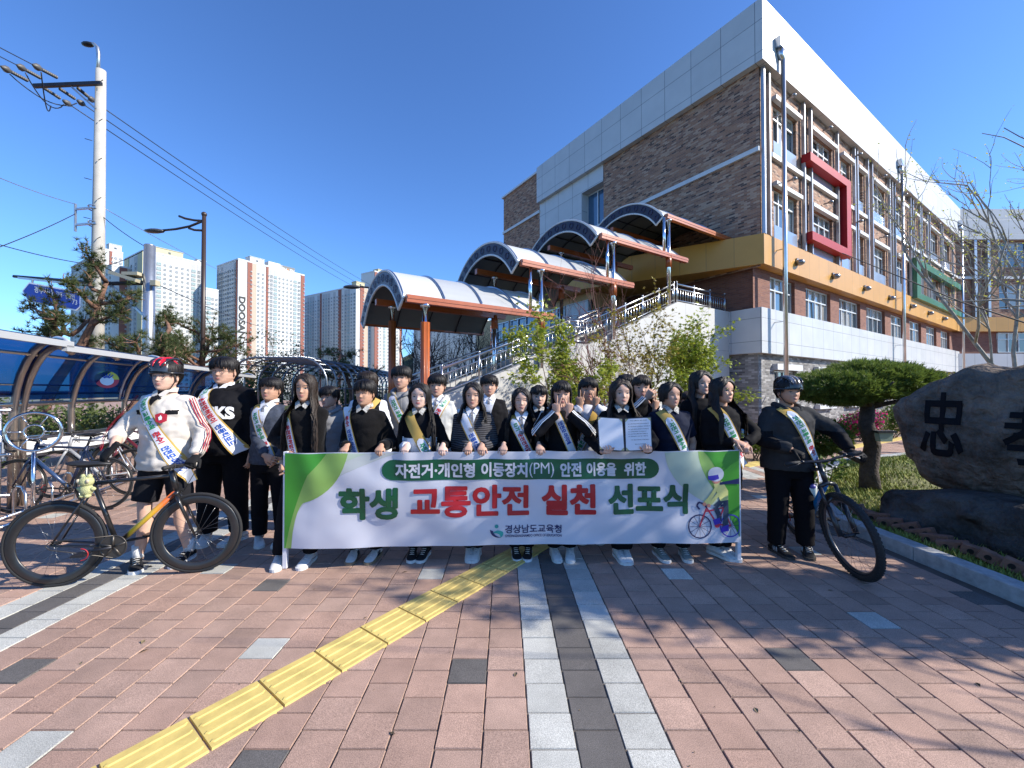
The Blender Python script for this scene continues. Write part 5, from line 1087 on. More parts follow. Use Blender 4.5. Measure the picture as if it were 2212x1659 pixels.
def hair(style, wd, R, L=.32, part=0.0, cover=.0, vol=1.0):
    """L = how far below the chin the hair reaches"""
    m = MB(); off = .013*vol; rd = R.uniform
    bangs = style in ('bangs', 'boy', 'bob')
    hair_cap(m, wd, off, .190 if not bangs else .165, .085 if style != 'boy' else .125, .0 if style != 'boy' else .045, None, *((.12, 1.25) if not bangs else (.9, .65)))
    def onhead(a, z, k): p = head_pt(a, max(.004, min(z, .2245)), 0, wd, False); n = Vector((p.x/.07, p.y/.09, (z-.10)/.12)).normalized(); return p+n*k
    if style in ('long', 'bangs', 'bob', 'tied'):
        n = 260 if style != 'tied' else 110
        for _ in range(n):
            a = rd(-math.pi, math.pi); aa = abs(a)
            amin = 1.27-cover*(.2 if a*part >= 0 else 1.6)
            if aa < amin: a = math.copysign(amin+rd(0, .5), a); aa = abs(a)
            st = .222-rd(0, .012); pa = math.copysign(.35, a) if aa < 1.9 else a*.8; P = [onhead(pa*.5+part*.2, st, off+.002), onhead(lerp(pa, a, .55), .198, off+rd(.001, .007)), onhead(a, .155, off+rd(.000, .009)), onhead(a, .105, off+rd(.000, .012)), onhead(a+rd(-.05, .05), .055, off+rd(.001, .018))]
            if style != 'tied':
                e = -L*rd(.75, 1.03); q = P[-1].copy(); q0 = q.copy(); K = 6; fr = aa < 2.0
                for k in range(1, K+1):
                    t = k/K; z = .055+(e-.055)*t; r = Vector((q0.x, q0.y, 0)); sp = 1+(.22+.30*min(1, L/.3))*math.sin(min(1, t*1.5)*math.pi/2)
                    x = q0.x*sp; y = q0.y*sp
                    if z < -.035: fr_ = min(1, (-.035-z)/.06); y = lerp(y, (-.118 if fr else .10)+rd(-.012, .012), fr_); x = x*(1+.12*fr_)
                    P.append(Vector((x+rd(-.004, .004), y+rd(-.004, .004), z)))
            ribbon(m, P, rd(.003, .0075))
        if style != 'tied':                      # body of hair behind the neck and beside the jaw
            for a0 in [x*.22 for x in range(-8, 9)]:
                a = math.pi+a0 if abs(a0) < .01 else math.pi+a0*.75
                q = onhead(a, .10, off*.6); z1 = -min(L*.85, .22); m.tube([q, Vector((q.x, q.y, .03)), Vector((q.x*.98, max(.035, q.y*.9), -.05)), Vector((q.x*1.0, max(.07, q.y), z1))], [.020, .022, .02, .008], 6)
    if bangs or style == 'boy':
        n = 120 if style != 'boy' else 300
        for _ in range(n):
            if style == 'boy': a = rd(-math.pi, math.pi)
            else: a = rd(-.95, .95)
            aa = abs(a); fr = aa < .95; z1 = rd(.128, .142)-(.010 if style == 'boy' else .004)*rd(0, 1) if fr else (rd(.095, .12) if aa < 2 else rd(.03, .07))
            if style != 'boy' and abs(a-part*.3) < .12: z1 += .018
            o2 = off+rd(.000, .014); P = [onhead(a*.5+part*.3, .223, off+rd(.001, .008)), onhead(a*.8, .203, o2+.003), onhead(a, .178, o2+.003), onhead(a*1.02+rd(-.05, .05), lerp(.178, z1, .55), o2*.95), onhead(a*1.04+rd(-.08, .08), z1, o2*.6)]
            ribbon(m, P, rd(.003, .0065))
    elif style in ('long', 'tied', 'short') :
        for s in (-1, 1):
            for _ in range(26):
                a1 = s*rd(.88, 1.3); P = [onhead(part*.25+s*.05, .220, off+.003), onhead(s*rd(.35, .5), .203, off+.003), onhead(s*rd(.62, .8), .178, off+.004), onhead(a1*.92, .142, off+.006), onhead(a1, .105, off+.003), onhead(a1+s*.05, .06 if style != 'tied' else .075, off+.001)]; ribbon(m, P, rd(.005, .009))
    return m
# ---------------------------------------------------------------- hands
def hand(W_, d, nb, s, curl=(.5,)*5, spread=.10, sc_=1.0, glove=0.0, thumb=.5):
    """W_ wrist, d finger direction, nb direction of the back of the hand, s=+1/-1 side the thumb is on (along d x nb)"""
    m = MB(); d = d.normalized(); nb = (nb-d*nb.dot(d)).normalized(); sd = d.cross(nb)*s; g = glove
    m.tube([W_-d*.05*sc_, W_, W_+d*.02*sc_, W_+d*.05*sc_, W_+d*.082*sc_, W_+d*.094*sc_], [(.023+g, .018+g), (.024+g, .017+g), (.030+g, .0155+g), (.038+g, .015+g), (.039+g, .0135+g), (.030+g, .009+g)], 12, ref=nb)
    lens = (.070, .078, .072, .058); off = (.029, .010, -.010, -.028)
    for k in range(4):
        b = W_+d*(.084-abs(k-1.2)*.004)*sc_+sd*off[k]*sc_; a = (1.5-k)*spread; dd = (d*math.cos(a)+sd*math.sin(a)).normalized(); ax = dd.cross(nb); p = b-dd*.012; P = [p.copy(), b.copy()]; c = curl[k] if k < len(curl) else curl[-1]; ang = 0; q = b.copy(); n_ = nb
        for j, f in enumerate((.42, .31, .27)):
            ang += c*(1.15, 1.3, .9)[j]; v = dd*math.cos(ang)-nb*math.sin(ang); q = q+v*lens[k]*f*sc_; P.append(q.copy())
        m.tube(P, [(.0085+g)*sc_, (.0092+g)*sc_, (.0085+g)*sc_, (.0078+g)*sc_, (.0055+g)*sc_], 8); m.ball(P[-1], (.0058+g)*sc_, 0, 8, 4)
    t0 = W_+d*.022*sc_+sd*.020*sc_; tv = (d*.70+sd*.75-nb*thumb*.6).normalized(); t1 = t0+tv*.040*sc_; tv2 = (d*.9+sd*.25-nb*thumb).normalized(); t2 = t1+tv2*.030*sc_; t3 = t2+(tv2-nb*thumb*.3).normalized()*.024*sc_
    m.tube([t0, t1, t2, t3], [(.013+g)*sc_, (.0115+g)*sc_, (.0095+g)*sc_, (.007+g)*sc_], 8); m.ball(t3, (.0072+g)*sc_, 0, 8, 4)
    return m
def fuse(mb, vox, it=3, wr=0.0, seed=0, fz=9.0, mo=None):
    me = bpy.data.meshes.new('f'); me.from_pydata([tuple(p) for p in mb.v], [], mb.f); o = bpy.data.objects.new('f', me)
    r = o.modifiers.new('r', 'REMESH'); r.mode = 'VOXEL'; r.voxel_size = vox
    if it: q = o.modifiers.new('s', 'SMOOTH'); q.factor = .5; q.iterations = it
    e = evalmesh(o); bpy.data.objects.remove(o); V = [v.co.copy() for v in e.vertices]
    if wr:
        N_ = [v.normal.copy() for v in e.vertices]; out = []
        for p, n in zip(V, N_):
            h = noise.noise(Vector((p.x*7+seed, p.y*7, p.z*fz)))+.6*noise.noise(Vector((p.x*14, p.y*14+seed, p.z*fz*2.2))); h = (abs(h)-.35) if wr > 0 else h; out.append(p+n*h*abs(wr))
        V = out
    m = MB(); m.v = [tuple(p) for p in V]; m.f = [list(p.vertices) for p in e.polygons]; k = len(m.f); m.m = [0]*k; m.s = [True]*k; m.uv = [None]*k
    if mo:
        for i, f in enumerate(m.f): c = sum((V[j] for j in f), Vector())/len(f); m.m[i] = mo(c)
    bpy.data.meshes.remove(e); return m
TORSO = [(.74, .150, .110), (.88, .155, .112), (1.02, .136, .102), (1.16, .142, .108), (1.26, .150, .106), (1.315, .143, .096), (1.355, .112, .080), (1.388, .072, .062), (1.405, .054, .054)]
def torso_hw(z, fat): w, d = prof_(TORSO, z); k = 1+fat*(1 if z < 1.3 else .55); return w*k, d*k*(1+fat*.5)
def limb_ik(S_, T_, l1, l2, hint):
    v = T_-S_; L = min(v.length, (l1+l2)*.995); u = v.normalized(); T_ = S_+u*L; c = (l1*l1+L*L-l2*l2)/(2*l1*L); h = (hint-u*hint.dot(u)).normalized(); c = max(-1, min(1, c)); return S_+u*l1*c+h*l1*math.sqrt(1-c*c), T_
sneakw = cloth('sneaker_white', (.62, .61, .59), .6, .08); solew = mat('shoe_sole', (.68, .67, .64), .6); sneakb = cloth('sneaker_black', (.02, .02, .022), .6); sneakg = cloth('sneaker_grey', (.22, .23, .21), .7, .2); sockw = cloth('sock_white', (.7, .7, .7))
def shoe(par, p, yaw, mt, sole=None, sz=1.0, stripes=None, sockm=None):
    M_ = Matrix.Translation(p) @ Matrix.Rotation(yaw, 4, 'Z') @ Matrix.Scale(sz, 4)
    sec = [(.085, .030, .036, .060), (.06, .036, .040, .078), (.02, .038, .040, .088), (-.03, .038, .038, .078), (-.08, .044, .032, .058), (-.12, .046, .026, .045), (-.155, .040, .020, .034), (-.178, .020, .012, .022)]
    m = MB(); K = 12; V = []
    for y, w, hh, top in sec:
        for k in range(K):
            q = 2*math.pi*k/K; c, s_ = math.cos(q), math.sin(q); V.append(Vector((w*c, y, .018+(top-.018)*(.5+.5*s_)*(1 if s_ > 0 else 1))))
    m.add([M_ @ v for v in V], [(i*K+k, i*K+(k+1) % K, (i+1)*K+(k+1) % K, (i+1)*K+k) for i in range(len(sec)-1) for k in range(K)]+[tuple(range(K-1, -1, -1)), tuple(len(sec)*K-K+k for k in range(K))], 0, True)
    for i in range(4): y = -.035-.022*i; z = .080-.0095*i; m.tube([M_ @ Vector((-.02, y, z)), M_ @ Vector((0, y-.006, z+.006)), M_ @ Vector((.02, y, z))], .003, 4, 1)
    if stripes:
        for s_ in (-1, 1):
            for i in range(3): y = .01-.02*i; m.tube([M_ @ Vector((s_*.037, y, .068)), M_ @ Vector((s_*.041, y-.012, .03))], .0045, 4, 2)
    so = m.build('shoe', [mt, solew if mt is not sneakw else cloth('lace_grey', (.5, .5, .5)), stripes or mt], par)
    m = MB(); out = [(.0, .094), (.030, .082), (.040, .04), (.038, -.02), (.046, -.08), (.049, -.125), (.042, -.162), (.018, -.186), (0, -.19)]; out = out+[(-x, y) for x, y in out[-2:0:-1]]; n = len(out)
    V = [M_ @ Vector((x, y, z)) for z, k in ((.0, 0), (.024, 0)) for x, y in out]; m.add(V, [tuple(range(n)), tuple(range(2*n-1, n-1, -1))]+[(i, (i+1) % n, n+(i+1) % n, n+i) for i in range(n)]); m.build('sole', sole or solew, so)
    return so
gold = cloth('sash_gold', (.55, .36, .10), .55, .05, .1); sashw = cloth('sash_white', (.74, .75, .80), .5, .03, .1); tgr = mat('print_green', (.02, .30, .10), .6); tre = mat('print_red', (.60, .02, .03), .6); tbl = mat('print_blue', (.02, .09, .42), .6)
SASH_A = (('자전거 교통수칙', 0, .44), ('준수!', 1, .16), ('안전모·머리에', 2, .36)); SASH_B = (('타기', 0, .12), ('운전면허없이', 1, .40), ('전동킥보드', 2, .34), ('음주운전', 1, .25))
def sash(par, T_, fat, ease, kind='A', side=-1, start=.0, length=.78, w=.098, cross=1.0, z0=1.405, shift=0.0, zmin=None, goldlen=.12):
    """a ribbon from the shoulder on the given side across the chest; T_ maps body space to the world"""
    def Y(x, z):
        hw, hd = torso_hw(z, fat); hw += ease; hd += ease; r = min(.97, abs(x)/(hw*1.02)); return -(hd*math.sqrt(max(.02, 1-r*r)))-.014
    def body(s_, q, off):
        # s_ runs along the band in metres from the shoulder top, q across
        x0, x1 = side*.105+shift, -side*.15*cross+shift; a = math.atan2(.50, (x1-x0)) if cross > .3 else math.atan2(.5, (x1-x0)); ux, uz = math.cos(a), -math.sin(a)
        x = x0+ux*s_+(-uz)*q*1.0*(1); z = z0-.012+uz*s_+ux*q
        hw, hd = torso_hw(min(z, 1.36), fat)
        y = Y(x, min(z, 1.36))
        if z > 1.33: t = min(1, (z-1.33)/.085); y = lerp(y, .0, t*t); 
        if z > 1.40: z = 1.40+(z-1.40)*.25
        return T_ @ Vector((x, y-off, z))
    m = MB(); L = length; m.poly([(0, -w/2), (L, -w/2), (L, w/2), (0, w/2)], 1)
    m.poly([(goldlen+.02, -w*.40), (L, -w*.40), (L, w*.40), (goldlen+.02, w*.40), (goldlen-.005, w*.28), (goldlen-.02, 0), (goldlen-.005, -w*.28)], 0, .0022)
    c = goldlen+.03-start
    for body_, mi, ln in (SASH_A if kind == 'A' else SASH_B):
        ln *= .62; 
        if c > -.02 and c+ln < L+.05: m.bold(body_, (c, -w*.26, c+ln, w*.28), 2+mi, .0042, .0016, .012, 4)
        c += ln+.03
    m.cut(.03, .025)
    keep = [i for i, f in enumerate(m.f) if max(m.v[j][0] for j in f) <= L+.001]
    m.f = [m.f[i] for i in keep]; m.m = [m.m[i] for i in keep]; m.s = [True]*len(keep); m.uv = [None]*len(keep)
    m.map(lambda x, y, z: body(x, y, z)); return m.build('sash', [sashw, gold, tgr, tre, tbl], par)
PRP = random.Random(77)
def person(lbl, x, y, H=1.64, yaw=0, hyaw=0, pitch=0, fat=0.0, style='long', hcol=None, L=.30, part=0.0, cover=0.0, wd=1.09, eyes=.45, pale=False, top=None, ease=.022, sleeve=1.0, hands=None, collar=None, tie=None, legs=None, shoes=None, sashk=None, extra=None, shorts=False, vneck=None, feet=((-.09, 0, 0), (.09, 0, 0)), grp=None, brow=0, wr=.015, hem=.80, gl=None, hood=None, glasses=None, headz=0, boxy=0, sleeve_mt=None, mfun=None, top_mats=None, lowhide=False, sw=0):
    s = H/1.66; root = thing('person', lbl, 'person', (x, y, 0), group=grp); T = Matrix.Translation((x, y, 0)) @ Matrix.Rotation(yaw, 4, 'Z') @ Matrix.Scale(s, 4); R = random.Random(int(x*1000+y*77)); Ti = T.inverted()
    Th = T @ Matrix.Translation((0, -.012, 1.428+headz)) @ Matrix.Rotation(hyaw, 4, 'Z') @ Matrix.Rotation(pitch, 4, 'X') @ Matrix.Diagonal((1.05*R.uniform(.95, 1.04), 1.05, 1.05*R.uniform(.95, 1.01), 1))
    shx = .136*(1+fat*.5)+sw; mats = [skinp if pale else R.choice((skinm, skinm, skin2, skin3)), lipp if pale else lipm, eyew, eyed, browm]
    body = MB(); body.join(head(wd, eyes, brow), Th)
    nk = MB(); nk.tube([(0, .022, 1.33), (0, .014, 1.40), (0, .006, 1.455), (0, -.004, 1.49)], [(.085, .060), (.056*(1+fat*.3), .056), (.052*(1+fat*.4), .054), (.050, .052)], 14, ref=(0, 1, 0)); body.join(nk, T)
    if hands is None: hands = {}
    S0 = {-1: Vector((-shx, .005, 1.325)), 1: Vector((shx, .005, 1.325))}; jac = MB(); arms = {}
    zz = [.80, .86, .94, 1.02, 1.10, 1.18, 1.26, 1.31, 1.345, 1.372, 1.392]; zz = [z for z in zz if z > hem+.02]; zz = [hem]+zz
    P = []; Rr = []
    for z in zz:
        w, d = torso_hw(z, fat); b = boxy*(1 if z < 1.25 else 0); P.append((0, .004, z)); e_ = ease*(1 if z < 1.30 else max(.25, 1-(z-1.30)*8)); Rr.append((w+e_+b*.4, d+e_+b))
    jac.tube(P, Rr, 22, ref=(0, -1, 0))
    for sd in (-1, 1):
        hd = hands.get(sd); A0 = S0[sd]
        if hd is None: tgt = Vector((sd*(.21+fat*.12), -.03, .80)); hint = Vector((sd*.5, .6, 0)); dirv = Vector((0, -.1, -1)); nb = Vector((sd, -.3, 0)); cu = (.35,)*5; kw = {}
        else: tgt = Ti @ Vector(hd['at']); hint = Vector(hd.get('hint', (sd*.5, .35, -.7))); dirv = (Ti.to_3x3() @ Vector(hd['d'])).normalized(); nb = Ti.to_3x3() @ Vector(hd['n']); cu = hd.get('curl', (.5,)*5); kw = hd.get('kw', {})
        E_, tgt2 = limb_ik(A0, tgt, .285, .255, hint); arms[sd] = (A0, E_, tgt2)
        ins = A0+Vector((-sd*.055, 0, .012)); r1 = .045+ease*.5+fat*.04; r2 = .037+ease*.55+fat*.03; r3 = .029+ease*.5
        full = sleeve >= 1; cu_ = (hd or {}).get('cuff', .96); cuff = E_+(tgt2-E_)*cu_
        if full: jac.tube([ins, A0, A0+(E_-A0)*.35, A0+(E_-A0)*.75, E_, E_+(tgt2-E_)*.42*cu_, E_+(tgt2-E_)*.84*cu_, cuff], [r1*.95, r1*1.05, r1*1.02, r2*1.12, r2*1.08, r2*1.0, r3*1.12, r3], 12)
        else: e2 = A0+(E_-A0)*sleeve; jac.tube([ins, A0, A0+(E_-A0)*sleeve*.6, e2], [r1*.95, r1*1.05, r1*1.05, r1*1.02], 12)
        hm = MB(); hm.join(hand(tgt2, dirv, nb, (hd or {}).get('th', -sd), cu, glove=(.0028 if gl else 0), **kw))
        am = MB(); fr = A0+(E_-A0)*(.6 if full else .35); am.tube([fr, E_, E_+(tgt2-E_)*.3, E_+(tgt2-E_)*.65, tgt2], [.036+fat*.02, .038+fat*.02, .040+fat*.02, .034, .023], 10)
        if gl:
            g = fuse(hm, .0042, 2); g.map(lambda a, b, c: T @ Vector((a, b, c))).build('glove', gl, root); body.join(am, T)
        else: hm.join(am); body.join(fuse(hm, .0042, 2), T)
    for k, sd in enumerate((-1, 1)):      # legs
        fx, fy, fa = feet[k]; hip = Vector((sd*.085, .0, .87)); an = Vector((fx, fy+.02, .085)); kn = (hip+an)/2+Vector((0, -.025, .02)); body.join(MB().tube([hip, kn+Vector((0, 0, .05)), kn-Vector((0, 0, .05)), kn-Vector((0, -.012, .16)), an, an-Vector((0, 0, .03))], [.075, .052, .048, .050*(1+fat), .033, .036], 12), T)
        if shoes:
            sm, sl, st = shoes; shoe(root, T @ Vector((fx, fy, 0)), yaw+fa, sm, sl, s*1.0, st)
    body.build('body', mats, root)
    if shoes:
        for k, sd in enumerate((-1, 1)):
            m = MB(); fx, fy, fa = feet[k]; m.join(MB().tube([Vector((fx, fy+.02, .07)), Vector((fx, fy+.018, .10)), Vector((fx, fy+.016, .17))], [.040, .037, .041], 12), T)
            m.build('sock', sockw if shoes[0] is not sneakb or shorts else cloth('sock_black', (.02, .02, .02)), root)
    tm = top_mats or [top]; g = fuse(jac, .0125, 3, wr, R.random()*9, mo=mfun); J = g
    if vneck is None or True: pass
    g.map(lambda a, b, c: T @ Vector((a, b, c))).build('jacket', tm, root)
    # trousers
    if legs and not lowhide:
        tr_ = MB(); tr_.tube([(0, .004, .72), (0, .004, .80), (0, .004, .90), (0, .0, .98)], [(.14+fat*.1, .11+fat*.08), (.165+fat*.13, .125+fat*.1), (.165+fat*.13, .12+fat*.1), (.15+fat*.12, .11+fat*.1)], 18, ref=(0, -1, 0))
        for k, sd in enumerate((-1, 1)):
            fx, fy, fa = feet[k]; hip = Vector((sd*(.085+fat*.05), .0, .86)); an = Vector((fx, fy+.015, .085)); kn = (hip+an)/2+Vector((0, -.02, .02))
            if shorts: tr_.tube([hip, hip+(kn-hip)*.5, kn+Vector((0, 0, .03))], [.092+fat*.06, .092+fat*.05, .090+fat*.04], 14)
            else: tr_.tube([hip, hip+(kn-hip)*.5, kn, kn+(an-kn)*.5, an+Vector((0, 0, .0))], [.092+fat*.07, .086+fat*.06, .075+fat*.05, .070+fat*.04, .066+fat*.03], 14)
        fuse(tr_, .013, 3, .007, R.random()*9, 11).map(lambda a, b, c: T @ Vector((a, b, c))).build('shorts' if shorts else 'trousers', legs, root)
    def front(xx, z, off): w, d = torso_hw(z, fat); w += ease; d += ease; r = min(.95, abs(xx)/w); return T @ Vector((xx, -d*math.sqrt(1-r*r)-off+(.0 if z < 1.36 else (z-1.36)*1.1), z))
    if vneck:                              # shirt or knit showing in the opening
        m = MB(); bw, bz = vneck[0], vneck[1]; m.poly([(0, bz), (bw, 1.395), (bw*.5, 1.41), (-bw*.5, 1.41), (-bw, 1.395)], 0, .010); m.cut(.02, .03); m.map(lambda a, b, c: front(a, b, c)).build('shirt', vneck[2], root)
    if collar:
        m = MB()
        for sd in (-1, 1):
            V = [(sd*.004, -.092, 1.392), (sd*.044, -.108, 1.362), (sd*.066, -.062, 1.415), (sd*.058, -.01, 1.445), (sd*.030, -.060, 1.428)]; m.add([T @ Vector(v) for v in V], [(0, 1, 2, 4), (4, 2, 3)]); m.add([T @ (Vector(v)+Vector((0, .004, -.001))) for v in V], [(4, 2, 1, 0), (3, 2, 4)])
            m.add([T @ Vector(v) for v in ((sd*.058, -.01, 1.445), (sd*.066, -.062, 1.415), (sd*.070, .02, 1.415), (sd*.05, .055, 1.45), (0, .07, 1.455), (0, .088, 1.42))], [(0, 1, 2, 3), (3, 2, 5, 4)])
        m.build('shirt_collar', collar, root)
    if tie:
        m = MB(); V = [front(a, z, .022) for a, z in ((-.014, 1.385), (.014, 1.385), (.011, 1.362), (-.011, 1.362), (-.026, tie[1]+.02), (.026, tie[1]+.02), (0, tie[1]))]; m.add(V, [(0, 3, 2, 1), (3, 4, 6, 5, 2)]); m.build('tie', tie[0], root)
    if hood:
        m = MB(); m.tube([Vector((sd_*xx, yy, zz_)) for sd_, xx, yy, zz_ in ((-1, .02, -.115, 1.335), (-1, .072, -.088, 1.375), (-1, .092, -.02, 1.395), (-1, .088, .06, 1.41), (-1, .05, .105, 1.40), (1, .0, .115, 1.39), (1, .05, .105, 1.40), (1, .088, .06, 1.41), (1, .092, -.02, 1.395), (1, .072, -.088, 1.375), (1, .02, -.115, 1.335))], [.010, .020, .027, .032, .036, .038, .036, .032, .027, .020, .010], 10)
        for sd in (-1, 1): m.tube([Vector((sd*.03, -.135, 1.33)), Vector((sd*.034, -.150, 1.26)), Vector((sd*.032, -.150, 1.18))], .0035, 5)
        m.map(lambda a, b, c: T @ Vector((a, b, c))).build('hood', hood, root)
    if sashk: sash(root, T, fat, ease, **sashk)
    h = hair(style, wd, R, L, part, cover); h.map(lambda a, b, c: Th @ Vector((a, b, c))).build('hair', hcol or hair_b, root)
    if glasses:
        m = MB()
        for sd in (-1, 1):
            c = Vector((sd*.031*wd, surf_y(sd*.031*wd, .108, wd)-.010, .106)); m.ring(Th @ c, Th.to_3x3() @ Vector((0, 1, 0)), .021*s, .0016, 20, 4); m.tube([Th @ (c+Vector((sd*.021, .002, .004))), Th @ Vector((sd*.076*wd, -.04, .112)), Th @ Vector((sd*.078*wd, .01, .110))], .0015, 4)
        m.tube([Th @ Vector((-.010, surf_y(0, .108, wd)-.008, .108)), Th @ Vector((.010, surf_y(0, .108, wd)-.008, .108))], .0015, 4); m.build('glasses', glasses, root)
    return root, T, Th, arms, front
def on_arm(T, arm, root, name, mt, offs, r, t0=0.0, t1=1.0, w=.006, out=None, nrm=None):
    """stripes running down the outside of a sleeve"""
    S_, E_, H_ = arm; P = [S_+Vector((0, 0, .02)), S_+(E_-S_)*.35, S_+(E_-S_)*.7, E_, E_+(H_-E_)*.35, E_+(H_-E_)*.7, H_-(H_-E_)*.05]; m = MB(); o = Vector(out).normalized()
    for k in offs:
        V = []
        for i, p in enumerate(P):
            t = (P[min(i+1, 6)]-P[max(i-1, 0)]).normalized(); n = (o-t*o.dot(t)).normalized(); sd = t.cross(n); rr = r*(1.05 if i < 3 else (1.0 if i < 5 else .86)); q = k/rr
            c = p+(n*math.cos(q)+sd*math.sin(q))*rr; tg = (sd*math.cos(q)-n*math.sin(q)); V += [c-tg*w, c+tg*w]
        m.add([T @ v for v in V], [(2*i, 2*i+2, 2*i+3, 2*i+1) for i in range(6)], 0, True)
    return m.build(name, mt, root)
def helmet(root, Th, c1, c2, wd=1.0):
    m = MB(); A, N = 36, 12; V = []; 
    for j in range(N+1):
        for i in range(A):
            a = 2*math.pi*i/A; ph = (j/N)*math.pi/2; z = .135+.122*math.sin(ph)+(.012*math.cos(a)*math.cos(ph)); r = math.cos(ph)**.75; rid = .006*math.cos(a*1+math.sin(a)*0)*0+.005*math.sin(a*9)*math.sin(2*ph); V.append(Vector(((.098+rid)*r*math.sin(a), -(.128+rid)*r*math.cos(a)+.002, z)))
    fs = []; mi = []
    m.add([Th @ v for v in V], [(j*A+i, j*A+(i+1) % A, (j+1)*A+(i+1) % A, (j+1)*A+i) for j in range(N) for i in range(A)], 0, True)
    n0 = 0
    for k in range(len(m.f)):
        j, i = k//A, k % A; a = (i % 6)
        if 3 <= j <= 9 and (i % 6) in (2, 3) : m.m[k] = 1
        if 2 <= j <= 8 and (i % 6) == 5: m.m[k] = 2
    m.ring(Th @ Vector((0, 0, .136)), Th.to_3x3() @ Vector((0, 0, 1)), .112, (.012, .008), 36, 6, 0); 
    # raised ribs from front to back
    for q in (-.055, -.02, .02, .055):
        P = []
        for i in range(9): ph = math.pi*(.12+.76*i/8); P.append(Th @ Vector((q*(.6+.6*math.sin(ph)), -.125*math.cos(ph), .15+.115*math.sin(ph)-abs(q)*.25))) 
        m.tube(P, [.004]+[.010]*7+[.004], 6, 1 if abs(q) < .03 else 0)
    h = m.build('helmet', [c1, c2, mat('helmet_vent', (.005, .005, .005), .9)], root)
    m = MB()
    for s in (-1, 1): m.tube([Th @ Vector((s*.086*wd, -.03, .135)), Th @ Vector((s*.078*wd, -.012, .07)), Th @ Vector((s*.055, -.03, .012)), Th @ Vector((0, -.045, -.012))], .0045, 5); m.tube([Th @ Vector((s*.086*wd, .03, .135)), Th @ Vector((s*.078*wd, -.010, .07))], .004, 5)
    m.build('strap', darkm, h)
# ================================================================ bicycles
rubber = mat('tyre_rubber', (.016, .016, .017), .8, bump=(200, .5, .003)); carbon = mat('bike_black', (.012, .012, .013), .3, coat=.4); carbonr = mat('rim_black', (.02, .02, .021), .35, coat=.3, var=(6, .3)); spokem = mat('spoke', (.25, .25, .26), .3, .9); chainm = mat('chain_steel', (.10, .09, .08), .45, .8)
def gradmat():
    m = mat('downtube_paint', (.6, .3, .02), .35, coat=.5); n = m.node_tree; tc = n.nodes.new('ShaderNodeTexCoord'); sp = n.nodes.new('ShaderNodeSeparateXYZ'); cr = n.nodes.new('ShaderNodeValToRGB'); n.links.new(tc.outputs['Object'], sp.inputs[0]); n.links.new(sp.outputs[0], cr.inputs[0])
    e = cr.color_ramp.elements; cr.color_ramp.interpolation = 'LINEAR'; e[0].position = .47; e[0].color = (.012, .012, .013, 1); e[1].position = .49; e[1].color = (.62, .46, .03, 1); x = e.new(.63); x.color = (.62, .40, .03, 1); x = e.new(.72); x.color = (.55, .13, .02, 1); x = e.new(.79); x.color = (.45, .08, .02, 1); x = e.new(.80); x.color = (.012, .012, .013, 1)
    n.links.new(cr.outputs[0], n.nodes['Principled BSDF'].inputs['Base Color']); return m
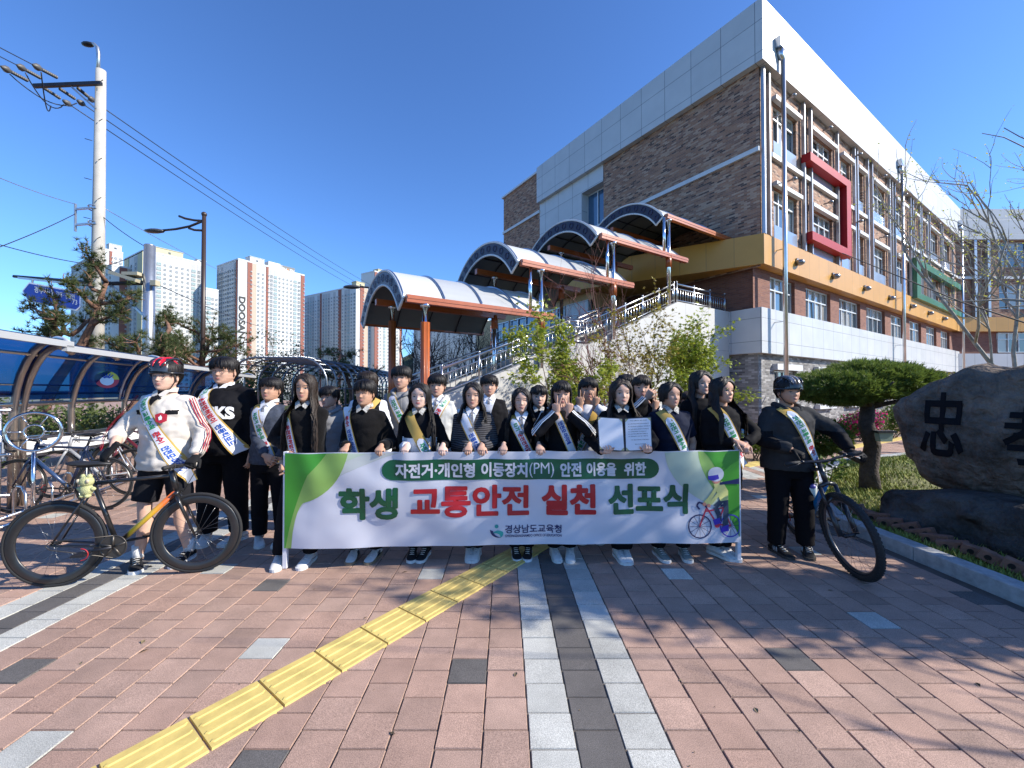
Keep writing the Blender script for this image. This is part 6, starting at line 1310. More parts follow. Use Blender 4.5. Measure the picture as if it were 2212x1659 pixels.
def bike(name, lbl, cat, loc, rz, WB=.98, r=.338, tw=.013, rim=.05, kind='fixie', paint=None, paint2=None, lean=0, steer=0, grp=None, spokes=20, z_sad=.97, bb=.39, rimc=None, flip=1, tiretex=False, line=None, dt=None, top='flat'):
    o = thing(name, lbl, cat, loc, rz, grp); o.rotation_euler = (lean, 0, rz); paint = paint or carbon; WL[o.name] = Vector((0, 0, 0))
    hub_r = Vector((0, 0, r)); hub_f = Vector((WB, 0, r)); Bb = Vector((bb, 0, r-.045)); sc_ = Vector((.235, 0, .80 if kind != 'mtb' else .74)); ht = Vector((WB-.19, 0, .86 if kind != 'mtb' else .90)); hb = Vector((WB-.15, 0, .70 if kind != 'mtb' else .76))
    def wheel(c, par, st=0):
        w = MB(); w.ring((0, 0, 0), (0, 1, 0), r-tw, tw*1.05, 64, 10)
        if tiretex:
            for k in range(72):
                q = 2*math.pi*k/72
                for s in (-1, 0, 1): qq = q+(.04 if s == 0 else 0); d = Vector((math.sin(qq), 0, math.cos(qq))); w.box((0, 0, 0), (.016, .010, .007), M=Matrix.Translation(d*(r-.001-(.008 if s else 0))+Vector((0, s*.019, 0))) @ Matrix.Rotation(qq, 4, 'Y'))
        if line: w.ring((0, 0, 0), (0, 1, 0), r-2.25*tw, .0022, 64, 4, 1); 
        wo = w.build('wheel', [rubber, line or rubber], par); wo.location = c; wo.rotation_euler = (0, 0, st); WL[wo.name] = Vector((0, 0, 0))
        w = MB(); ri, ro = r-2*tw-rim, r-1.7*tw; N = 64; sec = [(ro, .009), (ro-.012, .0125), ((ri+ro)/2, .0135), (ri+.006, .008), (ri, .003)]; sec = sec+[(a, -b) for a, b in sec[::-1]]; n = len(sec)
        V = [Vector((a*math.sin(2*math.pi*i/N), b, a*math.cos(2*math.pi*i/N))) for i in range(N) for a, b in sec]; w.add(V, [(i*n+k, i*n+(k+1) % n, ((i+1) % N)*n+(k+1) % n, ((i+1) % N)*n+k) for i in range(N) for k in range(n)], 0, True); w.build('rim', rimc or carbonr, wo)
        w = MB()
        for k in range(spokes):
            q = 2*math.pi*k/spokes; s = 1 if k % 2 else -1; q2 = q+(.9 if (k//2) % 2 else -.9); w.tube([Vector((.018*math.sin(q2), s*.028, .018*math.cos(q2))), Vector((ri*math.sin(q), 0, ri*math.cos(q)))], .0011, 4)
        w.build('spokes', spokem, wo); w = MB(); w.tube([(0, -.05, 0), (0, -.03, 0), (0, 0, 0), (0, .03, 0), (0, .05, 0)], [.007, .02, .014, .02, .007], 10); w.build('hub', darkm, wo); return wo
    wheel(hub_r, o); fk = MB(); ax = (ht-hb).normalized()
    R2 = Matrix.Translation(hb) @ Matrix.Rotation(steer, 4, 'Z') @ Matrix.Translation(-hb)
    wf = R2 @ hub_f; wheel(wf, o, steer)
    m = MB(); m.tube([Bb, sc_+(sc_-Bb).normalized()*.03], .017, 10); m.tube([sc_, ht-ax*.03], [.015, .015], 10); m.tube([hb-ax*.01, ht+ax*.01], .021, 12)
    for s in (-1, 1): m.tube([hub_r+Vector((0, s*.055, 0)), Bb+Vector((-.06, s*.03, 0)), Bb+Vector((0, s*.02, 0))], .009, 8); m.tube([hub_r+Vector((0, s*.055, 0)), sc_+Vector((0, s*.018, -.03))], .0075, 8)
    m.tube([Bb+Vector((0, -.04, 0)), Bb+Vector((0, .04, 0))], .022, 12); m.build('frame', paint, o)
    m = MB(); m.tube([Bb, hb+(Bb-hb).normalized()*.0], .021 if kind != 'mtb' else .026, 12); m.build('down_tube', dt or paint2 or paint, o)
    m = MB(); cr = hb-ax*.025; sp_ = .038 if kind != 'mtb' else .062
    for s in (-1, 1):
        if kind == 'mtb': m.tube([R2 @ (cr+Vector((0, s*sp_, .0))), R2 @ (cr+(hub_f-cr)*.45+Vector((0, s*sp_, 0)))], .017, 10); m.tube([R2 @ (cr+(hub_f-cr)*.42+Vector((0, s*sp_, 0))), R2 @ (hub_f+Vector((0, s*sp_, 0)))], .021, 10)
        else: m.tube([R2 @ (cr+Vector((0, s*.02, .0))), R2 @ (cr+(hub_f-cr)*.2+Vector((.0, s*sp_, 0))), R2 @ (hub_f+Vector((0, s*.05, 0)))], [.016, .015, .008], 10)
    m.tube([R2 @ (cr+Vector((0, -sp_, 0))), R2 @ (cr+Vector((0, 0, .02))), R2 @ (cr+Vector((0, sp_, 0)))], .019, 10); 
    if kind == 'mtb': c = cr+(hub_f-cr)*.36; m.tube([R2 @ (c+Vector((0, -sp_, 0))), R2 @ (c+Vector((.02, -.03, .05))), R2 @ (c+Vector((.02, .03, .05))), R2 @ (c+Vector((0, sp_, 0)))], .013, 8)
    m.build('fork', paint, o)
    m = MB(); sp2 = sc_+(sc_-Bb).normalized()*.02; pst = Vector((sc_.x-.045, 0, z_sad-.03)); m.tube([sc_, pst], .0135, 10); m.build('seat_post', darkm, o)
    m = MB(); c = Vector((pst.x+.02, 0, z_sad)); m.tube([c+Vector((-.13, 0, .012)), c+Vector((-.09, 0, .008)), c+Vector((-.02, 0, .0)), c+Vector((.06, 0, .0)), c+Vector((.14, 0, -.006))], [(.05, .012), (.068, .022), (.045, .022), (.024, .018), (.016, .010)], 14, ref=(0, 0, 1)); m.tube([c+Vector((-.1, .02, -.02)), c+Vector((.1, .012, -.024))], .004, 5); m.tube([c+Vector((-.1, -.02, -.02)), c+Vector((.1, -.012, -.024))], .004, 5); m.build('saddle', mat('saddle_black', (.015, .015, .017), .5, bump=(90, .3, .002)), o)
    st = ht+ax*.04; fw = R2.to_3x3() @ Vector((1, 0, 0)); lt = R2.to_3x3() @ Vector((0, 1, 0)); m = MB(); m.tube([ht, st], .018, 10); e = st+fw*.09+Vector((0, 0, .015)); m.tube([st, e], .016, 8); m.build('stem', darkm, o); m = MB(); GL = []
    if kind == 'mtb' or top == 'flat':
        hw_ = .31 if kind == 'mtb' else .25; m.tube([e-lt*hw_+Vector((-.02, 0, .02)), e-lt*.1+Vector((0, 0, .012)), e-lt*.05, e+lt*.05, e+lt*.1+Vector((0, 0, .012)), e+lt*hw_+Vector((-.02, 0, .02))], .0125, 8)
        for s in (-1, 1):
            a = e+lt*s*hw_+Vector((-.02, 0, .02)); g = MB(); GL.append(g); g.tube([a, a-lt*s*.12+Vector((.01, 0, -.003))], .0165, 10); m.tube([a-lt*s*.13+fw*.02, a-lt*s*.07+fw*.045-Vector((0, 0, .012)), a+fw*.045-Vector((0, 0, .02))], .005, 5); m.ball(a-lt*s*.135+fw*.01, (.02, .02, .016)); m.tube([a-lt*s*.13+fw*.02, a-lt*s*.12+fw*.1, e+fw*.1+Vector((0, 0, -.04)), hb+fw*.05], .0028, 4)
    else:
        for s in (-1, 1):
            a = e+lt*s*.2; m.tube([e, a, a+fw*.05, a+fw*.09-Vector((0, 0, .03)), a+fw*.085-Vector((0, 0, .09)), a+fw*.03-Vector((0, 0, .125)), a-fw*.03-Vector((0, 0, .125))], .0135, 8); g = MB(); GL.append(g); g.ball(a+fw*.09, (.03, .016, .03))
    hbm = m.build('handlebar', darkm if kind == 'mtb' else mat('bar_tape', (.02, .02, .02), .7), o)
    for g in GL: g.build('grip', blackp, hbm)
    m = MB(); cy = -.055*flip; m.ring(Bb+Vector((0, cy, 0)), (0, 1, 0), .088 if kind == 'fixie' else .07, (.008, .002), 40, 4); 
    for k in range(5): q = k*1.2566; m.tube([Bb+Vector((0, cy, 0)), Bb+Vector((.085*math.sin(q)*(1 if kind == 'fixie' else .8), cy, .085*math.cos(q)*(1 if kind == 'fixie' else .8)))], .009, 6)
    if kind == 'fixie': m.prism([(.082*math.cos(q*.314), .082*math.sin(q*.314)) for q in range(20)], Bb+Vector((0, cy+.001, 0)), (1, 0, 0), (0, 0, 1), (0, .002, 0))
    m.build('chainring', chainm, o)
    m = MB(); rr = .088 if kind == 'fixie' else .07; m.tube([Bb+Vector((0, cy, rr)), hub_r+Vector((0, cy, .032)), hub_r+Vector((-.032, cy, 0)), hub_r+Vector((0, cy, -.032)), Bb+Vector((0, cy, -rr))], .0042, 5); m.build('chain', chainm, o)
    for s, d in ((-1, Vector((-.165, 0, -.02))), (1, Vector((.165, 0, .02)))):
        m = MB(); a = Bb+Vector((0, s*.07, 0)); b = a+d; m.tube([a, b], [.013, .010], 8); ck = m.build('crank', darkm, o); m = MB(); m.box(b+Vector((0, s*.055, 0)), (.085, .08, .018)); m.ring(b+Vector((.0, s*.055, 0)), (0, 1, 0), .045, .004, 18, 4, 1, a0=0, a1=3.14); m.build('pedal', [darkm, mat('pedal_red', (.4, .02, .03), .5)], ck)
    return o
p_r, p_f = Vector((-3.60, 3.22, 0)), Vector((-2.68, 3.47, 0)); a = math.atan2(p_f.y-p_r.y, p_f.x-p_r.x)
LB_ = bike('bicycle', 'black track bicycle with deep rims and yellow orange down tube, held by the boy', 'bicycle', p_r, a, WB=.955, dt=gradmat(), rim=.062, line=mat('tyre_line', (.45, .42, .36), .6), lean=R_(0), z_sad=.955, bb=.40, flip=1, spokes=22)
o = thing('plush_charm', 'pale green plush charm hanging under the saddle of the black track bicycle', 'plush toy', at(187, 1038, 3.2)); m = MB(); c = at(187, 1040, 3.2)
m.ball(c, (.062, .05, .055), 0, 14, 10); m.ball(c+Vector((0, 0, -.08)), (.06, .045, .06), 0, 14, 10)
for s in (-1, 1): m.ball(c+Vector((s*.03, -.0, .05)), .022); m.ball(c+Vector((s*.06, 0, -.07)), (.03, .02, .02)); m.ball(c+Vector((s*.025, -.01, -.135)), (.024, .03, .02)); m.ball(c+Vector((s*.045, -.035, .01)), (.018, .012, .02), 1)
m.tube([c+Vector((0, 0, .05)), c+Vector((0, 0, .13))], .004, 5, 2); m.v = [tuple(c+(Vector(p)-c)*.82) for p in m.v]; m.build('body', [mat('plush_green', (.50, .50, .24), .95, bump=(160, .9, .01)), mat('plush_cream', (.6, .5, .35), .95), whitep], o)
p_r, p_f = Vector((3.05, 4.36, 0)), Vector((2.84, 3.36, 0)); a = math.atan2(p_f.y-p_r.y, p_f.x-p_r.x)
RB_ = bike('bicycle', 'mountain bike with knobbly tyres and blue frame, held by the boy in charcoal', 'bicycle', p_r, a, WB=1.02, r=.35, tw=.026, rim=.018, kind='mtb', paint=mat('mtb_black', (.015, .017, .022), .35, coat=.4), paint2=mat('mtb_blue', (.01, .16, .42), .3, coat=.5), lean=R_(11), steer=R_(5), rimc=mat('rim_grey', (.10, .10, .11), .3, .6), tiretex=True, spokes=28, z_sad=.9, line=mat('rim_edge', (.3, .3, .3), .3, .8))
m = MB(); m.tube([(.52, 0, .52), (.60, 0, .66)], .036, 14); m.tube([(.60, 0, .66), (.61, 0, .68)], [.03, .018], 12, 1); m.build('water_bottle', [mat('bottle_clear', (.6, .62, .55), .3), mat('bottle_cap', (.12, .10, .35), .4)], RB_)
p_r, p_f = Vector((-5.28, 5.25, 0)), Vector((-6.22, 5.12, 0)); a = math.atan2(p_f.y-p_r.y, p_f.x-p_r.x)
bike('bicycle', 'dark blue road bicycle with drop bars parked nearest in the cycle rack', 'bicycle', p_r, a, paint=mat('road_navy', (.012, .02, .05), .3, coat=.5), paint2=mat('road_blue', (.03, .06, .14), .3, coat=.5), kind='road', top='drop', rim=.02, tw=.012, line=mat('tyre_line', 0), lean=R_(4), grp='bicycles parked in the rack', flip=-1)
p_r, p_f = Vector((-5.75, 7.1, 0)), Vector((-6.6, 6.9, 0)); a = math.atan2(p_f.y-p_r.y, p_f.x-p_r.x)
bike('bicycle', 'dark red and black bicycle parked behind the sleeve of the helmeted boy', 'bicycle', p_r, a, paint=mat('red_bike', (.10, .012, .02), .4, coat=.4), kind='mtb', r=.34, tw=.022, rim=.02, lean=R_(-3), grp='bicycles parked in the rack', flip=-1)
p_r, p_f = Vector((-5.6, 6.0, 0)), Vector((-6.5, 5.85, 0)); a = math.atan2(p_f.y-p_r.y, p_f.x-p_r.x)
bike('bicycle', 'silver grey bicycle parked between the navy and the red one', 'bicycle', p_r, a, paint=mat('grey_bike', (.35, .36, .38), .35, coat=.4), kind='road', r=.34, tw=.014, rim=.02, lean=R_(2), grp='bicycles parked in the rack', flip=-1)
# ================================================================ banner
BL, BR = Vector((-1.964, 3.518, 0)), Vector((2.043, 3.66, 0)); bd = (BR-BL); BW = bd.length; bu = bd.normalized(); bn = Vector((bu.y, -bu.x, 0)); Z0, BH = .185, .825
def yb(x): return BL.y+bd.y*(x-BL.x)/bd.x
bw_ = mat('banner_white', (.60, .60, .66), .33, spec=.5, var=(1.2, .03)); 
_b = bw_.node_tree.nodes['Principled BSDF']
bgreen = mat('banner_green', (.06, .30, .03), .35); blime = mat('banner_lime', (.25, .42, .10), .35); bpale = mat('banner_pale', (.46, .54, .42), .35); bpale2 = mat('banner_pale_grey', (.50, .52, .50), .35); bdk = mat('banner_dark_green', (.005, .085, .035), .35); bred = mat('banner_red', (.44, .012, .02), .35); bwt = mat('banner_letter_white', (.62, .62, .66), .35); bnv = mat('banner_navy', (.012, .02, .10), .35)
bski = mat('print_skin', (.62, .25, .18), .4); bye = mat('print_yellow', (.60, .60, .22), .4); bsb = mat('print_slate', (.03, .05, .09), .4); bpu = mat('print_purple', (.05, .03, .40), .4); bpr = mat('print_rose', (.50, .03, .07), .4); btl = mat('print_teal', (.02, .30, .28), .4)
BM = [bw_, bgreen, blime, bpale, bdk, bred, bwt, bnv, bski, bye, bsb, bpu, bpr, btl, bpale2]
def U(px): return (px-621)/971*BW
def Vv(py): return (1176-py)/203*BH
ban = thing('banner', 'long white and green banner about bicycle traffic safety held up by the front row', 'banner', BL)
m = MB(); m.poly([(0, 0), (BW, 0), (BW, BH), (0, BH)], 0, 0)
def bz(p0, p1, p2, n=10): return [((1-t)**2*p0[0]+2*t*(1-t)*p1[0]+t*t*p2[0], (1-t)**2*p0[1]+2*t*(1-t)*p1[1]+t*t*p2[1]) for t in [i/n for i in range(n+1)]]
def shp(pts, mi, z): m.poly([(min(BW-.001, max(.001, U(x))), min(BH-.001, max(.001, Vv(y)))) for x, y in pts], mi, z)
shp([(621, 975)]+[(860, 975)]+bz((860, 975), (700, 1020), (648, 1100))+[(632, 1180), (621, 1180)], 14, .0008)
shp([(621, 975)]+[(790, 975)]+bz((790, 975), (690, 1010), (652, 1085))+[(640, 1130), (621, 1180)], 3, .0012)
shp([(621, 975), (752, 975)]+bz((752, 975), (735, 1060), (660, 1080))+bz((660, 1080), (640, 1100), (636, 1180))+[(621, 1180)], 2, .0016)
shp([(621, 975), (708, 975)]+bz((708, 975), (690, 1000), (670, 1020))+bz((670, 1020), (640, 1080), (624, 1176))+[(621, 1176)], 1, .002)
shp([(1592, 975), (1425, 975)]+bz((1425, 975), (1440, 1080), (1592, 1110)), 3, .0012); shp([(1592, 975), (1500, 975)]+bz((1500, 975), (1500, 1040), (1592, 1120)), 2, .0016); shp([(1592, 975), (1512, 975)]+bz((1512, 975), (1545, 1000), (1560, 1100))+[(1592, 1165)], 1, .002)
r = 21; cx0, cx1, cy = 846, 1390, 1012
shp([(cx0+24*math.cos(math.pi/2+q*math.pi/10), cy-22*math.sin(math.pi/2+q*math.pi/10)) for q in range(11)]+[(cx1+24*math.cos(-math.pi/2+q*math.pi/10), cy-22*math.sin(-math.pi/2+q*math.pi/10)) for q in range(11)], 4, .0025)
def tx(body, x0, x1, y0, y1, mi, off=.02, **k):
    if off < .024: m.text(body, (U(x0), Vv(y1), U(x1), Vv(y0)), mi, .0035, off)
    else: m.bold(body, (U(x0), Vv(y1), U(x1), Vv(y0)), mi, .0035, (.003 if off < .04 else (.0062 if '통' in body else .0085)), .014, 8)
tx('자전거·개인형', 850, 1018, 997, 1029, 6, .028); tx('이동장치', 1031, 1130, 997, 1029, 6, .028); tx('(PM)', 1134, 1187, 998, 1030, 6, .0); tx('안전', 1200, 1246, 997, 1028, 6, .028); tx('이용을', 1257, 1322, 998, 1028, 6, .028); tx('위한', 1338, 1386, 998, 1028, 6, .028)
tx('학생', 733, 857, 1049, 1118, 4, .042); tx('교통안전', 883, 1134, 1046, 1114, 5, .042); tx('실천', 1160, 1277, 1045, 1112, 5, .042); tx('선포식', 1303, 1477, 1045, 1112, 4, .042)
tx('경상남도교육청', 1082, 1203, 1133, 1151, 7, .02); tx('GYEONGSANGNAMDO OFFICE OF EDUCATION', 1082, 1203, 1153.5, 1159, 7, .02)
def dsk(x, y, rr, mi, z, k=18, sx=1): shp([(x+rr*sx*math.cos(q*6.2832/k), y-rr*math.sin(q*6.2832/k)) for q in range(k)], mi, z)
def ln(P, w, mi, z):
    for (x0, y0), (x1, y1) in zip(P[:-1], P[1:]):
        L = math.hypot(x1-x0, y1-y0) or 1; nx, ny = -(y1-y0)/L*w/2, (x1-x0)/L*w/2; shp([(x0+nx, y0+ny), (x1+nx, y1+ny), (x1-nx, y1-ny), (x0-nx, y0-ny)], mi, z)
dsk(1064, 1136, 4.2, 13, .003); shp(bz((1050, 1143), (1052, 1162), (1074, 1160))+bz((1074, 1160), (1058, 1156), (1057, 1146)), 7, .003); shp(bz((1056, 1150), (1066, 1140), (1078, 1148))+bz((1078, 1148), (1080, 1156), (1072, 1160))+bz((1072, 1160), (1074, 1150), (1056, 1150)), 13, .0032)
# printed cyclist
for cx_, rr in ((1502, 25), (1571, 24)):
    P = [(cx_+rr*math.cos(q*.3927), 1139-rr*math.sin(q*.3927)) for q in range(17)]; P = [(min(x, 1591), y) for x, y in P]; ln(P, 2.6, 7 if cx_ < 1520 else 11, .003)
    for k in range(12): q = k*.5236; xe = cx_+rr*math.cos(q); ln([(cx_, 1139), (min(1591, xe), 1139-rr*math.sin(q))], .8, 7, .0028)
ln([(1502, 1139), (1517, 1098), (1540, 1134), (1571, 1139)], 3.2, 12, .0034); ln([(1514, 1106), (1556, 1098), (1540, 1134)], 3.2, 12, .0035); ln([(1556, 1096), (1571, 1139)], 2.6, 12, .0034); ln([(1517, 1098), (1512, 1090), (1500, 1086), (1496, 1094), (1502, 1102)], 3.6, 7, .0036); ln([(1548, 1094), (1566, 1092)], 5, 7, .0036); dsk(1540, 1136, 6, 12, .0037)
ln([(1556, 1078), (1536, 1096), (1545, 1116), (1545, 1128)], 11, 10, .0038); ln([(1560, 1078), (1561, 1110), (1558, 1140)], 12, 10, .004); shp([(1550, 1140), (1566, 1136), (1566, 1150), (1548, 1152)], 11, .0042); shp([(1530, 1124), (1546, 1120), (1548, 1132), (1534, 1136)], 11, .0042)
shp([(1531, 1046), (1552, 1040), (1566, 1062), (1566, 1082), (1548, 1084), (1540, 1066)], 9, .0043); ln([(1538, 1054), (1524, 1076), (1512, 1090)], 8, 9, .0045); ln([(1550, 1060), (1534, 1078), (1520, 1092)], 8, 9, .0046); dsk(1512, 1090, 4, 8, .0047); dsk(1521, 1093, 4, 8, .0047)
dsk(1538, 1034, 11, 8, .0045); dsk(1538, 1024, 16, 6, .0048, sx=1.15); shp([(1519, 1028), (1543, 1025), (1545, 1034), (1532, 1038), (1520, 1036)], 11, .005); shp(bz((1546, 1042), (1570, 1040), (1591, 1035))+[(1591, 1048)]+bz((1591, 1048), (1566, 1046), (1546, 1048)), 7, .005)
m.cut(.03, .03)
def bmap(x, y, z):
    w = .012*math.sin(x*2.1+.6)+.010*math.sin(x*5.3+y*2)*(.4+.6*(1-y/BH))+.005*math.sin(x*13+y*9)+.0035*noise.noise(Vector((x*6, y*9, 0)))+.007*math.sin((x*1.3+y*3.2)*3)+.005*math.sin(x*23+y*4+3*noise.noise(Vector((x*2, y*3, 5))))*(y/BH)**2
    e = min(1, x/.25, (BW-x)/.25); w *= max(0, e); sag = -.006*math.sin(x/BW*math.pi*9)**2*(y/BH)
    return BL+bu*x+bn*(w+z*1.6)+Vector((0, 0, Z0+y+sag))
m.map(bmap); cl = m.build('banner_cloth', BM, ban, smooth=True)
m = MB(); m.prism([(0, 0), (BW, 0), (BW, BH), (0, BH)], BL-bn*.0+Vector((0, 0, Z0)), bu, up, -bn*.001); 
for nm, P in (('pole', BL), ('pole', BR)):
    m = MB(); m.box(P-bn*.022+Vector((0, 0, .51)), (.034, .034, 1.01), math.atan2(bu.y, bu.x), bev=.004); m.build('pole', mat('pole_white', (.72, .72, .75), .35), ban)
# ================================================================ the students
blackf = cloth('black_fleece', (.007, .0065, .007), .95, .3, .9, 90, .08); blackk = cloth('black_knit', (.008, .008, .010), .9, .2); blackc = cloth('black_cloth', (.007, .007, .009), .8, .15); navy = cloth('navy_cloth', (.008, .012, .030), .8, .15); greyh = cloth('grey_hoodie', (.24, .24, .245), .9, .12); palej = cloth('pale_grey_jacket', (.50, .51, .50), .8, .08); whitec = cloth('white_shirt', (.70, .71, .75), .7, .04); charc = cloth('charcoal_hoodie', (.036, .037, .039), .9, .2); cream = cloth('cream_jacket', (.60, .55, .49), .7, .06); maroon = cloth('maroon', (.26, .01, .03), .7); trb = cloth('black_trousers', (.006, .006, .008), .85, .2); glv = cloth('black_glove', (.015, .015, .016), .7); plaid = mat('plaid_blazer', (.04, .05, .075), .9, var=(26, .35), bump=(180, .3, .002)); tiem = mat('striped_tie', (.03, .035, .06), .6, var=(60, .8, (.4, .4, .42))); checkc = mat('check_collar', (.35, .31, .27), .8, var=(70, .7, (.7, .68, .62))); goldf = mat('glasses_gold', (.45, .36, .22), .25, .9); darkf = mat('glasses_dark', (.03, .03, .03), .3)
def stripes_mat():
    m = mat('striped_knit', (.02, .02, .024), .95); n = m.node_tree; tc = n.nodes.new('ShaderNodeTexCoord'); w = n.nodes.new('ShaderNodeTexWave'); w.bands_direction = 'Z'; w.inputs['Scale'].default_value = 16; w.inputs['Distortion'].default_value = 1.2; w.inputs['Detail Scale'].default_value = 2; cr = n.nodes.new('ShaderNodeValToRGB'); cr.color_ramp.elements[0].position = .45; cr.color_ramp.elements[0].color = (.012, .012, .015, 1); cr.color_ramp.elements[1].position = .6; cr.color_ramp.elements[1].color = (.075, .075, .085, 1)
    n.links.new(tc.outputs['Object'], w.inputs[0]); n.links.new(w.outputs[0], cr.inputs[0]); n.links.new(cr.outputs[0], n.nodes['Principled BSDF'].inputs['Base Color']); return m
knit = stripes_mat()
GR1 = 'students standing in the front row behind the banner'; GR2 = 'students standing in the back row'
def px(p, Y): return (p-1106)/F_*Y
def hgt(py, Y): return CAMZ+(841.5-py)/F_*Y-.016
def grip(p, side, dz=0, dx=0):
    x = px(p, yb(px(p, 3.58))+.02); y = yb(x); return dict(at=(x, y+.062, Z0+BH+.042+dz), d=(dx, -.80, -.42), n=(dx*.2, -.42, .80), curl=(.62, .62, .66, .7), hint=(side*.35, .35, -.9), kw=dict(spread=.05, thumb=.4, sc_=.86))
SW = (sneakw, None, None)
def front(p, top_y, Y, lbl, hl=None, hr=None, **k):
    x = px(p, Y); hs = {}
    if hr: hs[-1] = grip(hr, -1)
    if hl: hs[1] = grip(hl, 1)
    k.setdefault('hands', hs); k.setdefault('shoes', SW); k.setdefault('legs', trb); k.setdefault('yaw', math.atan2(x, Y)*-.35*0)
    return person(lbl, x, Y, hgt(top_y, Y), grp=GR1, **k)
def dress(**k): return k
ft = lambda a, b, t=0, w=.09: ((-w+a, -.02, .12+t), (w+b, -.02, -.12+t))
# --- front row, from the left pole of the banner
front(662, 806, 3.70, 'girl with very long dark brown hair and black fleece gripping the left banner pole', style='long', part=-.5, L=.50, hcol=hair_br, cover=.15, eyes=.45, hyaw=R_(4), top=blackf, ease=.030, collar=checkc, sashk=dict(kind='B', cross=.1, start=.08, shift=-.035, w=.085), wd=.98, wr=.012, hands={-1: dict(at=at(628, 968, 3.60), d=(.15, -.75, -.65), n=(-.25, -.55, .80), curl=(.75, .8, .85, .9), hint=(-.9, .2, -.6)), 1: dict(at=at(632, 1007, 3.58), d=(-.65, -.6, .1), n=(-.3, -.75, .3), curl=(.9, .95, 1, 1), hint=(.9, .2, -.6))}, feet=((-.20, -.06, .35), (.05, -.02, .0)))
front(790, 818, 3.80, 'short haired student with black fleece zipped up, squinting, hands wide on the banner', 820, 745, style='boy', part=-.4, eyes=.12, wd=1.06, top=blackf, ease=.032, collar=checkc, sashk=dict(kind='A', cross=.28, start=.22, w=.085, shift=-.06, goldlen=-.05), wr=.011, shoes=(sneakw, mat('gum_sole', (.22, .17, .11), .7), darkm), feet=ft(0, .02), hyaw=R_(-6))
front(908, 825, 3.84, 'pale girl with long black hair and wide gold sash over black and white shirt', 955, 876, style='long', L=.44, cover=0, eyes=.6, pale=True, top_mats=[blackk, whitec], mfun=lambda c: 1 if (c.z < 1.15 and abs(c.x) < .165) else 0, top=blackk, ease=.026, collar=checkc, sashk=dict(kind='A', goldlen=.30, w=.10), shoes=(sneakb, None, None), feet=ft(.01, -.01, 0, .07))
front(1022, 824, 3.84, 'girl in a striped dark cardigan, both hands close together on the banner', 1040, 1012, style='long', part=.4, L=.14, cover=.25, eyes=.25, top=knit, ease=.036, vneck=(.05, 1.22, whitec), collar=whitec, tie=(tiem, 1.20), sashk=dict(kind='B', cross=.9, start=.14, goldlen=-.05, side=-1, w=.095), wr=.011, feet=ft(.03, -.02, 0, .06))
front(1126, 836, 3.86, 'girl with long hair and closed eyes in a black cardigan with white collar and tie', 1165, 1088, style='long', L=.30, eyes=.05, wd=.97, top=blackk, ease=.026, vneck=(.05, 1.24, whitec), collar=whitec, tie=(tiem, 1.21), sashk=dict(kind='B', start=.0, goldlen=.05, w=.09), shoes=(sneakb, sockw, None), feet=ft(.01, 0, 0, .07))
rt, T, Th, arms, fr = front(1212, 822, 3.84, 'girl in a black tracksuit jacket with white stripes, making V signs over her eyes', style='bangs', L=.30, eyes=.4, top=blackc, ease=.026, sashk=dict(kind='A', start=.25, goldlen=-.1, cross=.75, shift=.03, w=.085), feet=ft(.01, 0, 0, .08), hands={-1: dict(at=at(1203, 893, 3.66), d=(-.12, -.05, 1), n=(-.1, -1, -.05), curl=(.04, .04, 1.1, 1.15), hint=(-.8, -.4, -.8), kw=dict(spread=.30, thumb=1.2), th=1), 1: dict(at=at(1228, 893, 3.66), d=(.12, -.05, 1), n=(.1, -1, -.05), curl=(.04, .04, 1.1, 1.15), hint=(.8, -.4, -.8), kw=dict(spread=.30, thumb=1.2), th=-1)})
for sd in (-1, 1): on_arm(T, arms[sd], rt, 'sleeve_stripes', whitep, (-.02, 0, .02), .066, out=(sd*.9, -.5, 0), w=.0058)
front(1340, 818, 3.80, 'girl with long wavy hair over one eye holding an open document folder', style='long', part=-.9, L=.42, hcol=hair_br, cover=.2, eyes=.45, hyaw=R_(3), top=blackk, ease=.028, collar=checkc, feet=ft(.03, -.02, 0, .06), hands={-1: dict(at=at(1302, 976, 3.50), d=(.25, -.9, .1), n=(0, -.2, -1), curl=(.75, .75, .8, .85), hint=(-.8, .3, -.5), th=1), 1: dict(at=at(1398, 974, 3.50), d=(-.25, -.9, .1), n=(0, -.2, -1), curl=(.75, .75, .8, .85), hint=(.8, .3, -.5), th=-1)})
front(1446, 822, 3.84, 'student with tied hair and loose fringe in a navy short sleeved polo shirt', style='tied', cover=0, part=.2, eyes=.12, wd=1.05, fat=.12, top=navy, ease=.030, sleeve=.72, collar=checkc, sashk=dict(kind='A', goldlen=.09, w=.10, length=.70), shoes=(sneakg, None, None), feet=ft(-.03, .03, 0, .09), hyaw=R_(14), hands={-1: dict(at=(px(1405, 3.85), 3.85, .82), d=(0, -.2, -1), n=(-1, 0, 0), curl=(.3,)*5), 1: dict(at=(px(1484, 3.85), 3.85, .82), d=(0, -.2, -1), n=(1, 0, 0), curl=(.3,)*5)})
front(1558, 812, 3.86, 'girl in round glasses and black coat holding the right end of the banner', style='long', part=.3, L=.36, eyes=.5, hyaw=R_(22), glasses=goldf, top=blackc, ease=.030, collar=None, sashk=dict(kind='A', goldlen=.09, w=.10, length=.62), hem=.62, feet=ft(-.02, -.04, .4, .05), hands={-1: dict(at=at(1588, 952, 3.70), d=(.65, -.55, -.35), n=(.3, -.6, .6), curl=(.7, .75, .8, .85), hint=(-.4, .2, -1)), 1: dict(at=at(1610, 958, 3.70), d=(-.5, -.7, -.4), n=(-.3, -.5, .7), curl=(.7, .75, .8, .85), hint=(1, .3, -.3))})
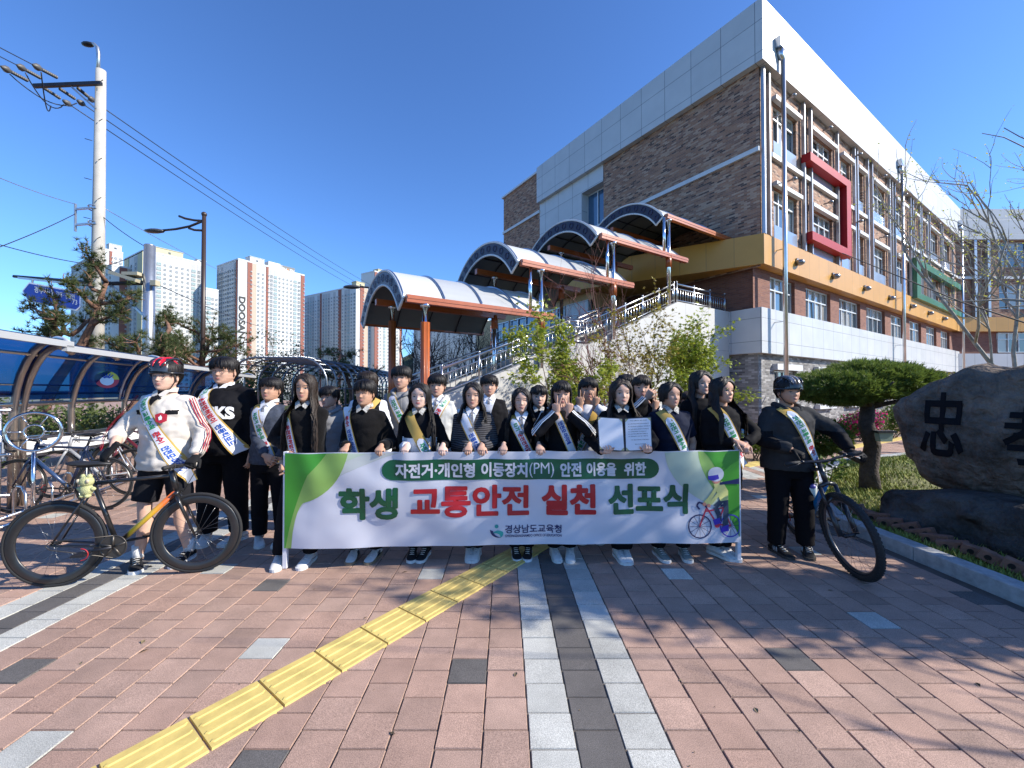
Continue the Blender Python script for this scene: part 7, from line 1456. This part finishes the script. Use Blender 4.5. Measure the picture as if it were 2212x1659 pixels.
# --- document folder
fo = thing('document_folder', 'open black folder with a white certificate page held over the banner', 'folder', at(1350, 975, 3.46)); a, b = at(1293, 975, 3.475), at(1408, 976, 3.46); ux = (b-a).normalized(); Wf = (b-a).length; Hf = .285; fz = Vector((0, .10, .995)); fn = ux.cross(fz); fn = fn if fn.y < 0 else -fn
mid = Wf*.5
for i, (u0, u1, bend) in enumerate(((0, mid, .025), (mid, Wf, -.025))):
    def FP(u, v, off, i=i, bend=bend): t = (u-mid)/mid; return a+ux*u+fz*v+fn*(.02*abs(t)+off)+Vector((-.010*v*4*(1 if i == 0 else -.0), 0, .012*abs(t)))
    m = MB(); m.add([FP(u, v, o) for o in (0, -.004) for u, v in ((u0, 0), (u1, 0), (u1, Hf), (u0, Hf))], [(0, 1, 2, 3), (7, 6, 5, 4), (0, 4, 5, 1), (2, 6, 7, 3), (1, 5, 6, 2), (3, 7, 4, 0)]); cv_ = m.build('cover', mat('folder_black', (.012, .014, .03), .5), fo)
    m = MB(); g_ = .008; m.text('X', (0, 0, .001, .001)) if False else None
    m.add([FP(u, v, .003) for u, v in ((u0+g_, g_), (u1-g_, g_), (u1-g_, Hf-g_), (u0+g_, Hf-g_))], [(0, 1, 2, 3)], 0)
    for (cu, cv2, su, sv) in ((u0+g_, g_, 1, 1), (u1-g_, g_, -1, 1), (u1-g_, Hf-g_, -1, -1), (u0+g_, Hf-g_, 1, -1)): m.add([FP(cu, cv2, .0045), FP(cu+su*.028, cv2, .0045), FP(cu, cv2+sv*.028, .0045)], [(0, 1, 2)], 1)
    if i == 1:
        t = MB(); lines = [('학생 교통안전 실천 선언문', .05, .185, .255), ('하나. 교통신호를 잘 지키며 안전하게 건너겠습니다', .03, .20, .228), ('하나. 자전거를 탈 때는 안전모를 반드시 착용하겠습니다', .03, .21, .205), ('하나. 개인형 이동장치는 면허 없이 타지 않겠습니다', .03, .20, .182), ('하나. 음주운전을 절대 하지 않겠습니다', .03, .18, .162), ('하나. 보행 중 휴대전화를 사용하지 않겠습니다', .03, .19, .142), ('하나. 횡단보도에서는 내려서 끌고 가겠습니다', .03, .19, .122), ('우리는 교통안전 실천을 위하여 위 사항을 다짐합니다', .05, .20, .092), ('경상남도 학생 일동', .08, .17, .055)]
        for s_, x0, x1, y in lines: t.text(s_, (u0+x0, y, u0+x1, y+.0078), 0, 0, .012)
        t.map(lambda x, y, z: FP(x, y, .0042)); t.m = [2]*len(t.m); m.join(t)
    m.build('page', [mat('paper_white', (.74, .75, .82), .35, coat=.3), mat('corner_gold', (.45, .42, .22), .4), mat('ink', (.03, .03, .05), .6)], cv_)
# --- back row
def back(p, top_y, Y, lbl, **k):
    k.setdefault('shoes', SW); k.setdefault('legs', trb); return person(lbl, px(p, Y), Y, hgt(top_y, Y), grp=GR2, **k)
W_ = lambda p, q, Y: at(p, q, Y)
rt, T, Th, arms, fr = back(487, 771, 4.20, 'big boy in glasses and a black hoodie with white chest lettering, second from the left', style='boy', part=0, eyes=.12, wd=1.14, fat=.42, glasses=goldf, top=blackc, ease=.040, hood=blackc, collar=whitec, sashk=dict(kind='B', goldlen=-.02, start=.02, w=.10, length=.66, cross=1.3), feet=((-.14, -.03, .45), (.13, .0, -.3)), sw=.02, hyaw=R_(0))
def chest_text(root, T, fat, ease, items, name='chest_print', mt=None):
    m = MB()
    for body_, x0, x1, z0_, z1_, off, arch in items:
        t = MB(); t.text(body_, (x0, z0_, x1, z1_), 0, 0, off); t.cut(.03, .05)
        def f(x, y, z):
            zz = y+arch*(x*x*-18+.0); hw, hd = torso_hw(min(1.3, zz), fat); hw += ease; hd += ease; r = min(.95, abs(x)/hw); return T @ Vector((x, -hd*math.sqrt(1-r*r)-.010, zz))
        m.join(t.map(f))
    return m.build(name, mt or whitec, root)
chest_text(rt, T, .42, .040, [('KNICKS', -.19, .19, 1.125, 1.235, .05, .012), ('EST. 1946', -.06, .06, 1.108, 1.122, .01, 0), ('NEW YORK', -.085, .095, 1.078, 1.102, .03, 0)])
back(586, 812, 4.15, 'boy in a dark plaid blazer, eyes closed and hands folded in front', style='boy', part=-.6, eyes=.06, wd=1.10, fat=.12, top=plaid, ease=.028, vneck=(.075, 1.12, whitec), collar=whitec, tie=(tiem, 1.16), sashk=dict(kind='A', goldlen=.05, w=.09, cross=.55, length=.62), pitch=R_(-6), hands={-1: dict(at=at(572, 984, 3.92), d=(.9, -.3, -.35), n=(-.2, -.9, .3), curl=(.5,)*5, hint=(-.9, .3, -.3)), 1: dict(at=at(600, 990, 3.95), d=(-.9, -.2, -.2), n=(.2, -.9, .3), curl=(.6,)*5, hint=(.9, .3, -.3))}, feet=((-.10, -.02, .6), (.12, 0, .15)))
back(713, 832, 4.5, 'boy in a grey hoodie peering between two girls of the front row', style='boy', eyes=.2, top=greyh, hood=greyh, ease=.04, hyaw=R_(-14), part=.5)
back(795, 801, 4.45, 'student almost hidden behind the squinting one, only hair and gold sash showing', style='boy', top_mats=[blackc, whitec], mfun=lambda c: 1 if abs(c.x) > .14 else 0, top=blackc, ease=.03, sashk=dict(kind='A', side=1, goldlen=.3), hcol=hair_br, eyes=.3)
back(868, 789, 4.75, 'tall boy in a grey zip hoodie with a gold edged sash, behind the pale girl', style='boy', part=.3, eyes=.25, top=greyh, hood=greyh, ease=.032, sashk=dict(kind='A', goldlen=.06, w=.095), hyaw=R_(-5))
back(945, 807, 4.75, 'boy in a pale grey jacket and tie with his sash running the other way', style='boy', eyes=.35, top=palej, ease=.032, collar=whitec, tie=(tiem, 1.18), vneck=(.055, 1.25, whitec), hood=palej, sashk=dict(kind='B', side=1, goldlen=-.02, w=.095))
back(1057, 808, 5.0, 'boy in black jacket, white collar and dark tie at the back beside the stairway wall', style='boy', eyes=.3, top=blackc, ease=.035, collar=whitec, tie=(tiem, 1.15), vneck=(.08, 1.14, whitec), hyaw=R_(4), part=.6)
back(1163, 831, 4.5, 'girl with fringe and chin length hair, behind the girl with closed eyes', style='bangs', L=.10, eyes=.5, top=blackk, ease=.025, collar=checkc, hyaw=R_(6))
rt, T, Th, arms, fr = back(1270, 814, 4.25, 'girl in a white jacket hiding her face behind raised V signs', style='bangs', L=.16, top=cloth('white_jacket', (.66, .67, .72), .7, .05), ease=.032, sashk=dict(kind='A', side=1, goldlen=.25, w=.095), hands={-1: dict(at=at(1254, 878, 4.05), d=(-.16, -.05, 1), n=(0, -1, 0), curl=(.03, .03, .9, 1.0), hint=(-.9, -.3, -.8), kw=dict(spread=.34, thumb=1.1), th=1), 1: dict(at=at(1285, 878, 4.05), d=(.16, -.05, 1), n=(0, -1, 0), curl=(.03, .03, .9, 1.0), hint=(.9, -.3, -.8), kw=dict(spread=.34, thumb=1.1), th=-1)})
rt, T, Th, arms, fr = back(1384, 809, 4.3, 'girl in black striped tracksuit making a V sign beside her cheek, behind the folder girl', style='bangs', L=.2, eyes=.5, hcol=hair_br, top=blackc, ease=.035, hyaw=R_(-8), hands={1: dict(at=at(1414, 885, 4.08), d=(.2, -.05, 1), n=(.2, -1, 0), curl=(.04, .04, 1, 1.1), hint=(.8, -.3, -.7), kw=dict(spread=.30, thumb=1.1), th=-1), -1: dict(at=at(1396, 862, 4.05), d=(.4, -.2, .7), n=(-.4, -.8, .2), curl=(.6,)*5, hint=(-.7, -.4, -.7))})
for sd in (-1, 1): on_arm(T, arms[sd], rt, 'sleeve_stripes', whitep, (-.02, 0, .02), .067, out=(sd*.8, -.6, 0), w=.0058)
back(1352, 807, 4.75, 'student hidden at the very back, just the top of dark hair above the folder girl', style='boy', top=blackc, eyes=.3)
back(1484, 843, 4.75, 'small girl peeking out beside the navy polo shirt, cheek on her sash', style='bangs', L=.1, hcol=hair_br, eyes=.5, top=navy, sashk=dict(kind='A', goldlen=.05, w=.10), hyaw=R_(-10))
back(1512, 800, 4.4, 'tall girl with long black hair in plain black, behind the girl in glasses', style='long', L=.42, eyes=.2, part=.4, top=blackk, ease=.025, hyaw=R_(10))
# --- the boy with the track bicycle
L_gl = glv; xL, yL = px(362, 3.66), 3.66
rt, T, Th, arms, fr = person('boy in a red and black helmet and cream sports jacket holding the track bicycle', xL, yL, 1.80, top_mats=[cream, maroon, blackc], top=cream, mfun=lambda c: 2 if (1.235 < c.z < 1.262 and .09 < abs(c.x) < .165 and c.y < -.02) else 0, fat=.05, ease=.042, boxy=.012, wr=.022, hem=.78, legs=cloth('black_shorts', (.014, .014, .017), .85), shorts=True, style='boy', part=.2, eyes=.3, glasses=darkf, vneck=(.05, 1.30, blackk), collar=cream, hyaw=R_(4), gl=L_gl, shoes=(sneakb, sockw, None), feet=((-.17, -.08, .75), (.13, .06, .1)),
    sashk=dict(kind='A', goldlen=.0, w=.095, length=.80, cross=1.0), sw=.015,
    hands={-1: dict(at=at(244, 968, 3.33), d=(-.55, -.25, -.72), n=(-.35, -.9, .15), curl=(.45, .45, .5, .5), hint=(-.9, .5, -.2), cuff=.5, kw=dict(spread=.12)), 1: dict(at=at(424, 985, 3.52), d=(.1, -.8, -.45), n=(.1, -.4, .85), curl=(.8,)*5, hint=(.28, .55, -.8))}, sleeve=1.0)
helmet(rt, Th, mat('helmet_black', (.015, .016, .02), .25, coat=.6), mat('helmet_red', (.5, .01, .02), .25, coat=.6))
for sd in (-1, 1): on_arm(T, arms[sd], rt, 'sleeve_stripes', maroon, (-.018, 0, .018), .086, out=(sd, -.45, 0), w=.0042)
m = MB(); crest = [(0, 0), (.032, .018), (.036, .07), (0, .085), (-.036, .07), (-.032, .018)]; t = MB(); t.poly([(x+.095, y+1.165) for x, y in crest], 0, 0); 
t.poly([(x*.45+.095, y*.5+1.19) for x, y in [(-.02, 0), (.015, .01), (.02, .05), (.0, .085), (-.012, .06), (-.03, .05)]], 1, .003)
def cm(x, y, z): hw, hd = torso_hw(min(1.3, y), .05); hw += .056; hd += .068; r = min(.95, abs(x)/hw); return T @ Vector((x, -hd*math.sqrt(1-r*r)-.008-z, y))
t.cut(.02, .02); t.map(cm); t.build('crest', [mat('crest_red', (.38, .01, .03), .6), whitec], rt)
# --- the boy with the mountain bike
xR, yR = px(1700, 3.92), 3.92
rt, T, Th, arms, fr = person('boy in a black helmet and charcoal hoodie holding the mountain bike', xR, yR, 1.655, top_mats=[charc, blackc], top=charc, mfun=lambda c: 1 if (abs(c.x) > .205 and 1.0 < c.z < 1.17) else 0, fat=.34, ease=.036, wr=.018, legs=trb, style='boy', eyes=.2, wd=1.15, hyaw=R_(6), hood=charc, gl=glv, shoes=(sneakb, mat('shoe_dark_sole', (.05, .045, .04), .6), mat('sneaker_line', (.45, .46, .48), .5)), feet=((-.13, -.03, .15), (.13, -.06, -.45)), sashk=dict(kind='A', goldlen=.06, w=.10, length=.80, cross=1.0), sw=.01,
    hands={-1: dict(at=at(1712, 972, 3.70), d=(.55, -.65, -.35), n=(.1, -.3, .9), curl=(.8,)*5, hint=(-1, .3, -.3)), 1: dict(at=at(1838, 974, 3.60), d=(.45, -.75, -.25), n=(0, -.2, .95), curl=(.6,)*5, hint=(1, .3, -.1))})
helmet(rt, Th, mat('helmet_dark', (.02, .02, .024), .25, coat=.6), mat('helmet_silver', (.30, .27, .27), .25, coat=.6), 1.1)
bpy.data.scenes.remove(TS)
